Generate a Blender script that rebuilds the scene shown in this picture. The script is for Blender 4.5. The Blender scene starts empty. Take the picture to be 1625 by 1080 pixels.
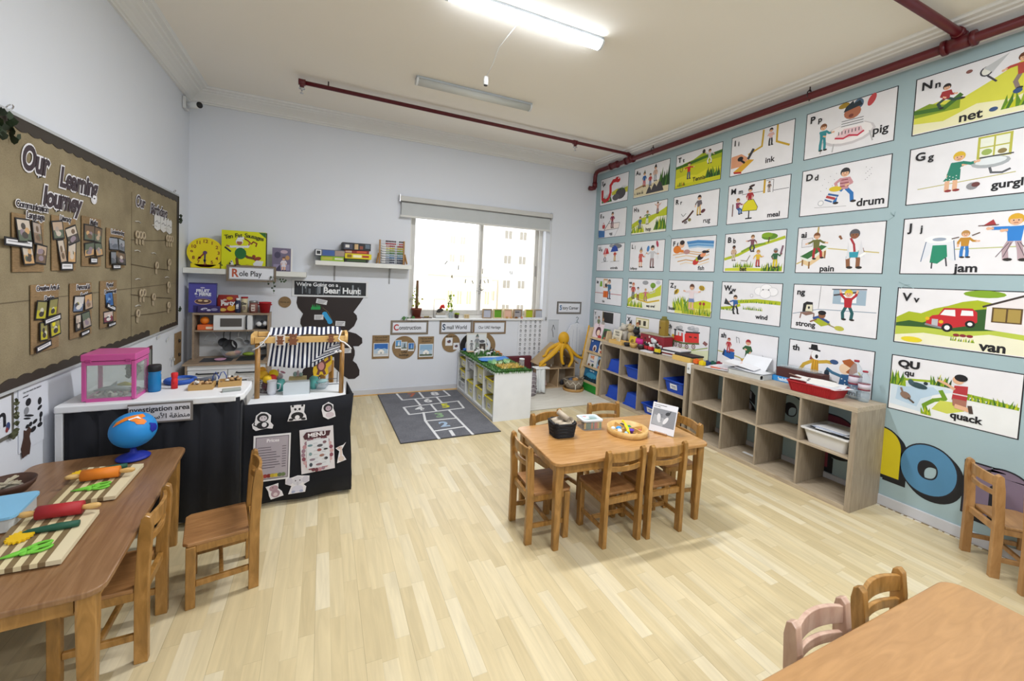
import bpy, bmesh, math, random
from mathutils import Vector, Matrix
PI = math.pi
random.seed(7)
SC = bpy.context.scene
COL = SC.collection

# ------------------------------------------------------------------ camera
FPX, CXP, CYP = 655.0, 813.0, 469.0           # focal length and principal point in pixels of the 1625 x 1080 frame
YAW, PITCH, ROLL = math.radians(24.65), math.radians(2.61), math.radians(-2.66)
EYE = Vector((0, 0, 1.6))
_F = Vector((math.sin(YAW)*math.cos(PITCH), math.cos(YAW)*math.cos(PITCH), -math.sin(PITCH)))
_R0 = Vector((math.cos(YAW), -math.sin(YAW), 0)); _D0 = _F.cross(_R0)
_R = math.cos(ROLL)*_R0 + math.sin(ROLL)*_D0
_D = -math.sin(ROLL)*_R0 + math.cos(ROLL)*_D0
cam_d = bpy.data.cameras.new('camera'); cam = bpy.data.objects.new('camera', cam_d); COL.objects.link(cam)
cam_d.sensor_fit = 'HORIZONTAL'; cam_d.sensor_width = 36.0; cam_d.lens = 36.0*FPX/1625.0
cam_d.shift_x = (812.5-CXP)/1625.0; cam_d.shift_y = -(540.0-CYP)/1625.0
cam_d.clip_start = 0.02; cam_d.clip_end = 300
cam.matrix_world = Matrix(((_R.x, -_D.x, -_F.x, EYE.x), (_R.y, -_D.y, -_F.y, EYE.y), (_R.z, -_D.z, -_F.z, EYE.z), (0, 0, 0, 1)))
SC.camera = cam

# ------------------------------------------------------------------ world, exposure
SC.view_settings.view_transform = 'Standard'; SC.view_settings.look = 'None'
SC.view_settings.gamma = 1.0; SC.view_settings.use_curve_mapping = False
SC.view_settings.exposure = 0.12
W = bpy.data.worlds.new('sky'); SC.world = W; W.use_nodes = True
_bg = W.node_tree.nodes['Background']; _bg.inputs[0].default_value = (0.93, 0.96, 1.0, 1); _bg.inputs[1].default_value = 2.8

# room lamps: (x, y, watts) of the ceiling battens that are switched on
LAMPS = [(1.27, 2.68, 64), (1.27, -0.1, 36), (3.0, -0.1, 28), (1.27, -1.8, 34)]
LAMP_COL = (0.98, 0.985, 1.0)

# ------------------------------------------------------------------ room size
XL, XR, YB, YN, ZC = -1.33, 3.90, 5.50, -3.2, 3.42

def at(px, py, x=None, y=None, z=None):
    """the point of a room plane seen at a pixel of the photograph"""
    d = _R*((px-CXP)/FPX) + _D*((py-CYP)/FPX) + _F
    if x is not None: t = (x-EYE.x)/d.x
    elif y is not None: t = (y-EYE.y)/d.y
    else: t = (z-EYE.z)/d.z
    return EYE + t*d

# ------------------------------------------------------------------ materials
MATS = {}
def srgb(h):
    h = h.lstrip('#'); v = [int(h[i:i+2], 16)/255 for i in (0, 2, 4)]
    return tuple((c/12.92 if c <= .04045 else ((c+.055)/1.055)**2.4) for c in v)
def new_mat(name):
    m = bpy.data.materials.new(name); m.use_nodes = True
    return m, m.node_tree.nodes, m.node_tree.links, m.node_tree.nodes['Principled BSDF']
def mat(h, rough=.6, metal=0, var=.06, scale=8, coat=0, sheen=0):
    """plain coloured procedural material, keyed by its colour"""
    if h in SPECIAL: return SPECIAL[h]()
    key = (h, rough, metal, var)
    if key in MATS: return MATS[key]
    m, N, L, b = new_mat('colour_'+h.lstrip('#'))
    c = srgb(h)
    tc = N.new('ShaderNodeTexCoord'); nz = N.new('ShaderNodeTexNoise'); nz.inputs['Scale'].default_value = scale
    mx = N.new('ShaderNodeMix'); mx.data_type = 'RGBA'
    mx.inputs[6].default_value = tuple(x*(1-var) for x in c)+(1,); mx.inputs[7].default_value = tuple(min(1, x*(1+var)) for x in c)+(1,)
    L.new(tc.outputs['Object'], nz.inputs['Vector']); L.new(nz.outputs['Fac'], mx.inputs[0]); L.new(mx.outputs[2], b.inputs['Base Color'])
    b.inputs['Roughness'].default_value = rough; b.inputs['Metallic'].default_value = metal
    if coat: b.inputs['Coat Weight'].default_value = coat
    MATS[key] = m; return m
def grain(name, c1, c2, rough=.4, stretch=(1, 1, 1), scale=6, bump=.02, coat=0, detail=6, dist=1.5, c3=None):
    """wood-like material: noise pulled along one axis"""
    if name in MATS: return MATS[name]
    m, N, L, b = new_mat(name)
    tc = N.new('ShaderNodeTexCoord'); mp = N.new('ShaderNodeMapping'); mp.inputs['Scale'].default_value = stretch
    nz = N.new('ShaderNodeTexNoise'); nz.inputs['Scale'].default_value = scale; nz.inputs['Detail'].default_value = detail; nz.inputs['Distortion'].default_value = dist
    cr = N.new('ShaderNodeValToRGB'); cr.color_ramp.elements[0].position = .3; cr.color_ramp.elements[1].position = .7
    cr.color_ramp.elements[0].color = srgb(c1)+(1,); cr.color_ramp.elements[1].color = srgb(c2)+(1,)
    if c3: e = cr.color_ramp.elements.new(.5); e.color = srgb(c3)+(1,)
    L.new(tc.outputs['Object'], mp.inputs['Vector']); L.new(mp.outputs[0], nz.inputs['Vector']); L.new(nz.outputs['Fac'], cr.inputs[0]); L.new(cr.outputs[0], b.inputs['Base Color'])
    b.inputs['Roughness'].default_value = rough
    if coat: b.inputs['Coat Weight'].default_value = coat; b.inputs['Coat Roughness'].default_value = .15
    if bump:
        bp = N.new('ShaderNodeBump'); bp.inputs['Strength'].default_value = .25; bp.inputs['Distance'].default_value = bump*.1
        L.new(nz.outputs['Fac'], bp.inputs['Height']); L.new(bp.outputs[0], b.inputs['Normal'])
    MATS[name] = m; return m
def glassy(name, col='ffffff', alpha=.15, rough=.05, gloss=.12):
    """thin clear plastic or pane: see-through with a gloss"""
    if name in MATS: return MATS[name]
    m, N, L, b = new_mat(name)
    out = N['Material Output']; tr = N.new('ShaderNodeBsdfTransparent'); mx = N.new('ShaderNodeMixShader')
    tr.inputs[0].default_value = tuple(.6+.4*x for x in srgb(col))+(1,)
    b.inputs['Base Color'].default_value = srgb(col)+(1,); b.inputs['Roughness'].default_value = rough
    nz = N.new('ShaderNodeTexNoise'); nz.inputs['Scale'].default_value = 3
    ma = N.new('ShaderNodeMath'); ma.operation = 'MULTIPLY_ADD'; ma.inputs[1].default_value = .04; ma.inputs[2].default_value = alpha
    L.new(nz.outputs['Fac'], ma.inputs[0]); L.new(ma.outputs[0], mx.inputs[0])
    L.new(tr.outputs[0], mx.inputs[1]); L.new(b.outputs[0], mx.inputs[2]); L.new(mx.outputs[0], out.inputs['Surface'])
    MATS[name] = m; return m
def glow(name, col, s):
    if name in MATS: return MATS[name]
    m, N, L, b = new_mat(name)
    b.inputs['Base Color'].default_value = (1, 1, 1, 1); b.inputs['Emission Color'].default_value = tuple(col)+(1,); b.inputs['Emission Strength'].default_value = s
    MATS[name] = m; return m
def floor_mat():
    if 'floor' in MATS: return MATS['floor']
    m, N, L, b = new_mat('laminate_floor')
    def M(op, a, bb=None, c=None):
        n = N.new('ShaderNodeMath'); n.operation = op
        for i, v in enumerate((a, bb, c)):
            if v is None: continue
            if isinstance(v, (int, float)): n.inputs[i].default_value = v
            else: L.new(v, n.inputs[i])
        return n.outputs[0]
    tc = N.new('ShaderNodeTexCoord'); sp = N.new('ShaderNodeSeparateXYZ'); L.new(tc.outputs['Object'], sp.inputs[0])
    X, Y = sp.outputs[0], sp.outputs[1]
    row = M('FLOOR', M('DIVIDE', X, .064))
    wn = N.new('ShaderNodeTexWhiteNoise'); wn.noise_dimensions = '1D'; L.new(row, wn.inputs['W'])
    yy = M('DIVIDE', M('ADD', Y, M('MULTIPLY', wn.outputs['Value'], 3.7)), .42)
    idx = M('FLOOR', yy)
    cb = N.new('ShaderNodeCombineXYZ'); L.new(row, cb.inputs[0]); L.new(idx, cb.inputs[1])
    w2 = N.new('ShaderNodeTexWhiteNoise'); w2.noise_dimensions = '2D'; L.new(cb.outputs[0], w2.inputs['Vector'])
    cr = N.new('ShaderNodeValToRGB'); E = cr.color_ramp.elements
    E[0].position = 0; E[0].color = srgb('c5b48d')+(1,); E[1].position = 1; E[1].color = srgb('d9cdaf')+(1,)
    for p, c in ((.25, 'ccbb94'), (.6, 'd0c09a'), (.85, 'd3c5a3')): e = E.new(p); e.color = srgb(c)+(1,)
    L.new(w2.outputs['Value'], cr.inputs[0])
    # grain: noise pulled along the strip, different on each strip
    c2 = N.new('ShaderNodeCombineXYZ'); L.new(M('MULTIPLY', X, 26), c2.inputs[0]); L.new(M('MULTIPLY', Y, 2.2), c2.inputs[1]); L.new(M('MULTIPLY', w2.outputs['Value'], 60), c2.inputs[2])
    nz = N.new('ShaderNodeTexNoise'); nz.inputs['Scale'].default_value = 1; nz.inputs['Detail'].default_value = 5; nz.inputs['Distortion'].default_value = 1.2; L.new(c2.outputs[0], nz.inputs['Vector'])
    g = N.new('ShaderNodeMapRange'); g.inputs[1].default_value = .3; g.inputs[2].default_value = .7; g.inputs[3].default_value = .88; g.inputs[4].default_value = 1.06; L.new(nz.outputs['Fac'], g.inputs[0])
    # seams between strips, stronger between boards of three
    fx = M('FRACT', M('DIVIDE', X, .064)); seam = M('LESS_THAN', fx, .03)
    fb = M('FRACT', M('DIVIDE', X, .192)); seam2 = M('LESS_THAN', fb, .012)
    fy = M('FRACT', yy); seam3 = M('LESS_THAN', fy, .006)
    sm = M('SUBTRACT', 1.0, M('MINIMUM', M('ADD', M('ADD', M('MULTIPLY', seam, .06), M('MULTIPLY', seam2, .22)), M('MULTIPLY', seam3, .12)), .3))
    mx = N.new('ShaderNodeMix'); mx.data_type = 'RGBA'; mx.blend_type = 'MULTIPLY'; mx.inputs[0].default_value = 1
    cc = N.new('ShaderNodeCombineColor'); f = M('MULTIPLY', g.outputs[0], sm)
    for i in range(3): L.new(f, cc.inputs[i])
    L.new(cr.outputs[0], mx.inputs[6]); L.new(cc.outputs[0], mx.inputs[7]); L.new(mx.outputs[2], b.inputs['Base Color'])
    rn = N.new('ShaderNodeTexNoise'); rn.inputs['Scale'].default_value = 9; rm = N.new('ShaderNodeMapRange'); rm.inputs[3].default_value = .28; rm.inputs[4].default_value = .46
    L.new(tc.outputs['Object'], rn.inputs['Vector']); L.new(rn.outputs['Fac'], rm.inputs[0]); L.new(rm.outputs[0], b.inputs['Roughness'])
    b.inputs['Specular IOR Level'].default_value = .4
    MATS['floor'] = m; return m
def weave(name, c1, c2, sc=220, rough=.9):
    if name in MATS: return MATS[name]
    m, N, L, b = new_mat(name)
    tc = N.new('ShaderNodeTexCoord'); n1 = N.new('ShaderNodeTexNoise'); n1.inputs['Scale'].default_value = 5; n1.inputs['Detail'].default_value = 4
    mp = N.new('ShaderNodeMapping'); mp.inputs['Scale'].default_value = (1, 1, 5)
    n2 = N.new('ShaderNodeTexNoise'); n2.inputs['Scale'].default_value = sc; L.new(tc.outputs['Object'], mp.inputs[0]); L.new(mp.outputs[0], n2.inputs['Vector']); L.new(tc.outputs['Object'], n1.inputs['Vector'])
    ad = N.new('ShaderNodeMath'); ad.operation = 'ADD'; L.new(n1.outputs['Fac'], ad.inputs[0]); L.new(n2.outputs['Fac'], ad.inputs[1])
    hf = N.new('ShaderNodeMath'); hf.operation = 'MULTIPLY'; hf.inputs[1].default_value = .5; L.new(ad.outputs[0], hf.inputs[0])
    cr = N.new('ShaderNodeValToRGB'); cr.color_ramp.elements[0].position = .38; cr.color_ramp.elements[1].position = .62
    cr.color_ramp.elements[0].color = srgb(c1)+(1,); cr.color_ramp.elements[1].color = srgb(c2)+(1,)
    L.new(hf.outputs[0], cr.inputs[0]); L.new(cr.outputs[0], b.inputs['Base Color']); b.inputs['Roughness'].default_value = rough
    MATS[name] = m; return m
SPECIAL = {
 'floor': floor_mat,
 'wall': lambda: mat('#dde1ea', .85, 0, .012, 2),
 'ceil': lambda: mat('#f1ece5', .9, 0, .015, 2),
 'trimw': lambda: mat('#e6e6e6', .6, 0, .02, 3),
 'green_wall': lambda: mat('#a1b9c0', .55, 0, .045, 4),
 'skirt': lambda: mat('#c9cbd2', .5, 0, .03, 6),
 'chairwood': lambda: grain('chair_wood', '#85602c', '#b18346', .38, (1, 1, .25), 22, .02, .25, c3='#9b7036'),
 'seatwood': lambda: grain('seat_wood', '#8a6038', '#a87a4c', .36, (6, .7, 1), 7, .01, .25),
 'topwood': lambda: grain('table_top_wood', '#a87944', '#c29460', .26, (.7, 7, 1), 6, .004, .3, c3='#b48650'),
 'topdark': lambda: grain('table_top_dark_wood', '#7a5636', '#94704e', .34, (7, .7, 1), 5, .01, .2),
 'toplight': lambda: grain('table_top_light_wood', '#9f774c', '#b08658', .35, (.8, 6, 1), 5, .004, .2, dist=1.6),
 'pinkwood': lambda: grain('pinkish_chair_wood', '#b08e7c', '#cdb09d', .4, (1, 1, .25), 16, .02, .2),
 'lightchair': lambda: grain('light_chair_wood', '#9a6f3f', '#bd9260', .4, (1, 1, .25), 16, .02, .2),
 'pale': lambda: grain('pale_beech', '#c9b08a', '#dcc6a0', .45, (1, 1, .3), 16),
 'pine': lambda: grain('pine_wood', '#c89b57', '#e0bc7c', .5, (.4, 1, 1), 14),
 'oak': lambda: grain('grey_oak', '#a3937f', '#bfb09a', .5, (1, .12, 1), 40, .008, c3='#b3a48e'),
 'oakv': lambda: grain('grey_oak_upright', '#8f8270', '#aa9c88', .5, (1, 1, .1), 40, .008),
 'kitchen_wood': lambda: grain('kitchen_wood', '#8f7b68', '#a8937d', .5, (.2, 1, 1), 26, .008),
 'mat_wood': lambda: grain('white_wood_vinyl', '#c9c4b8', '#e2dfd6', .45, (.6, 9, 1), 5, 0, detail=4),
 'rug': lambda: weave('rug_grey', '#5c5d64', '#6f7077', 90),
 'burlap': lambda: weave('burlap_brown', '#7c6f56', '#978a6e', 160),
 'card': lambda: weave('cardboard', '#7d6547', '#957a57', 40),
 'pane': lambda: glassy('window_pane', 'ffffff', .04, .02),
 'clearplastic': lambda: glassy('clear_plastic', 'dfe6ea', .22, .12),
 'milky': lambda: glassy('milky_plastic', 'e6e8e6', .6, .3),
 'bluewater': lambda: glassy('blue_bottle', '1c7fc0', .72, .1),
 'water': lambda: glassy('bottle_water', 'dfeaf0', .13, .06),
 'tankglass': lambda: glassy('tank_glass', 'e9efec', .14, .05),
 'lamp': lambda: glow('lamp_tube', (.88, .95, 1.0), 17.0),
 'chrome': lambda: mat('#c8c8cc', .25, .9, .02),
 'steel': lambda: mat('#a9abb0', .35, .8, .03),
 'piper': lambda: mat('#5c0f1a', .35, 0, .08, 10),
 'pinkplastic': lambda: mat('#c9549a', .3, 0, .05),
 'black_cloth': lambda: mat('#0b0e18', .9, 0, .15, 12),
}

# ------------------------------------------------------------------ geometry
def frame(o, u, v):
    """4x4 matrix with x along u, y along v, z their cross"""
    u = Vector(u).normalized(); v = Vector(v).normalized(); n = u.cross(v); o = Vector(o)
    return Matrix(((u.x, v.x, n.x, o.x), (u.y, v.y, n.y, o.y), (u.z, v.z, n.z, o.z), (0, 0, 0, 1)))
FRAME_RIGHT = lambda o: frame(o, (0, -1, 0), (0, 0, 1))     # on the right wall, reading left to right
FRAME_LEFT = lambda o: frame(o, (0, 1, 0), (0, 0, 1))
FRAME_BACK = lambda o: frame(o, (1, 0, 0), (0, 0, 1))
def rz(a): return Matrix.Rotation(a, 4, 'Z')
def rx(a): return Matrix.Rotation(a, 4, 'X')
def ry(a): return Matrix.Rotation(a, 4, 'Y')
def tr(*v): return Matrix.Translation(Vector(v if len(v) == 3 else v[0]))
def rrect(w, h, r, n=4):
    pts = []
    for cx, cy, a0 in ((w/2-r, h/2-r, 0), (-w/2+r, h/2-r, PI/2), (-w/2+r, -h/2+r, PI), (w/2-r, -h/2+r, 1.5*PI)):
        for i in range(n+1):
            a = a0 + PI/2*i/n; pts.append((cx+r*math.cos(a), cy+r*math.sin(a)))
    return pts
def circ(r, n=24, ry_=None, c=(0, 0)):
    return [(c[0]+r*math.cos(2*PI*i/n), c[1]+(ry_ or r)*math.sin(2*PI*i/n)) for i in range(n)]
class MB:
    def __init__(s, M=None):
        s.bm = bmesh.new(); s.slots = []; s.cur = 0; s.M = M or Matrix()
    def m(s, key):
        if key not in s.slots: s.slots.append(key)
        s.cur = s.slots.index(key); return s
    def _fin(s, vs, fs, M=None):
        M = s.M @ M if M is not None else s.M
        for v in vs: v.co = M @ v.co
        for f in fs: f.material_index = s.cur
    def box(s, c, d, M=None, bev=0, seg=2):
        r = bmesh.ops.create_cube(s.bm, size=1); vs = r['verts']
        for v in vs: v.co = Vector((v.co.x*d[0], v.co.y*d[1], v.co.z*d[2]))
        fs = list({f for v in vs for f in v.link_faces})
        if bev > 0:
            es = list({e for v in vs for e in v.link_edges})
            q = bmesh.ops.bevel(s.bm, geom=es, offset=min(bev, min(d)*.45), segments=seg, profile=.5, affect='EDGES')
            fs = [f for f in s.bm.faces if f.is_valid and f in set(q['faces'])] + [f for f in fs if f.is_valid]
            vs = list({v for f in fs for v in f.verts}); fs = list({f for v in vs for f in v.link_faces})
            for f in fs: f.smooth = False
        for v in vs: v.co += Vector(c)
        s._fin(vs, fs, M); return s
    def bar(s, x0, x1, y0, y1, z0, z1, bev=0, M=None):
        return s.box(((x0+x1)/2, (y0+y1)/2, (z0+z1)/2), (abs(x1-x0), abs(y1-y0), abs(z1-z0)), M, bev)
    def beam(s, p, q, w, d, up=(0, 0, 1), bev=0):
        """box from p to q with section w (side) by d (up)"""
        p, q = Vector(p), Vector(q); a = (q-p); L = a.length; a.normalize(); up = Vector(up)
        sd = a.cross(up).normalized(); u2 = sd.cross(a)
        M = Matrix(((a.x, sd.x, u2.x, (p.x+q.x)/2), (a.y, sd.y, u2.y, (p.y+q.y)/2), (a.z, sd.z, u2.z, (p.z+q.z)/2), (0, 0, 0, 1)))
        return s.box((0, 0, 0), (L, w, d), M, bev)
    def faces(s, vs, fs, M=None, smooth=False):
        bv = [s.bm.verts.new(v) for v in vs]; out = []
        for f in fs:
            try: g = s.bm.faces.new([bv[i] for i in f]); g.smooth = smooth; out.append(g)
            except ValueError: pass
        s._fin(bv, out, M); return s
    def prism(s, pts, z0, z1, M=None, smooth=False):
        n = len(pts)
        return s.faces([(x, y, z0) for x, y in pts]+[(x, y, z1) for x, y in pts],
                       [tuple(range(n))[::-1], tuple(range(n, 2*n))]+[(i, (i+1) % n, n+(i+1) % n, n+i) for i in range(n)], M, smooth)
    def lathe(s, prof, n=24, M=None, smooth=True, sx=1, sy=1):
        """profile of (r, z) turned round z"""
        vs, fs = [], []; k = len(prof)
        for r, z in prof:
            for i in range(n):
                a = 2*PI*i/n; vs.append((r*math.cos(a)*sx, r*math.sin(a)*sy, z))
        for j in range(k-1):
            for i in range(n): fs.append((j*n+i, j*n+(i+1) % n, (j+1)*n+(i+1) % n, (j+1)*n+i))
        if prof[0][0] > 1e-5: fs.append(tuple(range(n))[::-1])
        if prof[-1][0] > 1e-5: fs.append(tuple(range((k-1)*n, k*n)))
        return s.faces(vs, fs, M, smooth)
    def cyl(s, p, q, r, r2=None, n=14, smooth=True):
        p, q = Vector(p), Vector(q); a = q-p; L = a.length
        M = Matrix.Translation(p) @ a.to_track_quat('Z', 'Y').to_matrix().to_4x4()
        return s.lathe([(r, 0), (r2 if r2 is not None else r, L)], n, M, smooth)
    def tube(s, pts, r, n=8, closed=False, radii=None):
        P = [Vector(p) for p in pts]; vs, fs = [], []; k = len(P); nrm = None
        for j, p in enumerate(P):
            if closed: t = P[(j+1) % k]-P[j-1]
            else: t = P[min(j+1, k-1)]-P[max(j-1, 0)]
            t.normalize()
            if nrm is None: nrm = t.orthogonal().normalized()
            else:
                nrm = nrm - t*nrm.dot(t)
                nrm = nrm.normalized() if nrm.length > 1e-6 else t.orthogonal().normalized()
            b = t.cross(nrm); R_ = radii[j] if radii else r
            for i in range(n):
                a = 2*PI*i/n; vs.append(p+(nrm*math.cos(a)+b*math.sin(a))*R_)
        for j in range(k if closed else k-1):
            j2 = (j+1) % k
            for i in range(n): fs.append((j*n+i, j*n+(i+1) % n, j2*n+(i+1) % n, j2*n+i))
        if not closed: fs += [tuple(range(n))[::-1], tuple(range((k-1)*n, k*n))]
        return s.faces(vs, fs, None, True)
    def ball(s, c, r, M=None, sub=2):
        q = bmesh.ops.create_icosphere(s.bm, subdivisions=sub, radius=1); vs = q['verts']
        d = r if isinstance(r, (tuple, list)) else (r, r, r)
        for v in vs: v.co = Vector((v.co.x*d[0], v.co.y*d[1], v.co.z*d[2]))
        if M is not None:
            for v in vs: v.co = M @ v.co
        for v in vs: v.co += Vector(c)
        fs = list({f for v in vs for f in v.link_faces})
        for f in fs: f.smooth = True
        s._fin(vs, fs); return s
    def text(s, t, size, M, bold=0, align='CENTER', depth=.0003, shear=0, spacing=1, sx=1):
        cu = bpy.data.curves.new('t', 'FONT'); cu.body = t; cu.size = size; cu.align_x = align; cu.align_y = 'CENTER'
        cu.offset = bold; cu.extrude = depth; cu.shear = shear; cu.space_character = spacing; cu.resolution_u = 5 if size < .4 else 10
        ob = bpy.data.objects.new('t', cu); me = bpy.data.meshes.new_from_object(ob)
        v0 = set(s.bm.verts); f0 = set(s.bm.faces)
        s.bm.from_mesh(me)
        vs = [v for v in s.bm.verts if v not in v0]; fs = [f for f in s.bm.faces if f not in f0]
        for v in vs: v.co.x *= sx
        s._fin(vs, fs, M)
        bpy.data.objects.remove(ob); bpy.data.curves.remove(cu); bpy.data.meshes.remove(me); return s
    def build(s, name, parent=None, loc=None, rot=0, keep=True):
        me = bpy.data.meshes.new(name)
        bmesh.ops.recalc_face_normals(s.bm, faces=[f for f in s.bm.faces if len(f.verts) > 2]) if keep else None
        s.bm.to_mesh(me); s.bm.free()
        for k in s.slots: me.materials.append(mat(k) if isinstance(k, str) else k)
        o = bpy.data.objects.new(name, me); COL.objects.link(o)
        if parent is not None: o.parent = parent
        if loc is not None: o.location = loc
        if rot: o.rotation_euler = (0, 0, rot)
        return o
def tag(o, label, cat, group=None, kind=None):
    if label: o['label'] = label
    if cat: o['category'] = cat
    if group: o['group'] = group
    if kind: o['kind'] = kind
    return o
def thing(name, label, cat, loc=(0, 0, 0), rot=0, group=None):
    o = bpy.data.objects.new(name, None); COL.objects.link(o); o.empty_display_size = .05
    o.location = loc; o.rotation_euler = (0, 0, rot)
    return tag(o, label, cat, group)
def struct(mb, name):
    o = mb.build(name); o['kind'] = 'structure'; return o
def copy_tree(o, parent=None):
    c = o.copy(); COL.objects.link(c)
    if parent is not None: c.parent = parent
    for ch in list(o.children): copy_tree(ch, c)
    return c
class Draw:
    """flat printed or painted picture: layers of thin shapes in a wall frame (x right, y up, metres*scale)"""
    def __init__(s, mb, M, k=1.0, z0=.0004, dz=.00006):
        s.mb, s.Mx, s.k, s.z, s.dz = mb, M, k, z0, dz
    def up(s): s.z += s.dz; return s.z
    def poly(s, pts, c):
        z = s.up(); s.mb.m(c); n = len(pts)
        s.mb.faces([(x*s.k, y*s.k, z) for x, y in pts], [tuple(range(n))], s.Mx); return s
    def rect(s, x0, y0, x1, y1, c): return s.poly([(x0, y0), (x1, y0), (x1, y1), (x0, y1)], c)
    def ell(s, cx, cy, rx_, ry_, c, rot=0, n=14):
        ca, sa = math.cos(rot), math.sin(rot); P = []
        for i in range(n):
            a = 2*PI*i/n; x, y = rx_*math.cos(a), ry_*math.sin(a); P.append((cx+x*ca-y*sa, cy+x*sa+y*ca))
        return s.poly(P, c)
    def line(s, pts, w, c, closed=False):
        z = s.up(); s.mb.m(c); P = list(pts)+([pts[0]] if closed else []); vs, fs = [], []
        for (a, b) in zip(P, P[1:]):
            dx, dy = b[0]-a[0], b[1]-a[1]; L = math.hypot(dx, dy) or 1; nx, ny = -dy/L*w/2, dx/L*w/2; ex, ey = dx/L*w*.25, dy/L*w*.25
            i = len(vs)
            vs += [((a[0]-ex+nx)*s.k, (a[1]-ey+ny)*s.k, z), ((a[0]-ex-nx)*s.k, (a[1]-ey-ny)*s.k, z), ((b[0]+ex-nx)*s.k, (b[1]+ey-ny)*s.k, z), ((b[0]+ex+nx)*s.k, (b[1]+ey+ny)*s.k, z)]
            fs.append((i, i+1, i+2, i+3)); z += s.dz*.05
        s.mb.faces(vs, fs, s.Mx); return s
    def txt(s, x, y, t, size, c='#15151c', bold=0, align='LEFT', rot=0, shear=0, sx=1):
        z = s.up(); s.mb.m(c)
        s.mb.text(t, size*s.k*(.82 if s.k == .403 else 1), s.Mx @ tr(x*s.k, y*s.k, z) @ rz(rot), bold*s.k*(.7 if s.k == .403 else 1), align, 0, shear, 1, sx); return s
    def tufts(s, x0, x1, y, h, cols, n=14, lean=.3):
        for i in range(n):
            x = x0+(x1-x0)*(i+random.random())/n; hh = h*random.uniform(.6, 1.1); l = random.uniform(-lean, lean)*hh; w = h*.13
            s.poly([(x-w, y), (x+w, y), (x+l, y+hh)], cols[i % len(cols)])
        return s
    def field(s, x0, x1, y0, prof, c):
        """area with a wavy top"""
        n = len(prof); return s.poly([(x0, y0), (x1, y0)]+[(x1-(x1-x0)*i/(n-1), prof[n-1-i]) for i in range(n)], c)
    def person(s, x, y, h, hair, top, bot, skin='#e6b99a', arms=((-.5, .2), (.5, -.2)), legs=((-.12, 0), (.12, 0)), skirt=False, shoe='#2a2422', lean=0, hat=None, stripes=None, face=1, outline=None):
        """cartoon figure standing at (x, y): arms/legs are (upper, lower) angles from straight down"""
        hip = (x, y+.43*h); sh = (x+lean*.3*h, y+.72*h)
        for i, (a, b) in enumerate(legs):
            hx = hip[0]+(-.05 if i == 0 else .05)*h; k = (hx+math.sin(a)*.21*h, hip[1]-math.cos(a)*.21*h); f = (k[0]+math.sin(b)*.2*h, k[1]-math.cos(b)*.2*h)
            s.line([(hx, hip[1]), k, f], .09*h, skin if skirt else bot); s.ell(f[0]+.03*h, f[1]-.01*h, .07*h, .035*h, shoe, n=8)
        if skirt: s.poly([(hip[0]-.16*h, hip[1]-.16*h), (hip[0]+.16*h, hip[1]-.16*h), (sh[0]+.07*h, sh[1]-.18*h), (sh[0]-.07*h, sh[1]-.18*h)], bot)
        s.poly([(hip[0]-.095*h, hip[1]-.02*h), (hip[0]+.095*h, hip[1]-.02*h), (sh[0]+.12*h, sh[1]), (sh[0]-.12*h, sh[1])], top)
        if stripes:
            for q in (.2, .5, .8):
                cx, cy = hip[0]+(sh[0]-hip[0])*q, hip[1]+(sh[1]-hip[1])*q; s.line([(cx-.1*h, cy), (cx+.1*h, cy)], .025*h, stripes)
        for i, (a, b) in enumerate(arms):
            sx_ = sh[0]+(-.1 if i == 0 else .1)*h; e = (sx_+math.sin(a)*.15*h, sh[1]-.03*h-math.cos(a)*.15*h); f = (e[0]+math.sin(b)*.14*h, e[1]-math.cos(b)*.14*h)
            s.line([(sx_, sh[1]-.03*h), e, ((e[0]+f[0])/2, (e[1]+f[1])/2)], .07*h, top); s.line([((e[0]+f[0])/2, (e[1]+f[1])/2), f], .05*h, skin); s.ell(f[0], f[1], .035*h, .035*h, skin, n=7)
        hx, hy = sh[0]+lean*.08*h, sh[1]+.13*h
        s.ell(hx, hy+.015*h, .115*h, .12*h, hair); s.ell(hx, hy-.02*h, .088*h, .092*h, skin)
        s.poly([(hx-.1*h, hy+.02*h), (hx+.1*h, hy+.02*h), (hx+.08*h, hy+.1*h), (hx, hy+.135*h), (hx-.08*h, hy+.1*h)], hair)
        if face: s.ell(hx-.035*h, hy-.01*h, .011*h, .014*h, '#15151c', n=6); s.ell(hx+.035*h, hy-.01*h, .011*h, .014*h, '#15151c', n=6); s.line([(hx-.03*h, hy-.06*h), (hx+.03*h, hy-.06*h)], .012*h, '#9c3b36')
        if hat: s.poly([(hx-.1*h, hy+.08*h), (hx+.1*h, hy+.08*h), (hx+.02*h, hy+.26*h)], hat)
        return s

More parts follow.
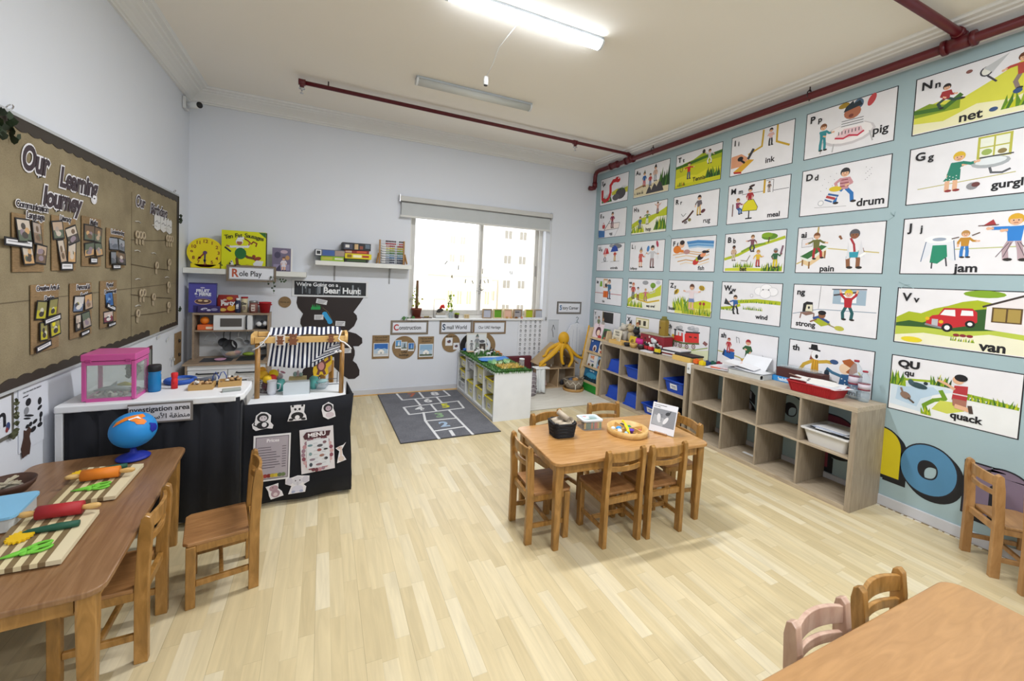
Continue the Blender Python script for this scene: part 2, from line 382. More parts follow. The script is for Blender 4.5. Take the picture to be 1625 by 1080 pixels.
# ================================================================== the room
T = .12
mb = MB().m('floor'); mb.bar(XL-T, XR+T, YN-T, YB+T, -.1, 0); struct(mb, 'floor')
mb = MB().m('ceil'); mb.bar(XL-T, XR+T, YN-T, YB+T, ZC, ZC+.1); struct(mb, 'ceiling')
mb = MB().m('wall'); mb.bar(XL-T, XL, YN-T, YB+.25, 0, ZC); struct(mb, 'wall_left')
mb = MB().m('wall'); mb.bar(XR, XR+T, YN-T, YB+.25, 0, ZC)
mb.m('green_wall'); mb.bar(XR-.002, XR+.001, YN, YB-.02, .0, 3.265); struct(mb, 'wall_right')
mb = MB().m('wall'); mb.bar(XL-T, XR+T, YN-T, YN, 0, ZC); struct(mb, 'wall_near')
WX0, WX1, WZ0, WZ1 = 1.02, 3.035, .985, 2.56      # window opening
mb = MB().m('wall'); BT = .22
mb.bar(XL, WX0, YB, YB+BT, 0, ZC); mb.bar(WX1, XR, YB, YB+BT, 0, ZC); mb.bar(WX0, WX1, YB, YB+BT, 0, WZ0); mb.bar(WX0, WX1, YB, YB+BT, WZ1, ZC); struct(mb, 'wall_back')
mb = MB().m('trimw'); mb.bar(WX0-.01, WX1+.01, YB-.03, YB+.12, WZ0-.02, WZ0+.004, .004); struct(mb, 'trim_1')
# baseboards
mb = MB().m('skirt'); mb.bar(XL, XR, YB-.012, YB, 0, .075, .003); mb.m('pine').bar(XL, XR, YB-.026, YB-.012, 0, .012); struct(mb, 'baseboard_back')
mb = MB().m('skirt'); mb.bar(XL, XL+.012, YN, YB, 0, .075, .003); struct(mb, 'baseboard_left')
mb = MB().m('skirt'); mb.bar(XR-.016, XR-.002, YN, YB, .004, .08, .003); mb.m('#8b7d68').bar(XR-.022, XR-.01, YN, YB, 0, .006)
for i in range(26):                                   # chipped sealant along the floor edge
    y = 1.65-i*.05+random.uniform(-.01, .01); mb.m('#d9d6cb').bar(XR-.03-random.random()*.012, XR-.012, y, y+random.uniform(.01, .035), 0, .005)
struct(mb, 'baseboard_right')
# cornice: stepped cove profile, (out from the wall, down from the ceiling)
PROF = [(0, .135), (.018, .135), (.02, .122), (.034, .118), (.04, .102), (.06, .082), (.09, .062), (.115, .05), (.12, .04), (.145, .034), (.15, .022), (.185, .018), (.19, .004), (.205, 0), (0, 0)]
def cornice(name, p, q, inward):
    p, q, iw = Vector(p), Vector(q), Vector(inward); d = (q-p).normalized(); mbx = MB().m('trimw'); vs = []
    for e, sgn in ((p, 1), (q, -1)):
        for o, dn in PROF: vs.append(e + iw*o + d*o*sgn + Vector((0, 0, -dn)))
    n = len(PROF); fs = [(i, (i+1) % n, n+(i+1) % n, n+i) for i in range(n)]
    mbx.faces(vs, fs); struct(mbx, name)
zc = ZC
cornice('trim_2', (XL, YB, zc), (XR, YB, zc), (0, -1, 0)); cornice('trim_3', (XR, YB, zc), (XR, YN, zc), (-1, 0, 0))
cornice('trim_4', (XR, YN, zc), (XL, YN, zc), (0, 1, 0)); cornice('trim_5', (XL, YN, zc), (XL, YB, zc), (1, 0, 0))
# window: frame, two sliding sashes, panes
w = tag(bpy.data.objects.new('window_1', None), None, None, None, 'structure'); COL.objects.link(w); w.location = (0, YB+.1, 0)
mb = MB().m('#d6d4cf')
mb.bar(WX0, WX0+.035, 0, .08, WZ0, WZ1); mb.bar(WX1-.05, WX1, 0, .08, WZ0, WZ1); mb.bar(WX0+.035, WX1-.05, 0, .08, WZ0, WZ0+.04); mb.bar(WX0+.035, WX1-.05, 0, .08, WZ1-.04, WZ1); mb.build('window_frame', w)
for i, (a, b, yo) in enumerate(((WX0+.036, 2.075, .012), (2.02, WX1-.051, .046))):
    mb = MB().m('#c9c7c3'); za, zb = WZ0+.041, WZ1-.041
    mb.bar(a, a+.05, yo, yo+.03, za, zb, .004); mb.bar(b-.05, b, yo, yo+.03, za, zb, .004); mb.bar(a+.05, b-.05, yo, yo+.03, za, za+.07, .004); mb.bar(a+.05, b-.05, yo, yo+.03, zb-.05, zb, .004)
    sash = mb.build('window_sash', w)
    mb = MB().m('pane'); mb.bar(a+.05, b-.05, yo+.012, yo+.016, za+.07, zb-.05); mb.build('window_pane', sash)
    if i: mb = MB().m('#8f8d8a'); mb.bar(WX1-.082, WX1-.066, .036, .046, 1.62, 1.78, .003); mb.build('window_handle', sash)
# roller blind on the wall above the window
bl = thing('roller_blind', 'grey roller blind rolled down a little way over the top of the window', 'blind', (0, YB, 0))
mb = MB().m('#c6c6c4'); mb.bar(.865, 3.09, -.085, -.012, 2.5, 2.565, .006); mb.build('cassette', bl)
mb = MB().m('#8a8b8c'); mb.cyl((.88, -.045, 2.487), (3.075, -.045, 2.487), .018, n=12); mb.build('roller', bl)
mb = MB().m('#b9bdbf'); mb.bar(.885, 3.06, -.062, -.058, 2.325, 2.49); mb.build('shade_fabric', bl)
mb = MB().m('#d4d4d2'); mb.bar(.87, 3.07, -.068, -.052, 2.3, 2.326, .005); mb.build('bottom_bar', bl)
mb = MB().m('#e0e0e0'); mb.tube([(3.085, -.05, 2.5), (3.085, -.04, 1.8), (3.088, -.035, 1.02), (3.098, -.035, 1.0), (3.108, -.035, 1.02), (3.105, -.04, 1.8), (3.1, -.05, 2.5)], .0022, 6); mb.build('pull_cord', bl)
for x in (.862, 3.093):
    mb = MB().m('chrome'); mb.bar(x-.004, x+.004, -.075, 0, 2.49, 2.585, .002); mb.build('bracket', bl)
tag(MB().m('#8d8f92').box((3.098, YB-.02, .99), (.02, .02, .05), None, .004).build('cord_clip'), 'small grey clip holding the blind cord at the right of the window', 'clip')

# outside: pale blocks of flats in glare
def facade(name, label, x0, x1, y, z0, z1, cols, rows, wz, wcol='#8f8a80', wall='#f2efe8', depth=6, ww=.45):
    b = thing(name, label, 'building', (0, y, 0)); mb = MB().m(wall); mb.bar(x0, x1, 0, depth, z0, z1); mb.build('wall', b)
    mb = MB().m(wall); mb.bar(x0-.2, x1+.2, -.25, depth+.2, z1+.005, z1+.4); mb.build('parapet', b)
    cw = (x1-x0)/cols; rh = (z1-z0)/rows
    for i in range(cols):
        for j in range(rows):
            cx, cz = x0+cw*(i+.5), z0+rh*(j+.5); mb = MB().m(wcol); mb.bar(cx-cw*ww*.5, cx-.04, -.03, .02, cz-rh*wz*.5, cz+rh*wz*.5); mb.bar(cx+.04, cx+cw*ww*.5, -.03, .02, cz-rh*wz*.5, cz+rh*wz*.5); mb.build('window', b)
    return b
def opx(px, Y): return at(px, 420, y=Y).x
Y1 = 34.0
facade('apartment_building', 'pale block with four rows of twin windows seen through the right sash', opx(793, Y1), opx(862, Y1), Y1, -9, at(800, 352, y=Y1).z, 3, 7, .32)
Y2 = 42.0
facade('apartment_building', 'pale tower with a dark name strip seen through the left sash', opx(709, Y2), opx(741, Y2), Y2, -9, at(720, 366, y=Y2).z, 2, 8, .4, '#b4b0a8')
Y3 = 26.0
facade('low_building', 'low tan building behind the window sill plants and dandelion decal', opx(708, Y3), opx(782, Y3), Y3, -7, at(720, 437, y=Y3).z, 5, 3, .3, '#b3a88c', '#e9dfc6', 5)
facade('low_building', 'low tan building at the foot of the block in the right sash', opx(788, Y3), opx(850, Y3), Y3+7, -7, at(800, 446, y=Y3).z, 4, 3, .3, '#b3a88c', '#ece4cf', 5)
mb = MB().m('#cdbf9c'); mb.bar(-60, 90, 12, 140, -7.2, -7.0); tag(mb.build('street_ground'), 'sandy open ground below the far buildings outside the window', 'ground', None, 'structure')

# ceiling battens
def batten(x, y, on, label, watts=0, L=1.2, rot=0):
    t = thing('ceiling_light', label, 'ceiling light', (x, y, ZC), rot)
    mb = MB().m('#aeb4ba'); mb.bar(-L/2, L/2, -.045, .045, -.022, -.001, .004); mb.build('backplate', t)
    mb = MB().m('lamp' if on else 'milky'); P = [(-.048, -.0)]+[(.048*math.cos(a)*-1, -.048*math.sin(a)) for a in [PI*i/10 for i in range(1, 10)]]+[(.048, 0)]
    M_ = Matrix(((0, 0, 1, -L/2+.02), (1, 0, 0, 0), (0, 1, 0, -.024), (0, 0, 0, 1))); mb.prism(P, 0, L-.04, M_, True); mb.build('diffuser', t)
    for s_ in (-1, 1):
        mb = MB().m('#d9dce0'); mb.prism([(x_*1.06, y_*1.06) for x_, y_ in P], 0, .018, Matrix(((0, 0, 1, s_*(L/2-.009)-.009), (1, 0, 0, 0), (0, 1, 0, -.0235), (0, 0, 0, 1)))); mb.build('end_cap', t)
    if on:
        ld = bpy.data.lights.new('batten_light', 'AREA'); ld.shape = 'RECTANGLE'; ld.size = L-.1; ld.size_y = .1; ld.energy = watts; ld.color = LAMP_COL
        lo = bpy.data.objects.new('batten_light', ld); COL.objects.link(lo); lo.parent = t; lo.location = (0, 0, -.085)
        lu = bpy.data.lights.new('batten_uplight', 'AREA'); lu.shape = 'RECTANGLE'; lu.size = L-.1; lu.size_y = .3; lu.energy = watts*.0
    else:
        mb = MB().m('#f4f4f4'); mb.cyl((-L/2+.05, 0, -.045), (L/2-.05, 0, -.045), .013); mb.build('tube', t)
    return t
batten(LAMPS[0][0], LAMPS[0][1], True, 'lit long fluorescent ceiling light with bright white tube, nearest in view', LAMPS[0][2])
batten(1.34, 3.99, False, 'unlit slim grey ceiling light fitting behind the red cross pipe')
for i, (x, y, wt) in enumerate(LAMPS[1:]): batten(x, y, True, ['lit ceiling light behind the viewer near the middle of the room', 'lit ceiling light behind the viewer towards the picture wall', 'lit ceiling light furthest behind the viewer'][i], wt)
# hanging sensor between the lights
c = at(771, 128, y=3.42)
t = thing('ceiling_sensor', 'small white sensor drum hanging on a thin cable between the two ceiling lights', 'sensor', (c.x, c.y, 0))
mb = MB().m('#dcdcda'); mb.cyl((0, 0, c.z-.035), (0, 0, c.z+.03), .021, n=18); mb.build('housing', t)
mb = MB().m('#3c3a38'); mb.cyl((0, 0, c.z-.042), (0, 0, c.z-.036), .016, n=18); mb.build('lens', t)
mb = MB().m('#e4e4e2'); mb.tube([(0, 0, c.z+.03), (.012, -.1, c.z+.08), (-.01, -.3, ZC-.02), (0, -.62, ZC-.004)], .004, 6); mb.build('cable', t)

# sprinkler pipework
pp = thing('sprinkler_pipe', 'dark red main sprinkler pipe running along the top of the picture wall', 'pipe', (3.8, 0, 3.285))
mb = MB().m('piper'); mb.tube([(0, YN+.1, 0), (0, 5.3, 0), (0, 5.36, -.01), (0, 5.39, -.04), (0, 5.4, -.08), (0, 5.4, -.2)], .031, 14); mb.build('pipe_run', pp)
mb = MB().m('piper'); mb.cyl((0, 5.4, -.17), (0, 5.4, -.24), .038); mb.tube([(0, 5.4, -.22), (-.01, 5.4, -.25), (-.05, 5.4, -.262), (-.1, 5.4, -.262)], .034, 12); mb.build('elbow', pp)
for y in (4.62, 1.36, 4.95):
    mb = MB().m('piper'); mb.cyl((0, y-.07, 0), (0, y+.07, 0), .043, n=16)
    for q in (-.07, .07): mb.cyl((0, y+q-.012, 0), (0, y+q+.012, 0), .049, n=16)
    mb.build('coupling', pp)
for y in (4.17, 2.29, .3):
    mb = MB().m('#3d2b2b'); mb.cyl((0, y, .04), (0, y, ZC-3.285), .005, n=8); mb.tube([(0, y, .06), (-.03, y, .03), (-.036, y, 0), (0, y, -.038), (.036, y, 0), (.03, y, .03)], .005, 6, True); mb.build('hanger_rod', pp)
for y, xe, lab, dzr in ((4.62, -.25, 'thin dark red cross pipe with sprinkler heads under the far ceiling', .075), (1.36, 1.0, 'short dark red branch pipe leaving the main pipe at the top right corner', .06)):
    q = thing('branch_pipe', lab, 'pipe', (3.8, y, 3.285)); R_ = .02 if y > 3 else .027
    dy = -.25 if y > 3 else 0
    mb = MB().m('piper'); mb.tube([(0, 0, .05), (0, 0, dzr-.02), (-.01, 0+dy*.02, dzr-.006), (-.03, dy*.03, dzr), (xe-3.8, dy*.35, dzr)], R_, 12); mb.build('pipe_run', q)
    mb = MB().m('piper'); mb.cyl((0, 0, .035), (0, 0, .06), R_*1.5); mb.tube([(0, 0, dzr-.03), (0, 0, dzr-.005), (-.012, 0, dzr+.002), (-.045, 0, dzr)], R_*1.28, 12); mb.build('elbow', q)
    if y > 3:
        for x in (xe+.02, 2.9):
            f = (3.8-x)/(3.8-xe); yy = dy*.35*f
            mb = MB().m('piper'); mb.cyl((x-3.8-.03, yy, dzr), (x-3.8+.03, yy, dzr), .029); mb.cyl((x-3.8, yy, dzr-.045), (x-3.8, yy, dzr), .02); mb.build('tee', q)
            mb = MB().m('chrome'); mb.cyl((x-3.8, yy, dzr-.075), (x-3.8, yy, dzr-.04), .009); mb.cyl((x-3.8, yy, dzr-.062), (x-3.8, yy, dzr-.058), .028); mb.cyl((x-3.8, yy, dzr-.1), (x-3.8, yy, dzr-.075), .004); mb.cyl((x-3.8, yy, dzr-.104), (x-3.8, yy, dzr-.1), .016); mb.build('sprinkler_head', q)
        f = (3.8-0.0)/(3.8-xe); mb = MB().m('#3d2b2b'); mb.cyl((-3.8, dy*.35*f, dzr), (-3.8, dy*.35*f, ZC-3.285), .006); mb.build('hanger_rod', q)
# bullet camera on the left wall near the corner
t = thing('security_camera', 'small white bullet security camera in the corner under the cornice', 'camera', (XL+.002, 5.3, 3.2))
mb = MB().m('#d8dadc'); mb.bar(0, .03, -.06, .06, -.06, .06, .006); mb.build('mount', t)
mb = MB().m('#dfe1e3'); mb.cyl((.03, 0, -.01), (.15, -.1, -.02), .033, n=18); mb.build('body', t)
mb = MB().m('#111114'); mb.cyl((.15, -.1, -.02), (.156, -.105, -.0205), .03, n=18); mb.build('lens', t)

# ================================================================== children's chairs and tables
CHAIR0 = []
def chair(x, y, a, label, group=None, wood='chairwood', seat='seatwood', sc=1.0):
    """small wooden chair; it faces +y at a = 0"""
    key = (wood, seat, sc)
    for k, o in CHAIR0:
        if k == key:
            c_ = copy_tree(o); c_.location = (x, y, 0); c_.rotation_euler = (0, 0, a); c_['label'] = label
            if 'group' in c_: del c_['group']
            if group: c_['group'] = group
            return c_
    t = thing('wooden_chair', label, 'chair', (x, y, 0), a, group)
    W2, Dp, H = .142*sc, .29*sc, .6*sc; SH = .31*sc
    for s_ in (-1, 1):
        # rear post: straight to the seat, then raked back, with a rounded top
        side = [(-.0, 0), (.044, 0), (.044, SH), (.034, H-.09), (.024, H-.012), (.01, H), (-.006, H-.01), (-.012, H-.05), (0, SH+.02)]
        side = [(q[0]-Dp/2-.012, q[1]) for q in side]
        M_ = Matrix(((0, 0, 1, s_*(W2-.013)-.0145), (1, 0, 0, 0), (0, 1, 0, 0), (0, 0, 0, 1)))
        mb = MB().m(wood); mb.prism(side, 0, .029, M_); bv = mb.build('rear_leg', t)
        md = bv.modifiers.new('bevel', 'BEVEL'); md.width = .003; md.segments = 2; md.limit_method = 'ANGLE'
        mb = MB().m(wood); mb.bar(s_*(W2-.013)-.017, s_*(W2-.013)+.017, Dp/2-.05, Dp/2-.012, 0, SH-.016, .004); mb.build('front_leg', t)
    mb = MB().m(seat)
    P = [(-W2, Dp/2-.02), (-W2+.02, Dp/2), (W2-.02, Dp/2), (W2, Dp/2-.02), (W2-.001, -Dp/2+.034), (-W2+.001, -Dp/2+.034)]
    mb.prism(P, SH-.015, SH+.002); sb = mb.build('seat', t); md = sb.modifiers.new('bevel', 'BEVEL'); md.width = .004; md.segments = 2; md.limit_method = 'ANGLE'
    mb = MB().m(wood); zt = SH-.0155
    mb.bar(-W2+.03, W2-.03, Dp/2-.045, Dp/2-.025, zt-.035, zt, .002); mb.bar(-W2+.028, W2-.028, -Dp/2+.002, -Dp/2+.022, zt-.035, zt, .002)
    for s_ in (-1, 1): mb.bar(s_*(W2-.013)-.009, s_*(W2-.013)+.009, -Dp/2+.033, Dp/2-.05, zt-.035, zt, .002)
    mb.build('seat_frame', t)
    for s_ in (-1, 1):
        mb = MB().m(wood); mb.bar(s_*(W2-.013)-.008, s_*(W2-.013)+.008, -Dp/2+.032, Dp/2-.05, .095, .122, .003); mb.build('side_stretcher', t)
    mb = MB().m(wood); mb.bar(-W2+.022, W2-.022, -.012, .006, .1, .124, .003); mb.build('cross_stretcher', t)
    for zb, zh, nm in ((H-.078, .056, 'top_rail'), (H-.136, .03, 'lower_rail')):
        mb = MB().m(wood); n = 10; vs = []; fs = []
        for i in range(n+1):
            u = -1+2*i/n; xx = u*(W2-.026); bow = -.022*(1-u*u); lift = .006*(1-u*u) if nm == 'top_rail' else 0
            yb = -Dp/2+.01-.02*((zb-SH)/.3)
            for dy, z in ((0, zb), (.014, zb), (.014, zb+zh+lift), (0, zb+zh+lift)): vs.append((xx, yb+bow+dy-.002*(z-zb)/zh, z))
        for i in range(n):
            for q in range(4): fs.append((i*4+q, i*4+(q+1) % 4, (i+1)*4+(q+1) % 4, (i+1)*4+q))
        fs += [(0, 1, 2, 3), (n*4+3, n*4+2, n*4+1, n*4)]
        mb.faces(vs, fs); o = mb.build(nm, t); md = o.modifiers.new('bevel', 'BEVEL'); md.width = .0025; md.segments = 2; md.limit_method = 'ANGLE'
    CHAIR0.append((key, t)); return t
def table(x, y, a, w, d, h, label, top='topwood', wood='chairwood', r=.05):
    t = thing('childrens_table', label, 'table', (x, y, 0), a)
    mb = MB().m(top); mb.prism(rrect(w, d, r, 6), h-.022, h); o = mb.build('tabletop', t); md = o.modifiers.new('bevel', 'BEVEL'); md.width = .006; md.segments = 3; md.limit_method = 'ANGLE'
    for sx in (-1, 1):
        for sy in (-1, 1):
            lx, ly = sx*(w/2-.05), sy*(d/2-.05); mb = MB().m(wood); vs = []
            for z, q in ((0, .019), (h-.13, .026), (h-.0225, .026)):
                for px, py in rrect(2*q, 2*q, .008, 2): vs.append((lx+px+sx*(q-.026)*-.0, ly+py, z))
            n = 12; fs = [tuple(range(n))[::-1], tuple(range(2*n, 3*n))]+[(k*n+i, k*n+(i+1) % n, (k+1)*n+(i+1) % n, (k+1)*n+i) for k in range(2) for i in range(n)]
            mb.faces(vs, fs); mb.build('leg', t)
    mb = MB().m(wood); z0, z1 = h-.085, h-.0225
    for s_ in (-1, 1):
        mb.bar(-w/2+.08, w/2-.08, s_*(d/2-.045)-.009, s_*(d/2-.045)+.009, z0, z1, .002); mb.bar(s_*(w/2-.045)-.009, s_*(w/2-.045)+.009, -d/2+.08, d/2-.08, z0, z1, .002)
    mb.build('apron', t); return t
CA = math.radians(-3.2)
CT = table(1.835, 2.255, CA, 1.177, .61, .54, 'small rectangular wooden table in the middle with craft baskets on top')
chair(1.295, 2.25, -PI/2+CA, 'small wooden chair at the left end of the middle table')
chair(1.695, 2.075, math.radians(-1), 'small wooden chair on the near side of the middle table, the left of the pair')
chair(2.02, 2.05, math.radians(-3), 'small wooden chair on the near side of the middle table, the right of the pair')
chair(1.585, 2.535, PI+math.radians(10), 'small wooden chair behind the middle table, behind the black basket')
chair(2.12, 2.6, PI-math.radians(8), 'small wooden chair behind the middle table, behind the round toy tray')
chair(2.4, 2.26, PI/2+math.radians(-10), 'small wooden chair at the right end of the middle table behind the easel card')
# left work table
LT = table(-.965, 2.265, math.radians(3.5), .62, 1.2, .545, 'long brown wooden table by the left wall with cutting boards and globe', 'topdark')
chair(-.765, 2.15, PI/2+math.radians(2), 'wooden chair pushed under the left table beside the striped boards', None, 'chairwood', 'seatwood')
chair(-.44, 2.42, PI/2+math.radians(11), 'free-standing wooden chair in front of the black cloth stall')
# right foreground table
RT = table(1.50, .36, 0, 1.35, .63, .54, 'light wooden table cut off at the bottom right corner', 'toplight', r=.07)
chair(1.825, .58, PI, 'wooden chair behind the bottom right table, the farther brown one', None)
chair(1.452, .575, PI, 'pale pinkish wooden chair behind the bottom right table, nearest the bottom edge', None, 'pinkwood', 'seatwood')
SR = math.radians(-140)
chair(3.74, .905, math.radians(-137), 'wooden chair standing by the purple letter on the picture wall', None, 'lightchair', 'toplight', 1.0)
chair(3.52, .60, math.radians(-131), 'wooden chair cut off at the right edge, in front of the other', None, 'lightchair', 'toplight', 1.0)

# ================================================================== cube shelves along the picture wall
def cube_shelf(y0, y1, label):
    """open shelf unit, two rows of four, open at the back"""
    xf, xb, H = 3.508, 3.894, .775; t = thing('cube_shelf', label, 'shelf', (0, 0, 0))
    for y, s_ in ((y0, 1), (y1, -1)):
        mb = MB().m('oakv'); mb.bar(xf, xb, y, y+s_*.036, .0, H-.0365, .001); mb.build('side_panel', t)
    mb = MB().m('oak'); mb.bar(xf, xb, y0, y1, H-.036, H, .001); mb.build('top_panel', t)
    mb = MB().m('oak'); mb.bar(xf, xb, y0+.0365, y1-.0365, .0, .036, .001); mb.build('bottom_panel', t)
    w = (y1-y0-.072)/4
    for r, (za, zb) in enumerate(((.0365, .38), (.396, H-.0365))):
        for i in (1, 2, 3):
            y = y0+.036+w*i; mb = MB().m('oakv'); mb.bar(xf+.003, xb-.002, y-.008, y+.008, za, zb); mb.build('divider', t)
    mb = MB().m('oak'); mb.bar(xf+.003, xb-.002, y0+.0365, y1-.0365, .3805, .3955); mb.build('shelf_board', t)
    return t, w
_, CW = cube_shelf(1.612, 3.092, 'grey oak open cube shelf nearest the viewer, mostly empty')
_, CW2 = cube_shelf(3.135, 4.615, 'grey oak open cube shelf further away holding blue bins')
t = thing('cabinet_latch', 'white child safety latch on the joint between the two cube shelves', 'latch', (3.5, 3.113, .775))
mb = MB().m('#e4e6e6'); mb.bar(-.004, .0065, -.024, .024, -.1, .004, .003); mb.bar(-.004, .05, -.024, .024, .0005, .006, .002); mb.build('strap', t)
mb = MB().m('#9fa4a6'); mb.lathe([(.012, 0), (.012, .004), (.006, .006)], 14, tr(-.004, 0, -.045) @ ry(-PI/2)); mb.build('button', t)

def bin_(x, y, z, w, d, h, col, label, group, rot=0, upside=False, tag_=True, name='storage_bin', cat='bin', rim=.012):
    """tapered plastic bin with a rolled rim; w along y"""
    t = thing(name, label, cat, (x, y, z), rot, group)
    mb = MB().m(col); k = .84; n = 4
    def ring(s_, z_, o=0): return [(px, py, z_) for px, py in rrect(d*s_+o*2, w*s_+o*2, .02, n)]
    if not upside: R_ = [ring(k, 0), ring(1, h-.012), ring(1, h-.012, rim), ring(1, h, rim), ring(1, h), ring(1, h-.006, -.004), ring(k, .006, -.004)]
    else: R_ = [ring(1, 0, rim), ring(1, .012, rim), ring(1, .012), ring(k, h), ring(k*.96, h+.0)]
    L = len(R_[0]); vs = [p for r in R_ for p in r]; fs = [(j*L+i, j*L+(i+1) % L, (j+1)*L+(i+1) % L, (j+1)*L+i) for j in range(len(R_)-1) for i in range(L)]
    fs += [tuple(range(L))[::-1], tuple(range((len(R_)-1)*L, len(R_)*L))]
    mb.faces(vs, fs); o = mb.build('bin_body', t)
    if tag_:
        mb = MB().m('#e3e5ea'); zc_ = h*.5; xf = -d*(k+(1-k)*.5)/2-.004
        mb.M = tr(xf, 0, zc_) @ ry(math.atan2(d*(1-k)/2, h)*-1); mb.bar(-.0015, .0, -.05, .05, -.03, .03)
        mb.m('#2a3a7a').bar(-.0018, -.0015, -.035, .03, .0, .008); mb.m('#44464e').bar(-.0018, -.0015, -.035, .02, -.016, -.011); mb.build('name_label', t)
    return t
def cell(y0, w, i): return y0+.036+w*(i+.5)
BL = '#1747b8'
bin_(3.71, cell(3.135, CW2, 3), .396, .25, .30, .15, BL, 'upturned blue bin in the upper far corner cell of the far shelf', None, 0, True, False)
bin_(3.71, cell(3.135, CW2, 2)-.02, .396, .26, .32, .14, BL, 'blue bin with wide rim in the upper row, second cell from the far end', None, 0, False, False)
bin_(3.71, cell(3.135, CW2, 0)+.01, .396, .27, .32, .14, BL, 'blue labelled bin in the upper row cell next to the white latch', None)
bin_(3.71, cell(3.135, CW2, 3), .036, .25, .30, .15, BL, 'upturned blue bin in the lower far corner cell of the far shelf', None, 0, True, False)
bin_(3.71, cell(3.135, CW2, 2)-.02, .036, .27, .30, .15, BL, 'upturned blue bin in the lower row, second cell from the far end', None, 0, True, False)
bin_(3.71, cell(3.135, CW2, 1)-.01, .036, .27, .32, .12, BL, 'blue labelled bin in the lower row, third cell from the far end', None)
bin_(3.70, cell(3.135, CW2, 0), .036, .27, .32, .12, '#141b33', 'very dark blue bin in the lower row cell behind the easel card', None)
wb = bin_(3.70, cell(1.612, CW, 0), .396, .31, .34, .12, '#dcdcdc', 'white plastic tub of papers in the right upper cell of the near shelf', None, 0, False, False, 'plastic_tub', 'tub', .018)
t = thing('paper_pile', 'loose printed sheets piled in the white tub on the near shelf', 'papers', (3.70, cell(1.612, CW, 0), .502))
for i in range(4):
    mb = MB().m(['#f1f2f4', '#c9d3e6', '#f3f4f6', '#2b2d33'][3-i]); mb.box((random.uniform(-.02, .02), random.uniform(-.02, .02), .006+i*.006), (.26, .22, .004), rz(random.uniform(-.2, .2)) @ ry(.08)); mb.build('sheet', t)
mb = MB().m('#eceef0'); mb.box((3.68, cell(1.612, CW, 2)-.02, .038), (.03, .13, .003), None, 0); tag(mb.build('paper_strip'), 'white paper strip lying in a lower cell of the near shelf', 'paper')

# ================================================================== Trofast style white unit with bins, green mat on top
x0, x1, y0, y1, H = 1.722, 2.182, 4.115, 5.46, .545
t = thing('toy_storage_unit', 'low white toy storage unit with yellow bins jutting out from the window wall', 'storage unit', (0, 0, 0))
WH = '#dfe2e6'
mb = MB().m(WH); mb.bar(x0, x1, y0, y0+.02, 0, H-.0205, .001); mb.build('end_panel', t)
mb = MB().m(WH); mb.bar(x0, x1, y1-.02, y1, 0, H-.0205, .001); mb.build('end_panel', t)
mb = MB().m(WH); mb.bar(x0-.004, x1, y0, y1, H-.02, H, .001); mb.build('top_panel', t)
mb = MB().m(WH); mb.bar(x0, x1, y0+.0205, y1-.0205, .03, .05); mb.bar(x0+.01, x0+.025, y0+.0205, y1-.0205, 0, .03); mb.build('base_panel', t)
mb = MB().m('#cfd3d8'); mb.bar(x1-.01, x1-.002, y0+.0205, y1-.0205, .05, H-.021); mb.build('back_panel', t)
DV = [y0+.02+(y1-y0-.04)*i/4 for i in range(5)]
for i in (1, 2, 3):
    mb = MB().m(WH); mb.bar(x0, x1-.012, DV[i]-.008, DV[i]+.008, .0505, H-.021); mb.build('divider', t)
for c_ in range(4):
    for k in range(3 if c_ != 0 else 2):
        z = .14+k*.13 if c_ else .1+k*.2
        for s_, yy in ((1, DV[c_]+.0085+(.012 if c_ == 0 else 0)), (-1, DV[c_+1]-.0085)):
            mb = MB().m('#c3c8ce'); mb.bar(x0+.01, x1-.02, yy, yy+s_*.008, z+.075, z+.083); mb.build('bin_runner', t)
YE = '#d3c219'
BN = [(0, 0, .055, .17, YE), (0, 1, .29, .15, YE), (1, 0, .055, .20, YE), (1, 1, .31, .2, YE), (2, 0, .055, .19, YE), (2, 2, .40, .1, 'milky'), (3, 0, .055, .11, 'milky'), (3, 1, .2, .12, YE), (3, 2, .36, .12, YE)]
NMB = ['nearest column, lower', 'nearest column, upper', 'second column from the near end, lower', 'second column from the near end, upper', 'third column, lower', 'third column, upper small', 'far column, bottom clear', 'far column, middle', 'far column, top']
for (c_, k, z, h, col), nm in zip(BN, NMB):
    yc = (DV[c_]+DV[c_+1])/2+(.01 if c_ == 0 else 0); b = thing('toy_bin', 'plastic bin in the white unit, '+nm, 'bin', (x0+.2, yc, z))
    w_, d_ = .26, .37; mb = MB().m('#e2dda8' if col == YE else '#d9dcdc'); mb.prism(rrect(d_*.94, w_*.9, .02), 0, h-.02); mb.build('bin_body', b)
    mb = MB().m(col if col == YE else '#c7cbcf')
    mb.tube([(px, py, h-.012) for px, py in rrect(d_+.005, w_+.006, .03)], .009, 8, True); mb.build('rim', b)
    mb = MB().m('#e9eaee'); mb.bar(-d_*.47-.002, -d_*.47+.001, -.045, .045, h*.25, h*.25+.05); mb.m('#555a66').bar(-d_*.47-.0025, -d_*.47-.002, -.03, .03, h*.25+.02, h*.25+.028); mb.build('name_label', b)
    mb = MB().m('#8a6a4a' if k else '#a39a88')
    for q in range(8): mb.ball((random.uniform(-.13, .13), random.uniform(-.08, .08), h-.012), (.04, .03, .016), None, 1)
    mb.build('contents', b)

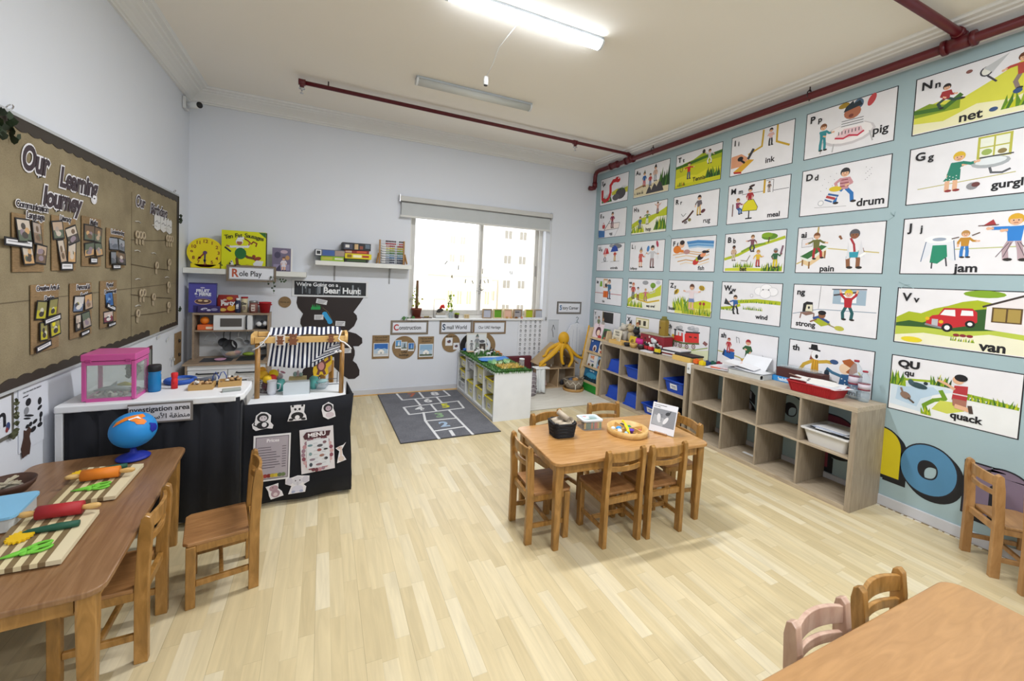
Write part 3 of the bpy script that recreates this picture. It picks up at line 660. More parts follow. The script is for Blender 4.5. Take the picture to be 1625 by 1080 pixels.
# hopscotch rug and vinyl mat
t = thing('hopscotch_rug', 'dark grey rug with a white hopscotch numbered 1 to 8', 'rug', (0, 0, 0))
mb = MB().m('rug'); mb.prism([(.69, 3.84), (1.70, 3.84), (1.712, 5.43), (.672, 5.47)], .0005, .008); mb.build('rug_base', t)
mb = MB().m('#34353a'); mb.bar(.688, 1.702, 3.832, 3.842, .0005, .0085); mb.beam((.689, 3.84, .0045), (.671, 5.47, .0045), .006, .008); mb.build('rug_edge', t)
mb = MB(); D = Draw(mb, Matrix(), 1, .0084, .00003); WL = '#d9dadc'; lw = .026
def RP(px, py): p = at(px, py, z=.008); return (p.x, p.y)
def rq(*pts, close=False): D.line([RP(*p) for p in pts], lw, WL, close)
rq((629.5, 624.5), (638.5, 634.5), (714, 627.5), (703.5, 619)); rq((665, 622), (673, 631.5)); rq((658.5, 633), (667.5, 643)); rq((693, 630), (701.5, 639))
rq((640.5, 646), (727, 636), (736, 647), (649.5, 657.5), close=True); rq((683.5, 641), (692.5, 651.5))
rq((672, 654), (675, 667.5), (697, 696)); rq((712, 650), (725, 663), (750.5, 689)); rq((677, 667.5), (725, 663)); rq((687, 684), (737, 676.5)); mb.build('court_lines', t)
mb = MB()
for ch, px, py, c_ in (('1', 717.5, 687, WL), ('2', 705, 673, '#9fb6cf'), ('3', 697.5, 658.5, '#7fa078'), ('4', 666, 648, WL), ('5', 707, 643.5, '#c9c81a'), ('6', 679, 635.5, WL), ('7', 654, 626.5, '#a8532e'), ('8', 690, 624.5, WL)):
    p = at(px, py, z=.0084); mb.m(c_); mb.text(ch, .2, tr(p.x, p.y, .0087) @ rz(math.radians(-2)), .008, depth=0)
mb.build('number', t)
t = thing('vinyl_mat', 'whitish wood pattern vinyl mat on the floor of the story corner', 'mat', (0, 0, 0))
mb = MB().m('mat_wood'); mb.bar(2.19, 3.503, 4.337, 5.47, .0005, .004); mb.build('mat_sheet', t)
mb = MB().m('#8f8a7d'); mb.bar(2.19, 3.503, 4.333, 4.3368, .0005, .0042); mb.build('mat_edge', t)

# ================================================================== investigation cabinet and market stall
t = thing('activity_bench', 'white topped bench with a black cloth front along the left wall', 'bench', (0, 0, 0))
mb = MB().m('#e3e5ea'); pts = [(-1.285, 2.955), (-.47, 2.955), (-.432, 2.99), (-.425, 3.22), (-.44, 3.42), (-.5, 3.49), (-1.285, 3.49)]; mb.prism(pts, .76, .8); o = mb.build('worktop', t); md = o.modifiers.new('b', 'BEVEL'); md.width = .008; md.segments = 3; md.limit_method = 'ANGLE'
mb = MB().m('#d8dadf'); mb.bar(-1.283, -1.25, 2.96, 3.0, 0, .7595, .004); mb.build('corner_post', t)
mb = MB().m('#d8dadf'); mb.bar(-1.283, -.485, 3.0, 3.47, .03, .7595); mb.build('cabinet_body', t)
mb = MB().m('black_cloth'); n = 40; vs = []; fs = []
for i in range(n+1):
    x = -1.245+(.795)*i/n; y = 2.965+.005*math.sin(i*1.1)
    for z in (.05, .4, .782+.006*math.sin(i*.5)): vs.append((x, y-(0.004*math.sin(i*.7) if z < .3 else 0), z))
for i in range(n):
    for q in (0, 1): fs.append((i*3+q, (i+1)*3+q, (i+1)*3+q+1, i*3+q+1))
mb.faces(vs, fs, None, True); o = mb.build('front_cloth', t); md = o.modifiers.new('s', 'SOLIDIFY'); md.thickness = .004
sg = thing('investigation_sign', 'grey sign reading Investigation area in English and Arabic on the black cloth', 'sign', (0, 0, 0))
a_, b_ = at(208, 643, y=2.945), at(307, 634.5, y=2.945)
mb = MB().m('#77716d'); mb.bar(-.975, b_.x+.0, 2.935, 2.939, .675, .79); mb.build('backing_card', sg)
mb = MB().m('#d5d3d9'); mb.bar(-.972, b_.x-.012, 2.9325, 2.9348, .685, .78); mb.build('sign_sheet', sg)
mb = MB().m('#17161c'); mb.text('Investigation area', .04, FRAME_BACK((-.835, 2.932, .757)), .0008); mb.text('\uFEE3\uFEE8\uFEC4\uFED8\uFE94 \uFE8D\uFEF7\uFEB3\uFE98\uFED4\uFEB4\uFE8E\uFEAD'[::-1], .038, FRAME_BACK((-.82, 2.932, .712)), .0006); mb.build('lettering', sg)

ST = thing('market_stall', 'role play market stall with wooden posts and black cloth front', 'stall', (0, 0, 0))
mb = MB().m('#dfe2e6'); mb.bar(-.44, .17, 3.12, 3.62, .655, .675, .003); mb.build('counter_top', ST)
for x, y in ((-.41, 3.15), (.14, 3.15), (-.41, 3.59), (.14, 3.59)):
    mb = MB().m('#cfd2d6'); mb.bar(x-.016, x+.016, y-.016, y+.016, 0, .6545, .003); mb.build('table_leg', ST)
for s_, x in ((0, -.402), (1, .139)):
    mb = MB().m('chairwood'); mb.cyl((x, 3.3, .676), (x, 3.3, 1.06), .0165, n=12); mb.build('post', ST)
mb = MB().m('pine'); mb.bar(-.42, .163, 3.28, 3.3, 1.062, 1.105, .003); mb.build('front_beam', ST)
for x in (-.432, .165):
    mb = MB().m('pine'); mb.prism([(q[0], q[1]) for q in rrect(.2, .075, .034, 6)], -.01, .01, Matrix(((0, 0, 1, x), (1, 0, 0, 3.375), (0, 1, 0, 1.088), (0, 0, 0, 1)))); mb.build('side_bracket', ST)
mb = MB().m('pine'); mb.bar(-.42, .163, 3.45, 3.468, 1.085, 1.12, .003); mb.build('back_beam', ST)
def cloth_front():
    n = 44; vs, fs = [], []; mb = MB().m('black_cloth'); x0_, x1_ = -.452, .205
    for i in range(n+1):
        f = i/n; x = x0_+(x1_-x0_)*f; y = 3.075+.006*math.sin(f*9)+.01*f*f
        ztop = .70+.02*f*f*f+.02*max(0, f-.85)*6*.3; 
        for k in range(7):
            g = k/6; z = .03+(ztop-.03)*g; xx = x+(.012*math.sin(g*6+1)*f**6 if f > .6 else 0)
            vs.append((xx, y-.006*math.sin(f*14+g*2)*(1-g), z))
    for i in range(n):
        for k in range(6): fs.append((i*7+k, (i+1)*7+k, (i+1)*7+k+1, i*7+k+1))
    mb.faces(vs, fs, None, True)
    # side return on the right
    vs = []; fs = []
    for i in range(13):
        f = i/12
        for k in range(4): g = k/3; vs.append((.205-.012*f+.01*math.sin(f*9+g*2)*(1-g)+.012*math.sin(g*6+1)*(1-f), 3.085+.5*f, .03+(.715-.03-.03*f)*g))
    for i in range(12):
        for k in range(3): fs.append((i*4+k, (i+1)*4+k, (i+1)*4+k+1, i*4+k+1))
    mb.faces(vs, fs, None, True)
    o = mb.build('front_cloth', ST); md = o.modifiers.new('s', 'SOLIDIFY'); md.thickness = .004
cloth_front()
mb = MB().m('#16181f'); mb.tube([(-.458, 3.05, .03), (-.46, 3.05, .4), (-.458, 3.055, .7), (-.456, 3.075, .725), (-.455, 3.1, .7), (-.455, 3.11, .5)], .011, 8); mb.build('cloth_edge_roll', ST)
# awning: striped navy and white
def stripes(name='stripe'):
    if name in MATS: return MATS[name]
    m, N, L, b = new_mat('navy_white_stripe'); uv = N.new('ShaderNodeUVMap'); sp = N.new('ShaderNodeSeparateXYZ'); L.new(uv.outputs[0], sp.inputs[0])
    a = N.new('ShaderNodeMath'); a.operation = 'FRACT'; c_ = N.new('ShaderNodeMath'); c_.operation = 'GREATER_THAN'; c_.inputs[1].default_value = .5
    L.new(sp.outputs[0], a.inputs[0]); L.new(a.outputs[0], c_.inputs[0]); mx = N.new('ShaderNodeMix'); mx.data_type = 'RGBA'; mx.inputs[6].default_value = srgb('e4e6ec')+(1,); mx.inputs[7].default_value = srgb('161d3d')+(1,)
    L.new(c_.outputs[0], mx.inputs[0]); L.new(mx.outputs[2], b.inputs['Base Color']); b.inputs['Roughness'].default_value = .85; MATS[name] = m; return m
def strip_cloth(name, path_fn, x_of, n_s, nx, nk, parent):
    """cloth grid with u = stripe count across"""
    bm = bmesh.new(); uvl = bm.loops.layers.uv.new('UVMap'); V = [[bm.verts.new(path_fn(i/nx, k/nk)) for k in range(nk+1)] for i in range(nx+1)]
    for i in range(nx):
        for k in range(nk):
            f = bm.faces.new((V[i][k], V[i+1][k], V[i+1][k+1], V[i][k+1])); f.smooth = True
            for lp, (a, b_) in zip(f.loops, ((i, k), (i+1, k), (i+1, k+1), (i, k+1))): lp[uvl].uv = (x_of(a/nx, b_/nk)*n_s, b_/nk)
    me = bpy.data.meshes.new(name); bm.to_mesh(me); bm.free(); me.materials.append(stripes()); o = bpy.data.objects.new(name, me); COL.objects.link(o); o.parent = parent
    md = o.modifiers.new('s', 'SOLIDIFY'); md.thickness = .003; return o
aw = thing('striped_awning', 'navy and white striped cloth awning tied over the market stall beams', 'awning', (0, 0, 0))
def p_back(u, v):   # slopes from the back beam forward and under the front beam
    x = -.345+.475*u; z = 1.148-.035*v-.02*math.sin(PI*v)-.004*math.sin(u*20); y = 3.47-.15*v; return (x, y, z)
strip_cloth('awning_top', p_back, lambda u, v: u, 15, 40, 6, aw)
def p_front(u, v):   # hangs below the front beam on its inner side, gathered to the right end
    bot = .884+.012*math.cos(u*7)
    if u > .62: bot = .884+(u-.62)/.38*.135
    x = -.325+.45*u+v*(-.035+.055*u)*.6; z = 1.075+(bot-1.075)*v; y = 3.318+.006*math.sin(u*34+v*2)-.01*v; return (x, y, z)
strip_cloth('awning_drape', p_front, lambda u, v: u+(v*.10*max(0, u-.6)/.4), 17, 68, 8, aw)
def p_tuck(u, v):
    x = -.06+.19*u; z0_ = 1.07-.02*u; z1_ = .90+.12*u; return (x+.02*v*(1-u)*-1, 3.302-.004*math.sin(u*20), z0_+(z1_-z0_)*v)
def tuckx(u, v): return u*.8+v*(.55-.2*u)
strip_cloth('awning_tuck', lambda u, v: (.125-.0-(1-u)*.2*(v**.8), 3.3-.006*math.sin(v*16), 1.06-(.055+.02*u)*v-.1*v*(1-u)), lambda u, v: v, 7, 10, 24, aw)
mb = MB().m('#e4e4e6'); mb.tube([(-.37, 3.27, 1.06), (-.36, 3.262, 1.085), (-.34, 3.266, 1.11), (-.33, 3.28, 1.14)], .005, 6); mb.tube([(-.36, 3.268, 1.08), (-.385, 3.262, 1.07), (-.38, 3.268, 1.045), (-.355, 3.268, 1.05), (-.36, 3.262, 1.075), (-.4, 3.265, 1.035), (-.43, 3.27, 1.02)], .004, 6); mb.build('tie_string', aw)
mb = MB().m('#e4e4e6'); mb.tube([(.13, 3.262, 1.15), (.11, 3.262, 1.09), (.125, 3.262, 1.07), (.15, 3.262, 1.06), (.18, 3.26, 1.035), (.2, 3.26, 1.01)], .005, 6); mb.ball((.1, 3.3, .985), (.018, .01, .01)); mb.ball((.125, 3.29, .99), (.014, .01, .01)); mb.build('tie_string', aw)
def teddy(x, z, s, label, backing=False):
    t = thing('teddy_cutout', label, 'cutout', (x, 3.273, z)); F = FRAME_BACK((0, 0, 0))
    if backing: mb = MB().m('#dcd8d4'); mb.prism(rrect(s*.85, s*1.05, s*.12), -.001, .001, F @ tr(0, 0, 0)); mb.build('backing_paper', t)
    mb = MB().m('#7a4a30'); M_ = F @ tr(0, 0, .001)
    mb.prism(circ(s*.25, 18, s*.22, (0, s*.17)), 0, .004, M_)
    for q in (-1, 1):
        mb.prism(circ(s*.09, 12, None, (q*s*.2, s*.34)), 0, .0035, M_); mb.prism(circ(s*.1, 12, s*.07, (q*s*.27, -s*.08)), 0, .0033, M_); mb.prism(circ(s*.11, 12, s*.09, (q*s*.17, -s*.38)), 0, .0034, M_)
    mb.prism(circ(s*.26, 18, s*.28, (0, -s*.16)), 0, .0038, M_); mb.build('bear_shape', t)
    mb = MB(); D = Draw(mb, F @ tr(0, 0, .0052)); D.ell(0, s*.1, s*.09, s*.07, '#a37653'); D.ell(0, s*.13, s*.03, s*.022, '#231612'); D.ell(-s*.09, s*.2, s*.02, s*.025, '#231612'); D.ell(s*.09, s*.2, s*.02, s*.025, '#231612'); mb.build('face', t)
teddy(-.265, 1.085, .07, 'small brown teddy cutout on white paper at the left of the stall beam', True)
teddy(-.185, 1.09, .092, 'larger brown teddy cutout in the middle of the stall beam')
teddy(.06, 1.09, .066, 'small brown teddy cutout at the right end of the stall beam')

# ================================================================== painted alphabet panels on the green wall
CY = [5.372, 4.606, 3.857, 3.101, 2.355, 1.604]       # left edge (far side) of each column
CZ = [2.765, 2.262, 1.757, 1.25, .748]                 # bottom edge of each row
PW, PH = .644, .403
BLK = '#15151c'; GR = ['#5d8a1e', '#8fae1b', '#3f6e22', '#c3c71c']; LG = ['#b9c422', '#d6cf2a', '#9db31f']; DG = ['#2f5a24', '#4c7d22', '#20421f']; SK = '#e3b492'; SK2 = '#8a5a3c'
def g_grass(D, y=.28, c1='#c9cf3a', c2='#8fae1b', x0=.02, x1=1.58):
    D.field(x0, x1, .02, [y, y*1.1, y*.95, y*1.15, y], c1); D.field(x0, x1, .02, [y*.5, y*.35, y*.6, y*.4, y*.55], c2)
def p_Ss(D):
    D.field(.7, 1.58, .3, [.42, .5, .44, .5], '#c9c93c'); D.tufts(.1, .7, .08, .3, DG, 12); D.line([(.12, .55), (.14, .25), (.3, .14), (.5, .2), (.62, .42), (.6, .68), (.75, .82), (.95, .82)], .13, '#c3262c'); D.ell(1.0, .83, .15, .1, '#c3262c', -.3); D.ell(1.05, .87, .03, .025, '#ffffff'); D.line([(.16, .72), (.24, .8)], .06, BLK)
    D.ell(1.2, .3, .28, .2, '#4d4b50'); D.ell(.95, .2, .2, .12, '#5c5a60'); D.tufts(1.0, 1.5, .42, .16, DG, 8)
def p_Aa(D):
    D.field(.02, 1.58, .02, [.3, .4, .35, .45, .4], '#ddd2b0'); D.tufts(1.2, 1.56, .2, .6, DG, 9, .2); D.person(.5, .32, .5, '#6a4a2a', '#1f5aa0', '#b32a2a', SK, hat='#6a6f60'); D.person(.78, .3, .42, '#3a2a20', '#b33a3a', '#3f5a8a', SK); D.person(1.0, .42, .5, '#2a2220', '#c9a898', '#9aa0a8', SK, hat=BLK)
    for x, r in ((.75, .14), (.98, .17), (1.2, .2)): D.poly([(x-r, .06), (x+r, .06), (x+r*.5, .06+r*1.2), (x, .08+r*1.6), (x-r*.5, .06+r)], '#45434a')
    D.tufts(.08, .5, .1, .14, ['#333333', '#555555'], 9); D.line([(.1, .3), (.5, .36)], .03, '#8a5a2a')
def p_Tt(D):
    D.rect(.01, .01, 1.59, .62, '#c6c81e'); D.field(.01, 1.59, .6, [.62, .7, .74, .86, .78, .72], '#9fb21e'); D.line([(.02, .62), (.5, .66), (1.0, .72), (1.58, .76)], .08, '#3f6e22')
    D.field(.01, 1.59, .1, [.3, .35, .28, .4, .34], '#d8d42c'); D.person(.5, .22, .5, '#4a3020', '#c4262c', '#24457f', SK, ((-1.4, -1.2), (1.2, 1.6))); D.ell(.22, .54, .06, .075, '#333333'); D.ell(.22, .54, .045, .06, '#c6c81e')
    D.person(1.2, .5, .42, '#4a3020', '#c9c9cf', '#e6e6e6', SK, ((-1.8, -2.4), (1.4, .8)), ((-.5, .3), (.5, -.2))); D.ell(1.0, .97-.08, .05, .06, '#333333'); D.tufts(1.1, 1.56, .12, .3, DG, 16); D.tufts(.1, .4, .05, .14, ['#a8641c', '#5d8a1e'], 10)
    D.txt(.66, .16, 'Tennis', .2, BLK, .006)
def p_Ii(D):
    D.line([(.86, .96), (.84, .58), (.5, .46)], .045, '#c9a42a'); D.line([(1.2, 1.0-.02), (1.2, .6), (1.5, .44)], .045, '#c9a42a'); D.person(1.05, .55, .42, '#2a2220', '#d9b4b8', '#222226', SK, ((-.6, 1.8), (.6, -1.8)))
    D.poly([(.02, .2), (.02, .5), (.3, .52), (.5, .38), (.4, .2)], '#d99b78'); D.poly([(.1, .1), (.5, .34), (.66, .3), (.3, .04)], '#d8a52c'); D.poly([(.1, .1), (.12, .05), (.34, .0+.02), (.32, .07)], '#b22a2a'); D.ell(.28, .4, .08, .06, BLK); D.line([(.25, .4), (.4, .28)], .05, BLK); D.line([(.5, .36), (.62, .56)], .07, '#3a3a40')
    D.txt(.95, .2, 'ink', .23, BLK, .006)
def p_Pp(D):
    D.ell(.72, .94, .1, .055, '#a98a2a', .1); D.ell(.98, .9, .085, .1, '#4f6a86'); D.ell(1.2, .9, .06, .12, '#c4454a', -.4); D.ell(.82, .34, .48, .22, '#cfcbd0'); D.ell(.82, .36, .43, .19, '#f2eef0'); D.poly([(.6, .33), (.75, .46), (1.05, .44), (1.1, .32), (.85, .26)], '#e9c7cf'); D.line([(.6, .31), (.75, .27), (.85, .31), (1.0, .27), (1.1, .33)], .035, '#c9304a')
    D.line([(.36, .3), (.33, .06)], .025, '#b9b9bd'); D.line([(1.2, .3), (1.26, .1)], .025, '#b9b9bd'); D.line([(.58, .2), (.56, .04)], .025, '#b9b9bd')
    D.person(.36, .12, .58, '#7a4a2a', '#2f8a94', '#2f8a94', SK, ((.3, 1.2), (.8, 1.6))); D.poly([(.66, .5), (1.1, .48), (1.02, .66), (.78, .68)], '#e6e6ea')
    for q in (.52, .57, .62): D.line([(.7, q), (1.08, q-.01)], .012, '#3a3a44')
    D.ell(.88, .76, .15, .13, '#b06c50'); D.poly([(.72, .8), (1.05, .86), (1.0, .96), (.9, .93), (.88, 1.0-.01), (.76, .9)], '#22303a'); D.ell(.86, .7, .045, .035, '#7a3c30')
    for i in range(7): D.line([(.66+.06*i, .36), (.66+.06*i, .42)], .014, '#3a3a44')
    D.txt(1.25, .27, 'pig', .27, BLK, .007)
def p_Nn(D):
    D.field(.01, 1.59, .08, [.42, .5, .46, .62, .8, .92], '#d8d84a'); D.field(.01, 1.59, .02, [.2, .14, .3, .24, .4], '#ece9c0'); D.field(.01, .6, .3, [.44, .5, .42, .46], '#7f9c1e'); D.line([(.02, .4), (.4, .36), (.6, .52)], .07, '#3f6e22')
    D.person(.42, .32, .46, '#2a2220', '#a33034', '#2f4a44', SK, ((-.3, 1.0), (.3, 1.4)), ((-.9, .4), (1.0, 1.5))); D.line([(.9, .7), (1.0, .58)], .025, '#44444c'); D.ell(.88, .78, .075, .08, '#3a3a44'); D.ell(.88, .78, .055, .06, '#e8e8e0'); D.poly([(.84, .84), (1.12, 1.0-.03), (.95, .74)], '#c3c6ca')
    D.person(1.28, .36, .56, '#6a3a24', '#b3483c', '#8a7a74', SK, ((-1.5, -1.2), (1.9, 2.2)), ((-.4, .3), (.6, -.4))); D.tufts(1.1, 1.58, .1, .3, GR, 14); D.ell(1.24, .34, .05, .04, '#33507f'); D.ell(1.0, .14, .05, .035, '#33507f'); D.ell(.68, .86, .04, .03, '#8a5a54')
    D.txt(.6, .12, 'net', .26, BLK, .007)
def p_Ee(D):
    D.poly([(.35, .28), (1.2, .3), (1.25, .5), (.6, .52)], '#efe3e0'); D.line([(.35, .28), (1.2, .3), (1.25, .5), (.6, .52)], .02, '#8a8288', True); D.line([(.02, .1), (.02, .3), (.36, .26), (.36, .02)], .01, '#2f5f9a'); D.poly([(.02, .02), (.02, .3), (.4, .26), (.4, .02)], '#3a6ea8'); D.line([(.36, .3), (.7, .62)], .025, '#3a3a44')
    D.person(.82, .34, .6, '#3a2420', '#8a2a4a', '#6a2a3a', SK, ((-.7, .8), (.7, -.8))); D.ell(.32, .42, .09, .08, '#b23a3a'); D.line([(.24, .46), (.3, .58), (.4, .46)], .015, '#b23a3a'); D.line([(1.0, .02), (1.2, .3)], .012, '#8a8288'); D.txt(.68, .14, 'egg', .17, BLK, .005)
def p_Hh(D):
    D.field(.01, 1.59, .1, [.36, .52, .56, .62, .78], '#b8c322'); D.field(.01, 1.59, .02, [.2, .34, .3, .5, .5], '#eceada'); D.tufts(.02, .6, .05, .3, GR+LG, 26); D.tufts(1.1, 1.58, .08, .42, GR+DG, 22)
    D.person(.42, .18, .42, '#5a3a24', '#2f5f9a', '#33507f', SK); D.person(.75, .3, .46, '#8a6a34', '#6f8f5a', '#e6e6e6', SK, ((-1.3, -.8), (1.3, .8))); D.person(1.2, .6, .38, '#3a2a20', '#c99a90', '#6a4a4a', SK, ((-1.9, -2.3), (1.9, 2.3))); D.txt(.7, .13, 'hop', .2, BLK, .005)
def p_Rr(D):
    D.person(.95, .36, .58, '#2a2024', '#6a6268', '#cfae5a', SK, ((-.7, -.2), (.3, -.6))); D.line([(.75, .5), (.55, .3), (.38, .22)], .06, '#4a2a2a'); D.ell(.5, .2, .07, .05, '#7a7476'); D.ell(.64, .26, .06, .05, '#8a8450'); D.ell(1.1, .46, .08, .05, '#5a2a34', .4); D.line([(.32, .46), (.4, .38), (.5, .46)], .015, '#3a3a44'); D.txt(1.12, .18, 'rug', .22, BLK, .006)
def p_Mm(D):
    D.line([(.4, .72), (.96, .72)], .012, '#55555c'); D.line([(1.2, .7), (1.57, .7)], .012, '#55555c'); D.line([(.98, .68), (.98, .98)], .05, '#c9a02a'); D.line([(1.02, .96), (1.2, .96), (1.2, .66)], .012, '#55555c'); D.person(1.1, .68, .26, '#3a2a20', '#6a5a54', '#8a7a70', SK)
    D.person(.62, .38, .5, '#1f1a1c', '#a3222c', '#a3222c', SK); D.poly([(.42, .3), (.46, .46), (.58, .56), (.72, .56), (.84, .36), (.82, .28)], '#d9cf1e'); D.line([(.42, .3), (.46, .46), (.58, .56), (.72, .56), (.84, .36), (.82, .28)], .012, '#3a3420', True); D.line([(.62, .28), (.62, .12)], .03, '#222226'); D.line([(.54, .1), (.7, .1)], .03, '#222226')
    D.person(.3, .2, .46, '#8a5a24', '#8a3a5a', '#2a5f9a', SK, ((.6, 1.4), (.9, 1.5)), ((.8, 0), (1.0, 0))); D.line([(.16, .2), (.16, .5)], .03, '#7a5a54'); D.ell(.66, .9, .08, .03, '#3a2424', .2); D.txt(1.1, .12, 'meal', .2, BLK, .006)
def p_Dd(D):
    D.line([(.3, .16), (.9, .12)], .008, '#9a9aa0'); D.person(.84, .16, .76, '#2a2a30', '#c99098', '#1f6fb8', SK, ((-.9, .4), (.5, -1.2)), ((-.7, -.1), (.7, .1)), stripes='#8a3a44'); D.poly([(.5, .32), (.66, .26), (.8, .42), (.66, .52)], '#e6e6ea'); D.line([(.53, .36), (.68, .3)], .05, '#b23a3c'); D.line([(.56, .41), (.74, .35)], .04, '#2f5f9a'); D.ell(.68, .5, .12, .055, '#d9c01e', -.1); D.line([(.5, .3), (.63, .24)], .03, '#2f5f9a'); D.ell(.42, .24, .06, .06, '#b9bcc4'); D.ell(.42, .24, .045, .045, '#f0f0f2')
    for i in range(9): D.ell(.4+i*.01+.1*(i % 3), .5+.04*i, .008, .008, '#8a8a92', n=5); D.ell(1.2+.03*(i % 4), .6+.03*i, .008, .008, '#8a8a92', n=5)
    D.txt(1.08, .15, 'drum', .26, BLK, .008)
def p_Gg(D):
    D.line([(.15, .26), (1.3, .34)], .014, '#b9b46a'); D.rect(.86, .62, 1.24, .98, '#b9b84a'); D.rect(.89, .65, 1.21, .95, '#e6eadc'); D.line([(1.05, .64), (1.05, .96)], .02, '#b9b84a'); D.line([(.88, .8), (1.22, .8)], .02, '#b9b84a'); D.ell(.97, .72, .06, .05, '#9ab05a'); D.ell(1.14, .7, .05, .04, '#8a7a4a')
    D.ell(1.02, .55, .22, .09, '#a9afb4'); D.ell(1.02, .57, .18, .06, '#dfe6ea'); D.line([(1.02, .46), (1.04, .38), (1.16, .36), (1.24, .4)], .03, '#55585e'); D.line([(.9, .64), (1.26, .64)], .02, '#3a3a44')
    D.person(.58, .16, .66, '#d9b42a', '#1f7f6a', '#1f7f6a', SK, ((1.0, 1.8), (1.2, 1.8)), skirt=True, shoe='#8a2a2a', lean=.3)
    for i in range(8): D.ell(.52+.04*(i % 4), .34+.05*(i//4)+.02*(i % 2), .009, .009, '#dfe9e6', n=5)
    D.ell(.84, .2, .07, .06, '#8f8f94'); D.ell(.88, .22, .05, .04, '#6a3a3a'); D.txt(1.06, .17, 'gurgle', .21, BLK, .007)
def p_Uu(D):
    D.ell(1.15, .9, .3, .09, '#7a7c82'); D.ell(.85, .93, .12, .06, '#9a9ca2'); D.person(.5, .34, .42, '#5a3a24', '#e6c4b8', '#22222a', SK, ((-.4, 1), (.5, 2.4)), ((-.5, .4), (.4, -.2))); D.poly([(.38, .62), (.5, .86), (.64, .84), (.74, .64)], '#c3262c'); D.line([(.5, .66), (.56, .84)], .03, '#e6e6ea')
    D.person(1.08, .36, .44, '#5a3a24', '#b23a2a', '#c99a2a', SK, ((-.4, 1), (.4, 2.6))); D.poly([(.82, .7), (.92, .88), (1.06, .94), (1.2, .86), (1.26, .72)], '#24479f'); D.line([(.3, .32), (.7, .36)], .015, '#9a9ca2'); D.line([(.85, .34), (1.35, .36)], .02, '#b4b6ba'); D.txt(.86, .11, 'umbrella', .145, BLK, .005)
def p_Ll(D):
    D.person(.55, .14, .62, '#b98a5a', '#c4564c', '#c4564c', SK, ((-.2, 0), (.6, 1.4)), skirt=True, hat='#6a6f7a'); D.person(1.08, .12, .74, '#3a342e', '#c9c9ce', '#8a6a6a', SK, ((-1.0, -1.8), (1.0, 1.5))); D.ell(.88, .74, .06, .1, '#3f7fc4', -.2); D.ell(1.28, .88, .05, .11, '#b23a54', .3); D.line([(.84, .64), (.72, .5)], .008, '#55555c'); D.line([(1.3, .77), (1.34, .4)], .006, '#9a9aa0'); D.txt(.06, .09, 'lollipop', .14, BLK, .005)
def p_Ff(D):
    for i, y in enumerate((.86, .82, .78, .74, .7)): D.line([(.62+.02*i, y), (1.0, y+.02), (1.52, y-.03)], .05, ['#4f8fc9', '#3f7fba', '#86b4da', '#5f9ad0', '#a9c8e2'][i])
    for i, y in enumerate((.5, .42, .3, .22, .56)): D.line([(.1+.1*i, y), (.6, y+.05), (1.1, y-.02), (1.4, y+.06)], .03, ['#d8b48a', '#e2c9a4', '#c99a5a', '#e9d6ba', '#d9b890'][i])
    D.ell(.25, .66, .15, .12, '#dd7a1e'); D.line([(.3, .62), (.48, .6)], .08, '#dd7a1e'); D.ell(.42, .8, .1, .1, SK); D.ell(.43, .86, .09, .07, '#2a2024'); D.ell(.62, .58, .12, .07, '#b98a86'); D.ell(.96, .28, .11, .08, '#c3322a', .5); D.ell(1.0, .36, .05, .06, '#a8b42a'); D.ell(1.12, .42, .12, .08, '#22222a', .5); D.ell(1.2, .48, .1, .06, '#e0936a', .4); D.ell(1.24, .56, .08, .04, '#22222a'); D.ell(1.34, .56, .06, .035, '#22222a'); D.txt(1.05, .1, 'fish', .2, BLK, .006)
def p_Bb(D):
    D.line([(.03, .34), (.4, .44), (.75, .6), (1.56, .82)], .07, '#b3c022'); D.line([(.5, .52), (.8, .66), (1.1, .7)], .05, '#7f9f1e'); D.ell(1.2, .86, .2, .08, '#5d8a1e'); D.ell(1.14, .9, .14, .06, '#7fa522'); D.line([(1.18, .72), (1.2, .84)], .03, '#5a4a24')
    D.field(.05, 1.55, .03, [.1, .12, .1, .14], '#cdd23a'); D.tufts(.3, .8, .12, .16, GR, 22); D.tufts(1.05, 1.52, .03, .2, GR+DG, 30); D.person(.28, .3, .4, '#2a2024', '#c9a88a', '#c9b8a8', SK2); D.person(.78, .5, .44, '#7a5a34', '#7a4a54', '#4a4648', SK, ((-1.2, -1.6), (.8, .4)), ((-.4, .4), (.4, -.4))); D.person(.95, .14, .42, '#b98a2a', '#d9b42a', '#b23a3a', SK, ((-.9, -.4), (.6, 1.8))); D.person(1.38, .12, .46, '#7a8288', '#2a5f3a', '#d9c422', SK2, ((-.6, .4), (.9, 2.4))); D.line([(1.5, .44), (1.54, .62)], .04, '#7a5a6a'); D.line([(.5, .3), (.66, .28), (.74, .42)], .015, '#8a7a5a'); D.txt(.48, .08, 'bat', .18, BLK, .006)
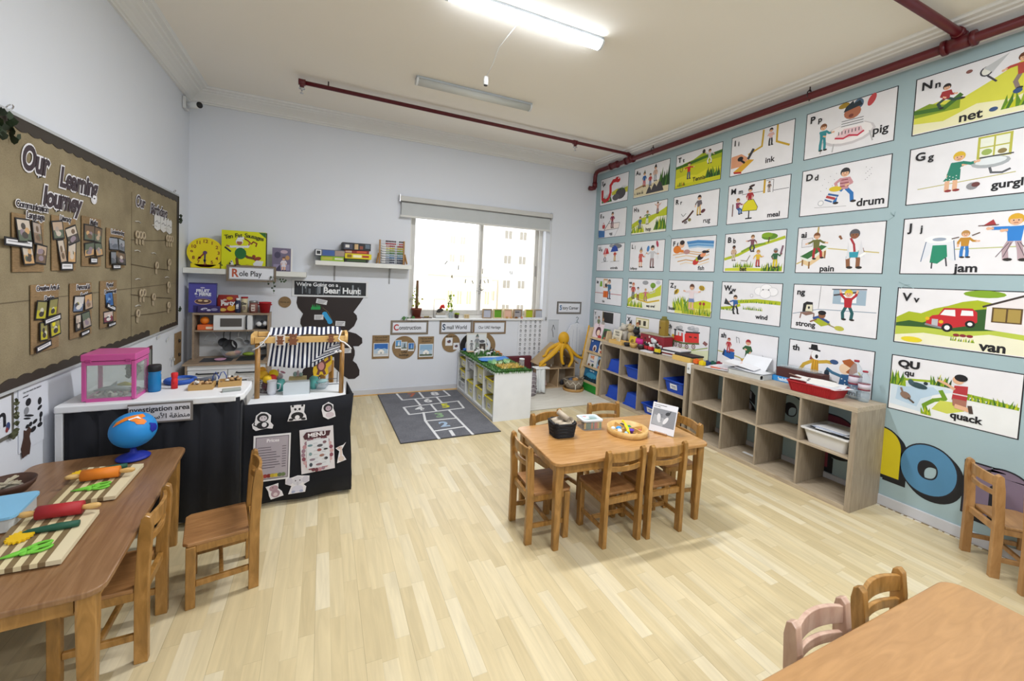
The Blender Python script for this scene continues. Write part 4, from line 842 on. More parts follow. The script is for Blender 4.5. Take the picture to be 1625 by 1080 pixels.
def p_ai(D):
    D.line([(.42, .98), (.4, .66)], .035, '#b9a468'); D.line([(.02, .2), (.22, .3)], .025, '#cbb45a'); D.line([(.62, .52), (1.52, .4)], .022, '#cfc07a'); D.rect(.1, .56, .32, .74, '#e2e0e6'); D.line([(.1, .56), (.32, .58), (.32, .76), (.1, .74)], .008, '#77777c', True); D.poly([(.08, .36), (.5, .6), (.62, .56), (.24, .3)], '#2f6a34'); D.line([(.1, .33), (.26, .27), (.62, .54)], .05, '#e0e6de'); D.poly([(.12, .3), (.28, .24), (.6, .5), (.6, .38), (.28, .14), (.14, .2)], '#e2c79a'); D.line([(.14, .28), (.14, .16)], .03, '#8a5f34'); D.line([(.28, .24), (.28, .1)], .03, '#8a5f34'); D.line([(.58, .46), (.58, .32)], .03, '#8a5f34')
    D.person(.4, .3, .58, '#7a4a24', '#6a6a34', '#a82a2c', SK, ((-1.0, -1.3), (1.0, 1.4)), ((-.1, 0), (.6, .1))); D.person(1.1, .1, .8, '#55555c', '#e9e9ee', '#2f9ab0', SK2, ((-1.6, -2.6), (.5, .2)), ((-.3, .1), (.3, 0)), skirt=True); D.line([(1.04, .7), (1.1, .58), (1.12, .44)], .04, '#a8303a'); D.poly([(.98, .28), (1.0, .66), (1.04, .3)], '#dfe0e6'); D.poly([(1.18, .32), (1.3, .32), (1.22, .66)], '#dfe0e6'); D.line([(1.22, .34), (1.3, .4)], .04, '#ffffff'); D.txt(.5, .09, 'pain', .21, BLK, .007)
def p_Jj(D):
    D.line([(.7, .42), (1.58, .44)], .016, '#b9be7a'); D.poly([(.28, .22), (.33, .56), (.45, .62), (.68, .6), (.72, .22), (.62, .26), (.5, .5), (.36, .3)], '#e2e6ee'); D.line([(.28, .22), (.33, .56), (.45, .62), (.68, .6), (.72, .24)], .012, '#4f6a8f'); D.ell(.5, .6, .2, .07, '#eff1f5'); D.ell(.5, .6, .09, .03, '#9aa6b8'); D.poly([(.4, .2), (.42, .5), (.6, .5), (.62, .3), (.5, .18)], '#1f8a6a'); D.line([(.43, .2), (.43, .1)], .02, '#3a3a44'); D.line([(.6, .28), (.62, .14)], .02, '#3a3a44')
    D.person(.82, .28, .46, '#b98a4a', '#c08a2a', '#2f7ac4', SK, ((-.5, 0), (.8, 1.5))); D.line([(.74, .62), (.66, .6)], .02, '#6a5a54'); D.line([(.9, .64), (.98, .68)], .02, '#6a5a54'); D.person(1.36, .22, .74, '#d9a82a', '#2a7fd0', '#b8a0a8', SK, ((-1.6, -1.6), (-1.3, -1.5)), ((-.35, .1), (.2, .1)))
    for q in (-.09, -.05, .06, .1): D.line([(1.36+q*.6, .5), (1.36+q*2, .28)], .01, '#6a5a64')
    D.poly([(1.0, .78), (1.12, .88), (1.16, .78)], '#a8343a'); D.line([(.96, .79), (1.18, .79)], .014, '#5a3a34'); D.txt(.72, .1, 'jam', .24, BLK, .008)
def p_tie(D):
    D.line([(.02, .42), (1.55, .4)], .02, '#b23a4a'); D.rect(.5, .62, .76, .96, '#d8a87a'); D.rect(.54, .66, .72, .9, '#efe6dc'); D.poly([(.28, .66), (.44, .66), (.42, .86), (.3, .86)], '#7fb02a'); D.person(.86, .22, .74, '#6a5a54', '#3a6a8f', '#2f5a7a', SK, ((-1.0, -1.4), (.2, -.4))); D.poly([(.52, .26), (.8, .26), (.8, .5), (.52, .5)], '#dd6a1e'); D.line([(.66, .28), (.66, .48)], .012, '#7a3414'); D.ell(.66, .72, .06, .07, '#3a342e'); D.txt(.48, .11, 'tie', .17, BLK, .006)
def p_ee(D):
    D.field(.02, 1.56, .1, [.3, .5, .56, .6, .84], '#c6cc34'); D.field(.02, 1.56, .02, [.12, .36, .3, .4, .5], '#efeee0'); D.tufts(.02, .75, .04, .26, GR+LG, 30); D.line([(.55, .3), (1.0, .24), (1.5, .34)], .05, '#d8b42a'); D.ell(.85, .88, .14, .07, '#9a9ca2'); D.ell(1.42, .9, .1, .06, '#c4c8d4'); D.ell(1.2, .8, .12, .09, '#6f9a22'); D.line([(1.2, .66), (1.2, .76)], .03, '#6a5424')
    D.person(.28, .32, .56, '#b9603a', '#b4453a', '#4a4a50', SK); D.person(.52, .3, .44, '#3a3a44', '#e0e0e4', '#8a3a34', SK); D.person(.88, .28, .42, '#c9a04a', '#c96a7a', '#b8606a', SK, ((-1, -.6), (1.2, 1.6)), ((-.4, .2), (.5, -.2))); D.line([(1.0, .6), (1.12, .54), (1.3, .6), (1.3, .66)], .03, '#d0cfc8'); D.txt(.95, .13, 'eey ore!', .14, BLK, .005)
def p_Zz(D):
    D.field(.8, 1.57, .1, [.36, .4, .46, .42], '#c9cf22'); D.field(.3, 1.57, .02, [.2, .24, .2, .26], '#e0e06a'); D.tufts(.25, .8, .1, .42, ['#a8b41c', '#8fae1b', '#c9cf22', '#5d8a1e'], 40, .6); D.tufts(.6, 1.55, .03, .22, ['#a8b41c', '#8fae1b', '#c3b21c', '#4c7d22'], 46, .5)
    D.person(.9, .18, .74, '#5a3424', '#e9d9dc', '#6f86b8', SK, ((-1.4, -1.8), (1.4, 1.8)), skirt=True, shoe='#c9a8a0')
    for x, y, a in ((.34, .66, .6), (1.24, .8, -.2)):
        D.ell(x-.02, y+.06, .05, .03, '#e2e6e8', a+.8); D.ell(x, y, .1, .07, '#d8b41c', a)
        for q in (-.06, -.01, .04): D.line([(x+q*math.cos(a)-.05*math.sin(-a)*-1, y+q*math.sin(a)-.055), (x+q*math.cos(a), y+q*math.sin(a)+.05)], .022, BLK)
    for x in (1.22, 1.34): D.line([(x, .12), (x, .34)], .012, '#5d8a1e'); D.ell(x, .36, .04, .045, '#a8343a')
    D.txt(.06, .14, 'buzz', .17, BLK, .006)
def p_Ww(D):
    D.line([(.03, .3), (.3, .34), (.55, .42)], .07, '#b3c022'); D.line([(.5, .5), (1.0, .56), (1.56, .54)], .09, '#b3c022'); D.tufts(.55, 1.5, .5, .1, GR, 30); D.tufts(.65, 1.15, .32, .1, GR, 20); D.tufts(.03, .4, .26, .1, GR, 12)
    D.person(.42, .18, .5, '#3a342e', '#2f5f9f', '#22222a', SK, ((-1.2, -1.4), (.2, -.8)), ((-.2, .2), (.5, .1))); D.poly([(.1, .42), (.3, .4), (.14, .58)], '#33343a'); D.line([(.28, .42), (.42, .3)], .02, '#33343a'); D.poly([(.22, .68), (.34, .7), (.3, .78), (.26, .76)], BLK)
    for cx, cy, r in ((1.05, .8, .13), (1.22, .86, .15), (1.38, .8, .13), (1.2, .74, .14)): D.ell(cx, cy, r, r*.8, '#b4b8c0'); D.ell(cx, cy, r*.95, r*.75, '#f4f4f8')
    D.ell(1.14, .84, .02, .014, '#55555c'); D.ell(1.28, .84, .02, .014, '#55555c'); D.ell(.86, .68, .04, .045, '#b4b8c0'); D.ell(.86, .68, .03, .035, '#f4f4f8'); D.txt(1.0, .17, 'wind', .19, BLK, .006)
def p_ng(D):
    D.line([(.56, .98), (.54, .5)], .01, '#77787e'); D.line([(.02, .34), (.54, .48), (1.56, .5)], .014, '#7f93a8'); D.rect(.8, .62, 1.38, .92, '#9fb6c8'); D.rect(.95, .66, 1.22, .88, '#eef2f6'); D.line([(.78, .92), (1.38, .94)], .02, '#3a3a44'); D.line([(.82, .8), (1.24, .88)], .035, '#4a4448')
    D.person(1.08, .3, .64, '#d9c02a', '#b3222e', '#1f5a5f', SK, ((-2.4, -2.9), (2.4, 2.9)), ((-.4, .1), (.4, -.1))); D.poly([(.16, .38), (.4, .42), (.48, .38), (.3, .32)], '#8a6a5f'); D.line([(.2, .38), (.18, .26)], .025, '#8a6a5f'); D.line([(.46, .38), (.46, .3)], .025, '#8a6a5f'); D.poly([(.22, .4), (.23, .58), (.3, .63), (.42, .62), (.44, .42)], '#1c1c20'); D.poly([(.28, .42), (.3, .56), (.42, .57), (.43, .42)], '#e0dcc4'); D.ell(.35, .5, .02, .03, BLK)
    D.poly([(.46, .22), (.54, .3), (.72, .28), (.8, .18), (.62, .12)], '#a8b42a'); D.line([(.46, .28), (.56, .32), (.76, .22)], .05, '#33508f'); D.ell(.62, .36, .07, .07, SK2); D.ell(.62, .41, .08, .05, BLK); D.line([(.4, .2), (.52, .26)], .03, SK2); D.line([(.74, .18), (.9, .12)], .02, '#8a7a4a'); D.ell(.96, .12, .09, .05, '#b9b84a', -.1); D.txt(.1, .13, 'strong', .19, BLK, .007)
def p_Vv(D):
    D.field(.01, 1.2, .3, [.46, .58, .56, .66, .72, .8, .84, .8], '#a9b81e'); D.field(.01, 1.3, .28, [.36, .42, .4, .5, .58, .66, .7, .72], '#2f5a24'); D.field(.01, 1.59, .1, [.3, .32, .3, .36, .4], '#b9c94a'); D.field(.01, 1.59, .02, [.14, .22, .2, .3, .26], '#ecebd0'); D.ell(1.1, .94, .24, .06, '#7fa522')
    D.poly([(1.14, .38), (1.59, .34), (1.59, .94), (1.14, .76)], '#e9e4e6'); D.line([(1.1, .74), (1.59, .97)], .03, '#3a2f2c'); D.rect(1.2, .5, 1.52, .74, '#5a4424'); D.rect(1.22, .52, 1.35, .72, '#a9914a'); D.rect(1.37, .52, 1.5, .72, '#a9914a')
    D.poly([(.42, .36), (.43, .46), (.5, .54), (.58, .56), (.64, .68), (.98, .7), (1.04, .64), (1.05, .48), (.98, .42), (.66, .32)], '#c3222c'); D.poly([(.6, .56), (.65, .65), (.78, .66), (.79, .55)], '#eef0f2'); D.poly([(.85, .57), (.86, .66), (.99, .66), (1.0, .58)], '#eef0f2'); D.rect(.5, .36, .58, .48, '#b9bcc2'); D.ell(.44, .48, .03, .03, '#e2b41c'); D.ell(.62, .44, .03, .03, '#e2b41c'); D.ell(.7, .35, .07, .075, BLK); D.ell(.7, .35, .035, .04, '#eef0f2'); D.ell(.97, .44, .06, .06, BLK); D.ell(.97, .44, .03, .03, '#eef0f2'); D.line([(.42, .38), (.62, .34)], .03, '#8a8c94')
    for x in (.82, .9, .98): D.ell(x, .24, .04, .025, '#8a2a34')
    D.tufts(.75, 1.05, .14, .08, GR, 14); D.ell(.25, .08, .15, .05, '#e6d42a'); D.txt(1.1, .1, 'van', .26, BLK, .01)
def p_Yy(D):
    D.rect(.58, .56, 1.2, .96, '#2a2624'); D.rect(.55, .53, .6, .97, '#8a7a4a'); D.person(.34, .28, .5, '#6a4a34', '#7a8a5a', '#5a6a4a', SK); D.person(.62, .24, .5, '#a07a5a', '#b8b0a8', '#8a8a90', SK); D.line([(.1, .22), (1.5, .2)], .1, '#b9b6b4')
def p_Xx(D):
    D.rect(.5, .62, 1.12, .94, '#c9bf8a'); D.rect(.54, .66, 1.08, .9, '#efe8cc'); D.rect(.62, .7, .74, .86, '#4a3a24'); D.rect(.86, .7, .98, .86, '#3a3424'); D.person(.24, .16, .62, '#2a2a30', '#c43a44', '#2a3f7a', SK); D.person(.6, .14, .66, '#a8623a', '#2f7a6a', '#3a6a64', SK, ((-1, -1.2), (.4, .2))); D.ell(1.18, .42, .06, .07, '#8a4a2a'); D.ell(1.18, .38, .05, .05, SK)
def p_ch(D):
    D.field(.01, .35, .2, [.7, .56, .4], '#2f6a34'); D.field(.01, 1.59, .02, [.2, .24, .3, .26, .34], '#dfe6c4'); D.line([(.4, .2), (1.0, .24), (1.55, .4)], .03, '#9ab05a')
    for x, y in ((.52, .82), (.95, .86), (1.1, .84)): D.ell(x, y, .13, .06, '#a9acb4'); D.ell(x+.06, y+.04, .08, .05, '#c4c6cc')
    D.poly([(.3, .42), (.32, .6), (.5, .6), (.5, .7), (.66, .7), (.7, .44)], '#d8342e'); D.ell(.3, .54, .05, .08, '#d9b42a'); D.line([(.38, .58), (.38, .74)], .05, '#33343a'); D.ell(.38, .76, .06, .025, '#33343a'); D.line([(.48, .78), (.68, .76)], .04, '#44464c'); D.rect(.53, .6, .62, .7, '#e2e6ea'); D.poly([(.76, .44), (.74, .66), (.8, .74), (1.24, .78), (1.26, .48)], '#d8342e'); D.line([(.78, .74), (1.26, .78)], .045, '#3a3a40'); D.rect(.9, .6, 1.0, .64, '#4a2420'); D.rect(1.08, .61, 1.18, .65, '#4a2420'); D.line([(.3, .42), (.7, .4), (1.26, .47)], .05, '#5a6a3a')
    for x, y in ((.42, .33), (.6, .32), (.84, .32), (1.08, .36)): D.ell(x, y, .07, .075, '#7a5a54'); D.ell(x, y, .045, .05, '#d8cfd0'); D.ell(x, y, .015, .02, '#5a2a2a')
    D.poly([(1.38, .5), (1.5, .44), (1.56, .52), (1.44, .58)], '#8a5a5a')
def p_sh(D):
    D.line([(.02, .4), (.3, .38), (.62, .34), (1.1, .2), (1.56, .1)], .03, '#b9b45a'); D.poly([(.2, .3), (.22, .46), (.5, .44), (.5, .22)], '#1f5fae'); D.poly([(.14, .32), (.2, .5), (.22, .46), (.2, .3)], '#1c2f54'); D.person(.32, .4, .4, '#8a3a2a', '#b4343c', '#b4343c', SK); D.ell(.42, .48, .08, .04, '#b4564a'); D.person(.86, .22, .62, '#a82a34', '#2a5a34', '#2a4a34', SK, ((-.8, 1.4), (.4, -.6))); D.poly([(.68, .3), (.84, .38), (1.12, .32), (1.2, .22), (1.1, .14), (.8, .16)], '#d89a4a'); D.poly([(.7, .32), (.9, .36), (1.14, .28), (1.1, .22), (.8, .24)], '#dcc44a'); D.line([(.84, .16), (1.06, .02)], .03, '#8a7a5a'); D.line([(1.0, .14), (.9, .03)], .03, '#8a7a5a'); D.line([(.55, .7), (.52, .84), (.6, .82), (.62, .7)], .012, '#55555c'); D.line([(1.24, .5), (1.3, .42), (1.34, .2)], .01, '#8a8c94')
def p_th(D):
    D.poly([(.44, .62), (.48, .8), (.56, .84), (.62, .8), (.62, .66)], '#8a4a34'); D.ell(.56, .74, .09, .1, '#f0f0f2'); D.ell(.58, .71, .03, .045, BLK); D.line([(.42, .86), (.64, .84)], .03, BLK); D.poly([(.45, .86), (.46, .96), (.58, .96), (.6, .85)], BLK); D.line([(.5, .6), (.34, .5), (.26, .36)], .07, '#c9a43a'); D.line([(.62, .6), (.78, .64), (.86, .64)], .07, '#c9a43a'); D.poly([(.48, .36), (.5, .64), (.62, .64), (.64, .36)], '#d8a02a')
    for q in (.52, .57, .61): D.line([(q, .38), (q, .62)], .01, '#8a6a1a')
    D.ell(.24, .32, .07, .05, '#33507f'); D.line([(.24, .32), (.14, .34)], .03, '#33507f'); D.line([(.24, .32), (.2, .22)], .03, '#33507f'); D.ell(.92, .66, .08, .05, '#33507f')
    for q in range(5): D.line([(.46+.05*q, .36), (.42+.07*q, .26), (.5+.07*q, .18)], .022, '#8a5a64' if q % 2 else '#e6dfe4')
    D.ell(1.12, .56, .1, .11, '#eecfae'); D.poly([(1.1, .66), (1.06, .72), (1.2, .78), (1.32, .7), (1.34, .54), (1.24, .46), (1.14, .5), (1.22, .6)], '#a85a2a'); D.poly([(1.02, .16), (1.06, .44), (1.24, .46), (1.34, .36), (1.4, .2)], '#2f5f8f')
    for i in range(10): D.ell(1.08+.06*(i % 5), .22+.1*(i//5)+.03*(i % 2), .014, .014, '#e6eef6', n=6)
    D.line([(1.06, .4), (.9, .44), (.8, .5)], .06, '#3f6f8f'); D.ell(.8, .4, .05, .08, '#22303f'); D.poly([(.7, .2), (.8, .3), (1.0, .26), (1.0, .16)], '#8a8a88'); D.line([(1.34, .4), (1.4, .48), (1.36, .54)], .03, '#c9c06a'); D.txt(1.0, .1, 'thumb', .2, BLK, .01)
def p_qu(D):
    D.rect(.01, .02, 1.59, .5, '#eceff0'); D.poly([(.02, .1), (.02, .5), (.6, .62), (.86, .52), (.6, .4), (.5, .06)], '#d3e2ee'); D.poly([(.1, .2), (.12, .44), (.6, .54), (.7, .46), (.45, .3), (.4, .14)], '#b9d2e6'); D.line([(.03, .56), (.3, .6), (.6, .64)], .04, '#9ab522'); D.line([(.98, .52), (1.3, .5), (1.57, .46)], .05, '#8fae22'); D.line([(.55, .06), (.5, .2), (.62, .32), (.76, .38), (.7, .5)], .06, '#6f9a22'); D.poly([(.6, .16), (.7, .34), (1.0, .36), (1.0, .24), (.8, .14)], '#cfd45a')
    D.tufts(.02, .2, .46, .26, GR, 14); D.tufts(.58, .8, .58, .2, GR+DG, 14); D.tufts(1.0, 1.56, .44, .12, GR, 24); D.tufts(.48, .6, .04, .14, GR, 10)
    D.ell(.4, .52, .13, .05, '#2f4a50', -.15); D.ell(.3, .56, .04, .05, '#3f5a64', .4); D.ell(.5, .58, .03, .03, '#22303a'); D.ell(.24, .3, .08, .06, '#8a6f5f', -.5); D.line([(.2, .34), (.17, .42)], .03, '#8a6f5f'); D.line([(.28, .26), (.36, .2)], .03, '#5a4a40')
    D.poly([(.84, .4), (.86, .64), (1.02, .66), (1.02, .42)], '#b4343c'); D.line([(.85, .5), (1.02, .5)], .02, '#e2d6d8'); D.line([(.86, .58), (.76, .64), (.66, .68)], .04, SK); D.poly([(.86, .3), (.85, .42), (1.02, .42), (1.02, .32)], '#a8705f'); D.line([(.9, .3), (1.04, .28)], .07, SK); D.line([(1.06, .34), (1.08, .24)], .05, '#4a3a34'); D.ell(.9, .74, .07, .07, SK); D.ell(.93, .78, .08, .06, BLK); D.txt(.84, .14, 'quack', .19, BLK, .008)
CARDS = [ # column, row, letters, painter, label, size
 (0, 0, 'Ss', p_Ss, 'painted panel lettered Ss with a red snake among rocks and grass'),
 (1, 0, 'Aa', p_Aa, 'painted panel lettered Aa with a family picnicking behind grey rocks'),
 (2, 0, 'Tt', p_Tt, 'painted panel lettered Tt, two children playing tennis on a yellow green field'),
 (3, 0, 'Ii', p_Ii, 'painted panel lettered Ii with spilled ink and word ink'),
 (4, 0, 'Pp', p_Pp, 'painted panel lettered Pp with balloons and a birthday table, word pig'),
 (5, 0, 'Nn', p_Nn, 'painted panel lettered Nn with children chasing with a net'),
 (0, 1, 'Ee', p_Ee, 'painted panel lettered Ee with a woman at a table, word egg'),
 (1, 1, 'Hh', p_Hh, 'painted panel lettered Hh with children hopping on a grassy slope'),
 (2, 1, 'Rr', p_Rr, 'painted panel lettered Rr with a child pulling a rug'),
 (3, 1, 'Mm', p_Mm, 'painted panel lettered Mm with two children at a yellow table, word meal'),
 (4, 1, 'Dd', p_Dd, 'painted panel lettered Dd with a child playing a drum'),
 (5, 1, 'Gg', p_Gg, 'painted panel lettered Gg, girl in green dress at a sink'),
 (0, 2, 'Uu', p_Uu, 'painted panel lettered Uu with a red and a blue umbrella in rain'),
 (1, 2, 'Ll', p_Ll, 'painted panel lettered Ll with two children in party hats and balloons'),
 (2, 2, 'Ff', p_Ff, 'painted panel lettered Ff with children and fish on a beach'),
 (3, 2, 'Bb', p_Bb, 'painted panel lettered Bb with children playing bat and ball in a park'),
 (4, 2, 'ai', p_ai, 'painted panel lettered ai with a boy on a bed and a nurse, word pain'),
 (5, 2, 'Jj', p_Jj, 'painted panel lettered Jj with a wobbling jelly table, word jam'),
 (0, 3, 'ie', p_tie, 'painted panel in the far column with a man by an orange cabinet and red line'),
 (1, 3, 'ee\nor', p_ee, 'painted panel lettered ee or with children and a donkey on a hill'),
 (2, 3, 'Zz', p_Zz, 'painted panel lettered Zz with a child and two bees, word buzz'),
 (3, 3, 'Ww', p_Ww, 'painted panel lettered Ww with a blowing cloud, word wind'),
 (4, 3, 'ng', p_ng, 'painted panel lettered ng with a child lifting a bar, word strong'),
 (5, 3, 'Vv', p_Vv, 'painted panel lettered Vv with a red van beside a house'),
 (0, 4, 'Yy', p_Yy, 'painted panel lettered Yy with a blackboard, behind the plush animals'),
 (1, 4, 'Xx', p_Xx, 'painted panel lettered Xx with two people before a framed picture, behind the brass canister'),
 (2, 4, 'ch', p_ch, 'painted panel lettered ch with a red steam train'),
 (3, 4, 'sh', p_sh, 'painted panel lettered sh with a figure hushing beside a cradle'),
 (4, 4, 'th', p_th, 'painted panel lettered th with a clown and a figure in blue spots'),
 (5, 4, 'QU', p_qu, 'painted panel lettered Qu with a child feeding ducks at a pond, word quack')]
for c_, r_, let, fn, lab in CARDS:
    random.seed(c_*10+r_)
    t = thing('alphabet_panel', lab, 'picture panel', (XR-.002, CY[c_], CZ[r_]))
    F = frame((0, 0, 0), (0, -1, 0), (0, 0, 1)); mb = MB().m('#1b1b22'); mb.M = F; mb.bar(-.003, PW+.003, -.003, PH+.003, 0, .0012)
    mb.M = Matrix(); D = Draw(mb, F, PH, .0013, .00003)
    D.rect(.008, .008, 1.59, .992, '#e9e9ee'); fn(D); mb.build('painting', t)
    mb = MB(); D2 = Draw(mb, F, PH, .0052, .00003); big = r_ >= 0
    if let == 'QU': D2.txt(.1, .86, 'QU', .21, BLK, .012, sx=1.15); D2.txt(.2, .71, 'qu', .17, BLK, .006)
    elif '\n' in let: D2.txt(.06, .86, 'ee', .18, BLK, .006); D2.txt(.08, .72, 'or', .15, BLK, .005)
    elif let == 'Yy': D2.txt(.06, .85, 'Y', .19, BLK, .006); D2.txt(.14, .7, 'y', .15, BLK, .005)
    elif let[0].isupper(): D2.txt(.08, .83, let[0], .24, BLK, .009); D2.txt(.1+(.2 if let[0] in 'MW' else .16 if let[0] in 'NDGRHT' else .14 if let[0] != 'I' else .09), .8, let[1], .2, BLK, .006)
    else: D2.txt(.08, .83, let, .22, BLK, .007)
    mb.build('lettering', t)
# big painted letters below, partly behind the shelves
def bigletter(ch, y, z, size, col, label, sx=1.0, bold=.02):
    t = thing('painted_letter', label, 'letter', (XR-.002, y, z)); F = frame((0, 0, 0), (0, -1, 0), (0, 0, 1))
    mb = MB().m('#14151c'); mb.text(ch, size, F @ tr(.028, -.028, .0012), bold+.012, 'CENTER', 0, 0, 1, sx); mb.text(ch, size, F @ tr(.014, -.014, .0015), bold+.012, 'CENTER', 0, 0, 1, sx); mb.build('letter_shadow', t)
    mb = MB().m('#1b1c26'); mb.text(ch, size, F @ tr(0, 0, .0021), bold+.01, 'CENTER', 0, 0, 1, sx); mb.build('letter_outline', t)
    mb = MB().m(col); mb.text(ch, size, F @ tr(0, 0, .0027), bold, 'CENTER', 0, 0, 1, sx); mb.build('letter_face', t)
bigletter('h', 1.655, .46, .66, '#d9c81c', 'yellow painted wall letter showing just past the end of the near shelf', 1.0, .026)
bigletter('o', 1.352, .425, .62, '#4f86ad', 'blue round painted wall letter o beneath the pond picture', .84, .028)
bigletter('n', 1.02, .405, .62, '#7b6c80', 'purple painted wall letter behind the right edge chairs', 1.0, .028)
bigletter('p', 1.93, .46, .6, '#7a2f3f', 'dark red painted letter behind the upper cell with the white tub', 1.0, .02)
bigletter('s', 2.75, .5, .5, '#9a9aa4', 'faint letter on the wall behind the second cell of the near shelf', .9, .012)
bigletter('o', 2.3, .55, .5, '#93a7a8', 'faint round letter on the wall behind the third cell of the near shelf', .9, .012)
random.seed(5)
# cracks and filler marks in the green paint
for px, py, lab in ((1419, 343, 'filled crack in the green wall between the top right picture panels'), (1437, 452, 'small scuff in the green wall above the red van panel'), (1062, 373, 'chipped dot in the green wall left of the beach panel')):
    p = at(px, py, x=XR-.0035); mb = MB().m('#8fa9ad')
    for i in range(4): a = random.uniform(-1, 1); mb.beam((p.x, p.y, p.z), (p.x, p.y+random.uniform(-.05, .05), p.z+random.uniform(-.04, .04)), .004, .001, (1, 0, 0))
    tag(mb.build('wall_scuff'), lab, 'mark')

# ================================================================== back wall
YW = YB-.002
def F_back(x, z, d=0): return frame((x, YW-d, z), (1, 0, 0), (0, 0, 1)) @ Matrix.Scale(1, 4)
# MB frames on the back wall: x right, y up, z points to -y (into the room)
def mount_shelf(x0, x1, z0, z1, y0, label, brk=()):
    t = thing('wall_shelf', label, 'shelf', (0, 0, 0)); mb = MB().m('#dfe0dc'); mb.bar(x0, x1, y0, YB-.001, z0, z1, .002); mb.build('board', t)
    for x in brk:
        mb = MB().m('#9a9ca0'); mb.bar(x-.009, x+.009, YB-.006, YB-.001, z0-.2, z0-.0005); mb.bar(x-.009, x+.009, YB-.16, YB-.006, z0-.005, z0-.0005); mb.beam((x, YB-.012, z0-.12), (x, YB-.11, z0-.008), .004, .004); mb.build('bracket', t)
mount_shelf(-1.326, -.182, 1.485, 1.541, 5.3, 'white wall shelf at the left holding the yellow clock and big picture book')
mount_shelf(-.092, 1.012, 1.635, 1.687, 5.3, 'white wall shelf beside the window holding board games and an abacus', (.12, .77))
# toy clock
t = thing('toy_clock', 'round yellow teaching clock with red numerals on the left wall shelf', 'clock', (-1.15, 5.40, 1.541))
F = frame((0, -.02, .165), (1, 0, 0), (0, 0, 1)); mb = MB().m('#e6d40f'); mb.prism(circ(.16, 40), -.025, .01, F); mb.bar(-.13, .13, -.03, .03, .0, .05, .01); mb.build('dial', t)
mb = MB(); D = Draw(mb, F @ tr(0, 0, .0102), 1)
for i in range(12):
    a = PI/2-(i+1)*PI/6; D.txt(.118*math.cos(a), .118*math.sin(a), str(i+1), .048, '#7a2420', .0012, 'CENTER')
for i in range(60):
    a = i*PI/30; D.line([(.138*math.cos(a), .138*math.sin(a)), (.144*math.cos(a), .144*math.sin(a))], .002, '#c9401c')
mb.build('numerals', t)
for ang, L, c_, nm in ((-92, .095, '#27306a', 'minute_hand'), (-130, .085, '#8a1f24', 'hour_hand')):
    mb = MB().m(c_); a = math.radians(ang); mb.M = F @ tr(0, 0, .0125 if nm[0] == 'm' else .0155) @ rz(a); mb.bar(-.01, L, -.006, .006, 0, .002); mb.prism([(L-.02, -.014), (L+.02, 0), (L-.02, .014)], 0, .002); mb.build(nm, t)
mb = MB().m('#5a3a6a'); mb.prism(circ(.018, 16), .012, .02, F); mb.build('hub', t)
# big yellow book
t = thing('picture_book', 'large yellow picture book Ten Fat Sausages standing on the left shelf', 'book', (-.795, 5.36, 1.5415), math.radians(-3))
mb = MB().m('#d8dc0e'); mb.bar(-.21, .205, -.012, .012, 0, .42); mb.m('#2a2c24').bar(.2055, .213, -.012, .012, 0.004, .415); mb.build('cover', t)
F = frame((-.21, -.0125, 0), (1, 0, 0), (0, 0, 1)); mb = MB(); D = Draw(mb, F, .42)
D.poly([(.82, .99), (.985, .99), (.985, .85)], '#2f6a34'); D.line([(.45, .84), (.58, .76), (.66, .68), (.7, .74), (.78, .7), (.76, .62)], .03, '#7a2a1e'); D.person(.42, .1, .72, '#e6e6e6', '#e2e4ea', '#6a4424', '#a8684a', ((-1.4, -1.8), (1.6, 2.7)), ((-.3, .1), (1.0, 1.4)), lean=-.1); D.ell(.42, .42, .13, .15, '#1f6a34'); D.poly([(.34, .78), (.5, .78), (.48, .86), (.36, .86)], '#eef0f2'); D.line([(.08, .56), (.2, .46)], .04, '#22303a')
D.ell(.8, .3, .09, .05, '#8a3a24', .3); D.ell(.72, .36, .04, .04, '#8a3a24'); D.poly([(.7, .16), (.78, .26), (.94, .24), (.9, .1), (.74, .08)], '#dfe0e4'); D.ell(.58, .1, .07, .04, '#8a5a24'); D.line([(.1, .06), (.6, .12), (.95, .06)], .03, '#c9b82a')
mb.build('cover_picture', t)
mb = MB().m('#3a3a14'); TXT = 'Ten Fat Sausages'
for i, ch in enumerate(TXT):
    u = i/(len(TXT)-1); mb.text(ch, .062, F @ tr((.045+u*.34), .345+.028*math.sin(PI*u*1.0), .0035) @ rz(.15*math.cos(PI*u)), .0012, 'CENTER', 0)
mb.build('title_lettering', t)
t = thing('magazine', 'purple and cream picture book with a figure on it, right of the yellow book', 'book', (-.43, 5.36, 1.5415), math.radians(4))
mb = MB().m('#6d6580'); mb.bar(-.1, .085, -.008, .014, 0, .262); mb.m('#e4e2e0').bar(.0855, .1, -.006, .012, .003, .258); mb.build('cover', t)
F = frame((-.1, -.0085, 0), (1, 0, 0), (0, 0, 1)); mb = MB(); D = Draw(mb, F, .26); D.rect(.05, .05, .66, .3, '#8d86a4'); D.person(.44, .04, .6, '#6a4a3a', '#d8cfd8', '#d8d4e0', SK, skirt=True); D.ell(.2, .7, .12, .14, '#45405c'); D.ell(.45, .85, .14, .08, '#b9a4b4'); D.poly([(.1, .02), (.3, .3), (.34, .02)], '#3a3450'); D.ell(.58, .6, .08, .1, '#b48a5a'); mb.build('cover_picture', t)
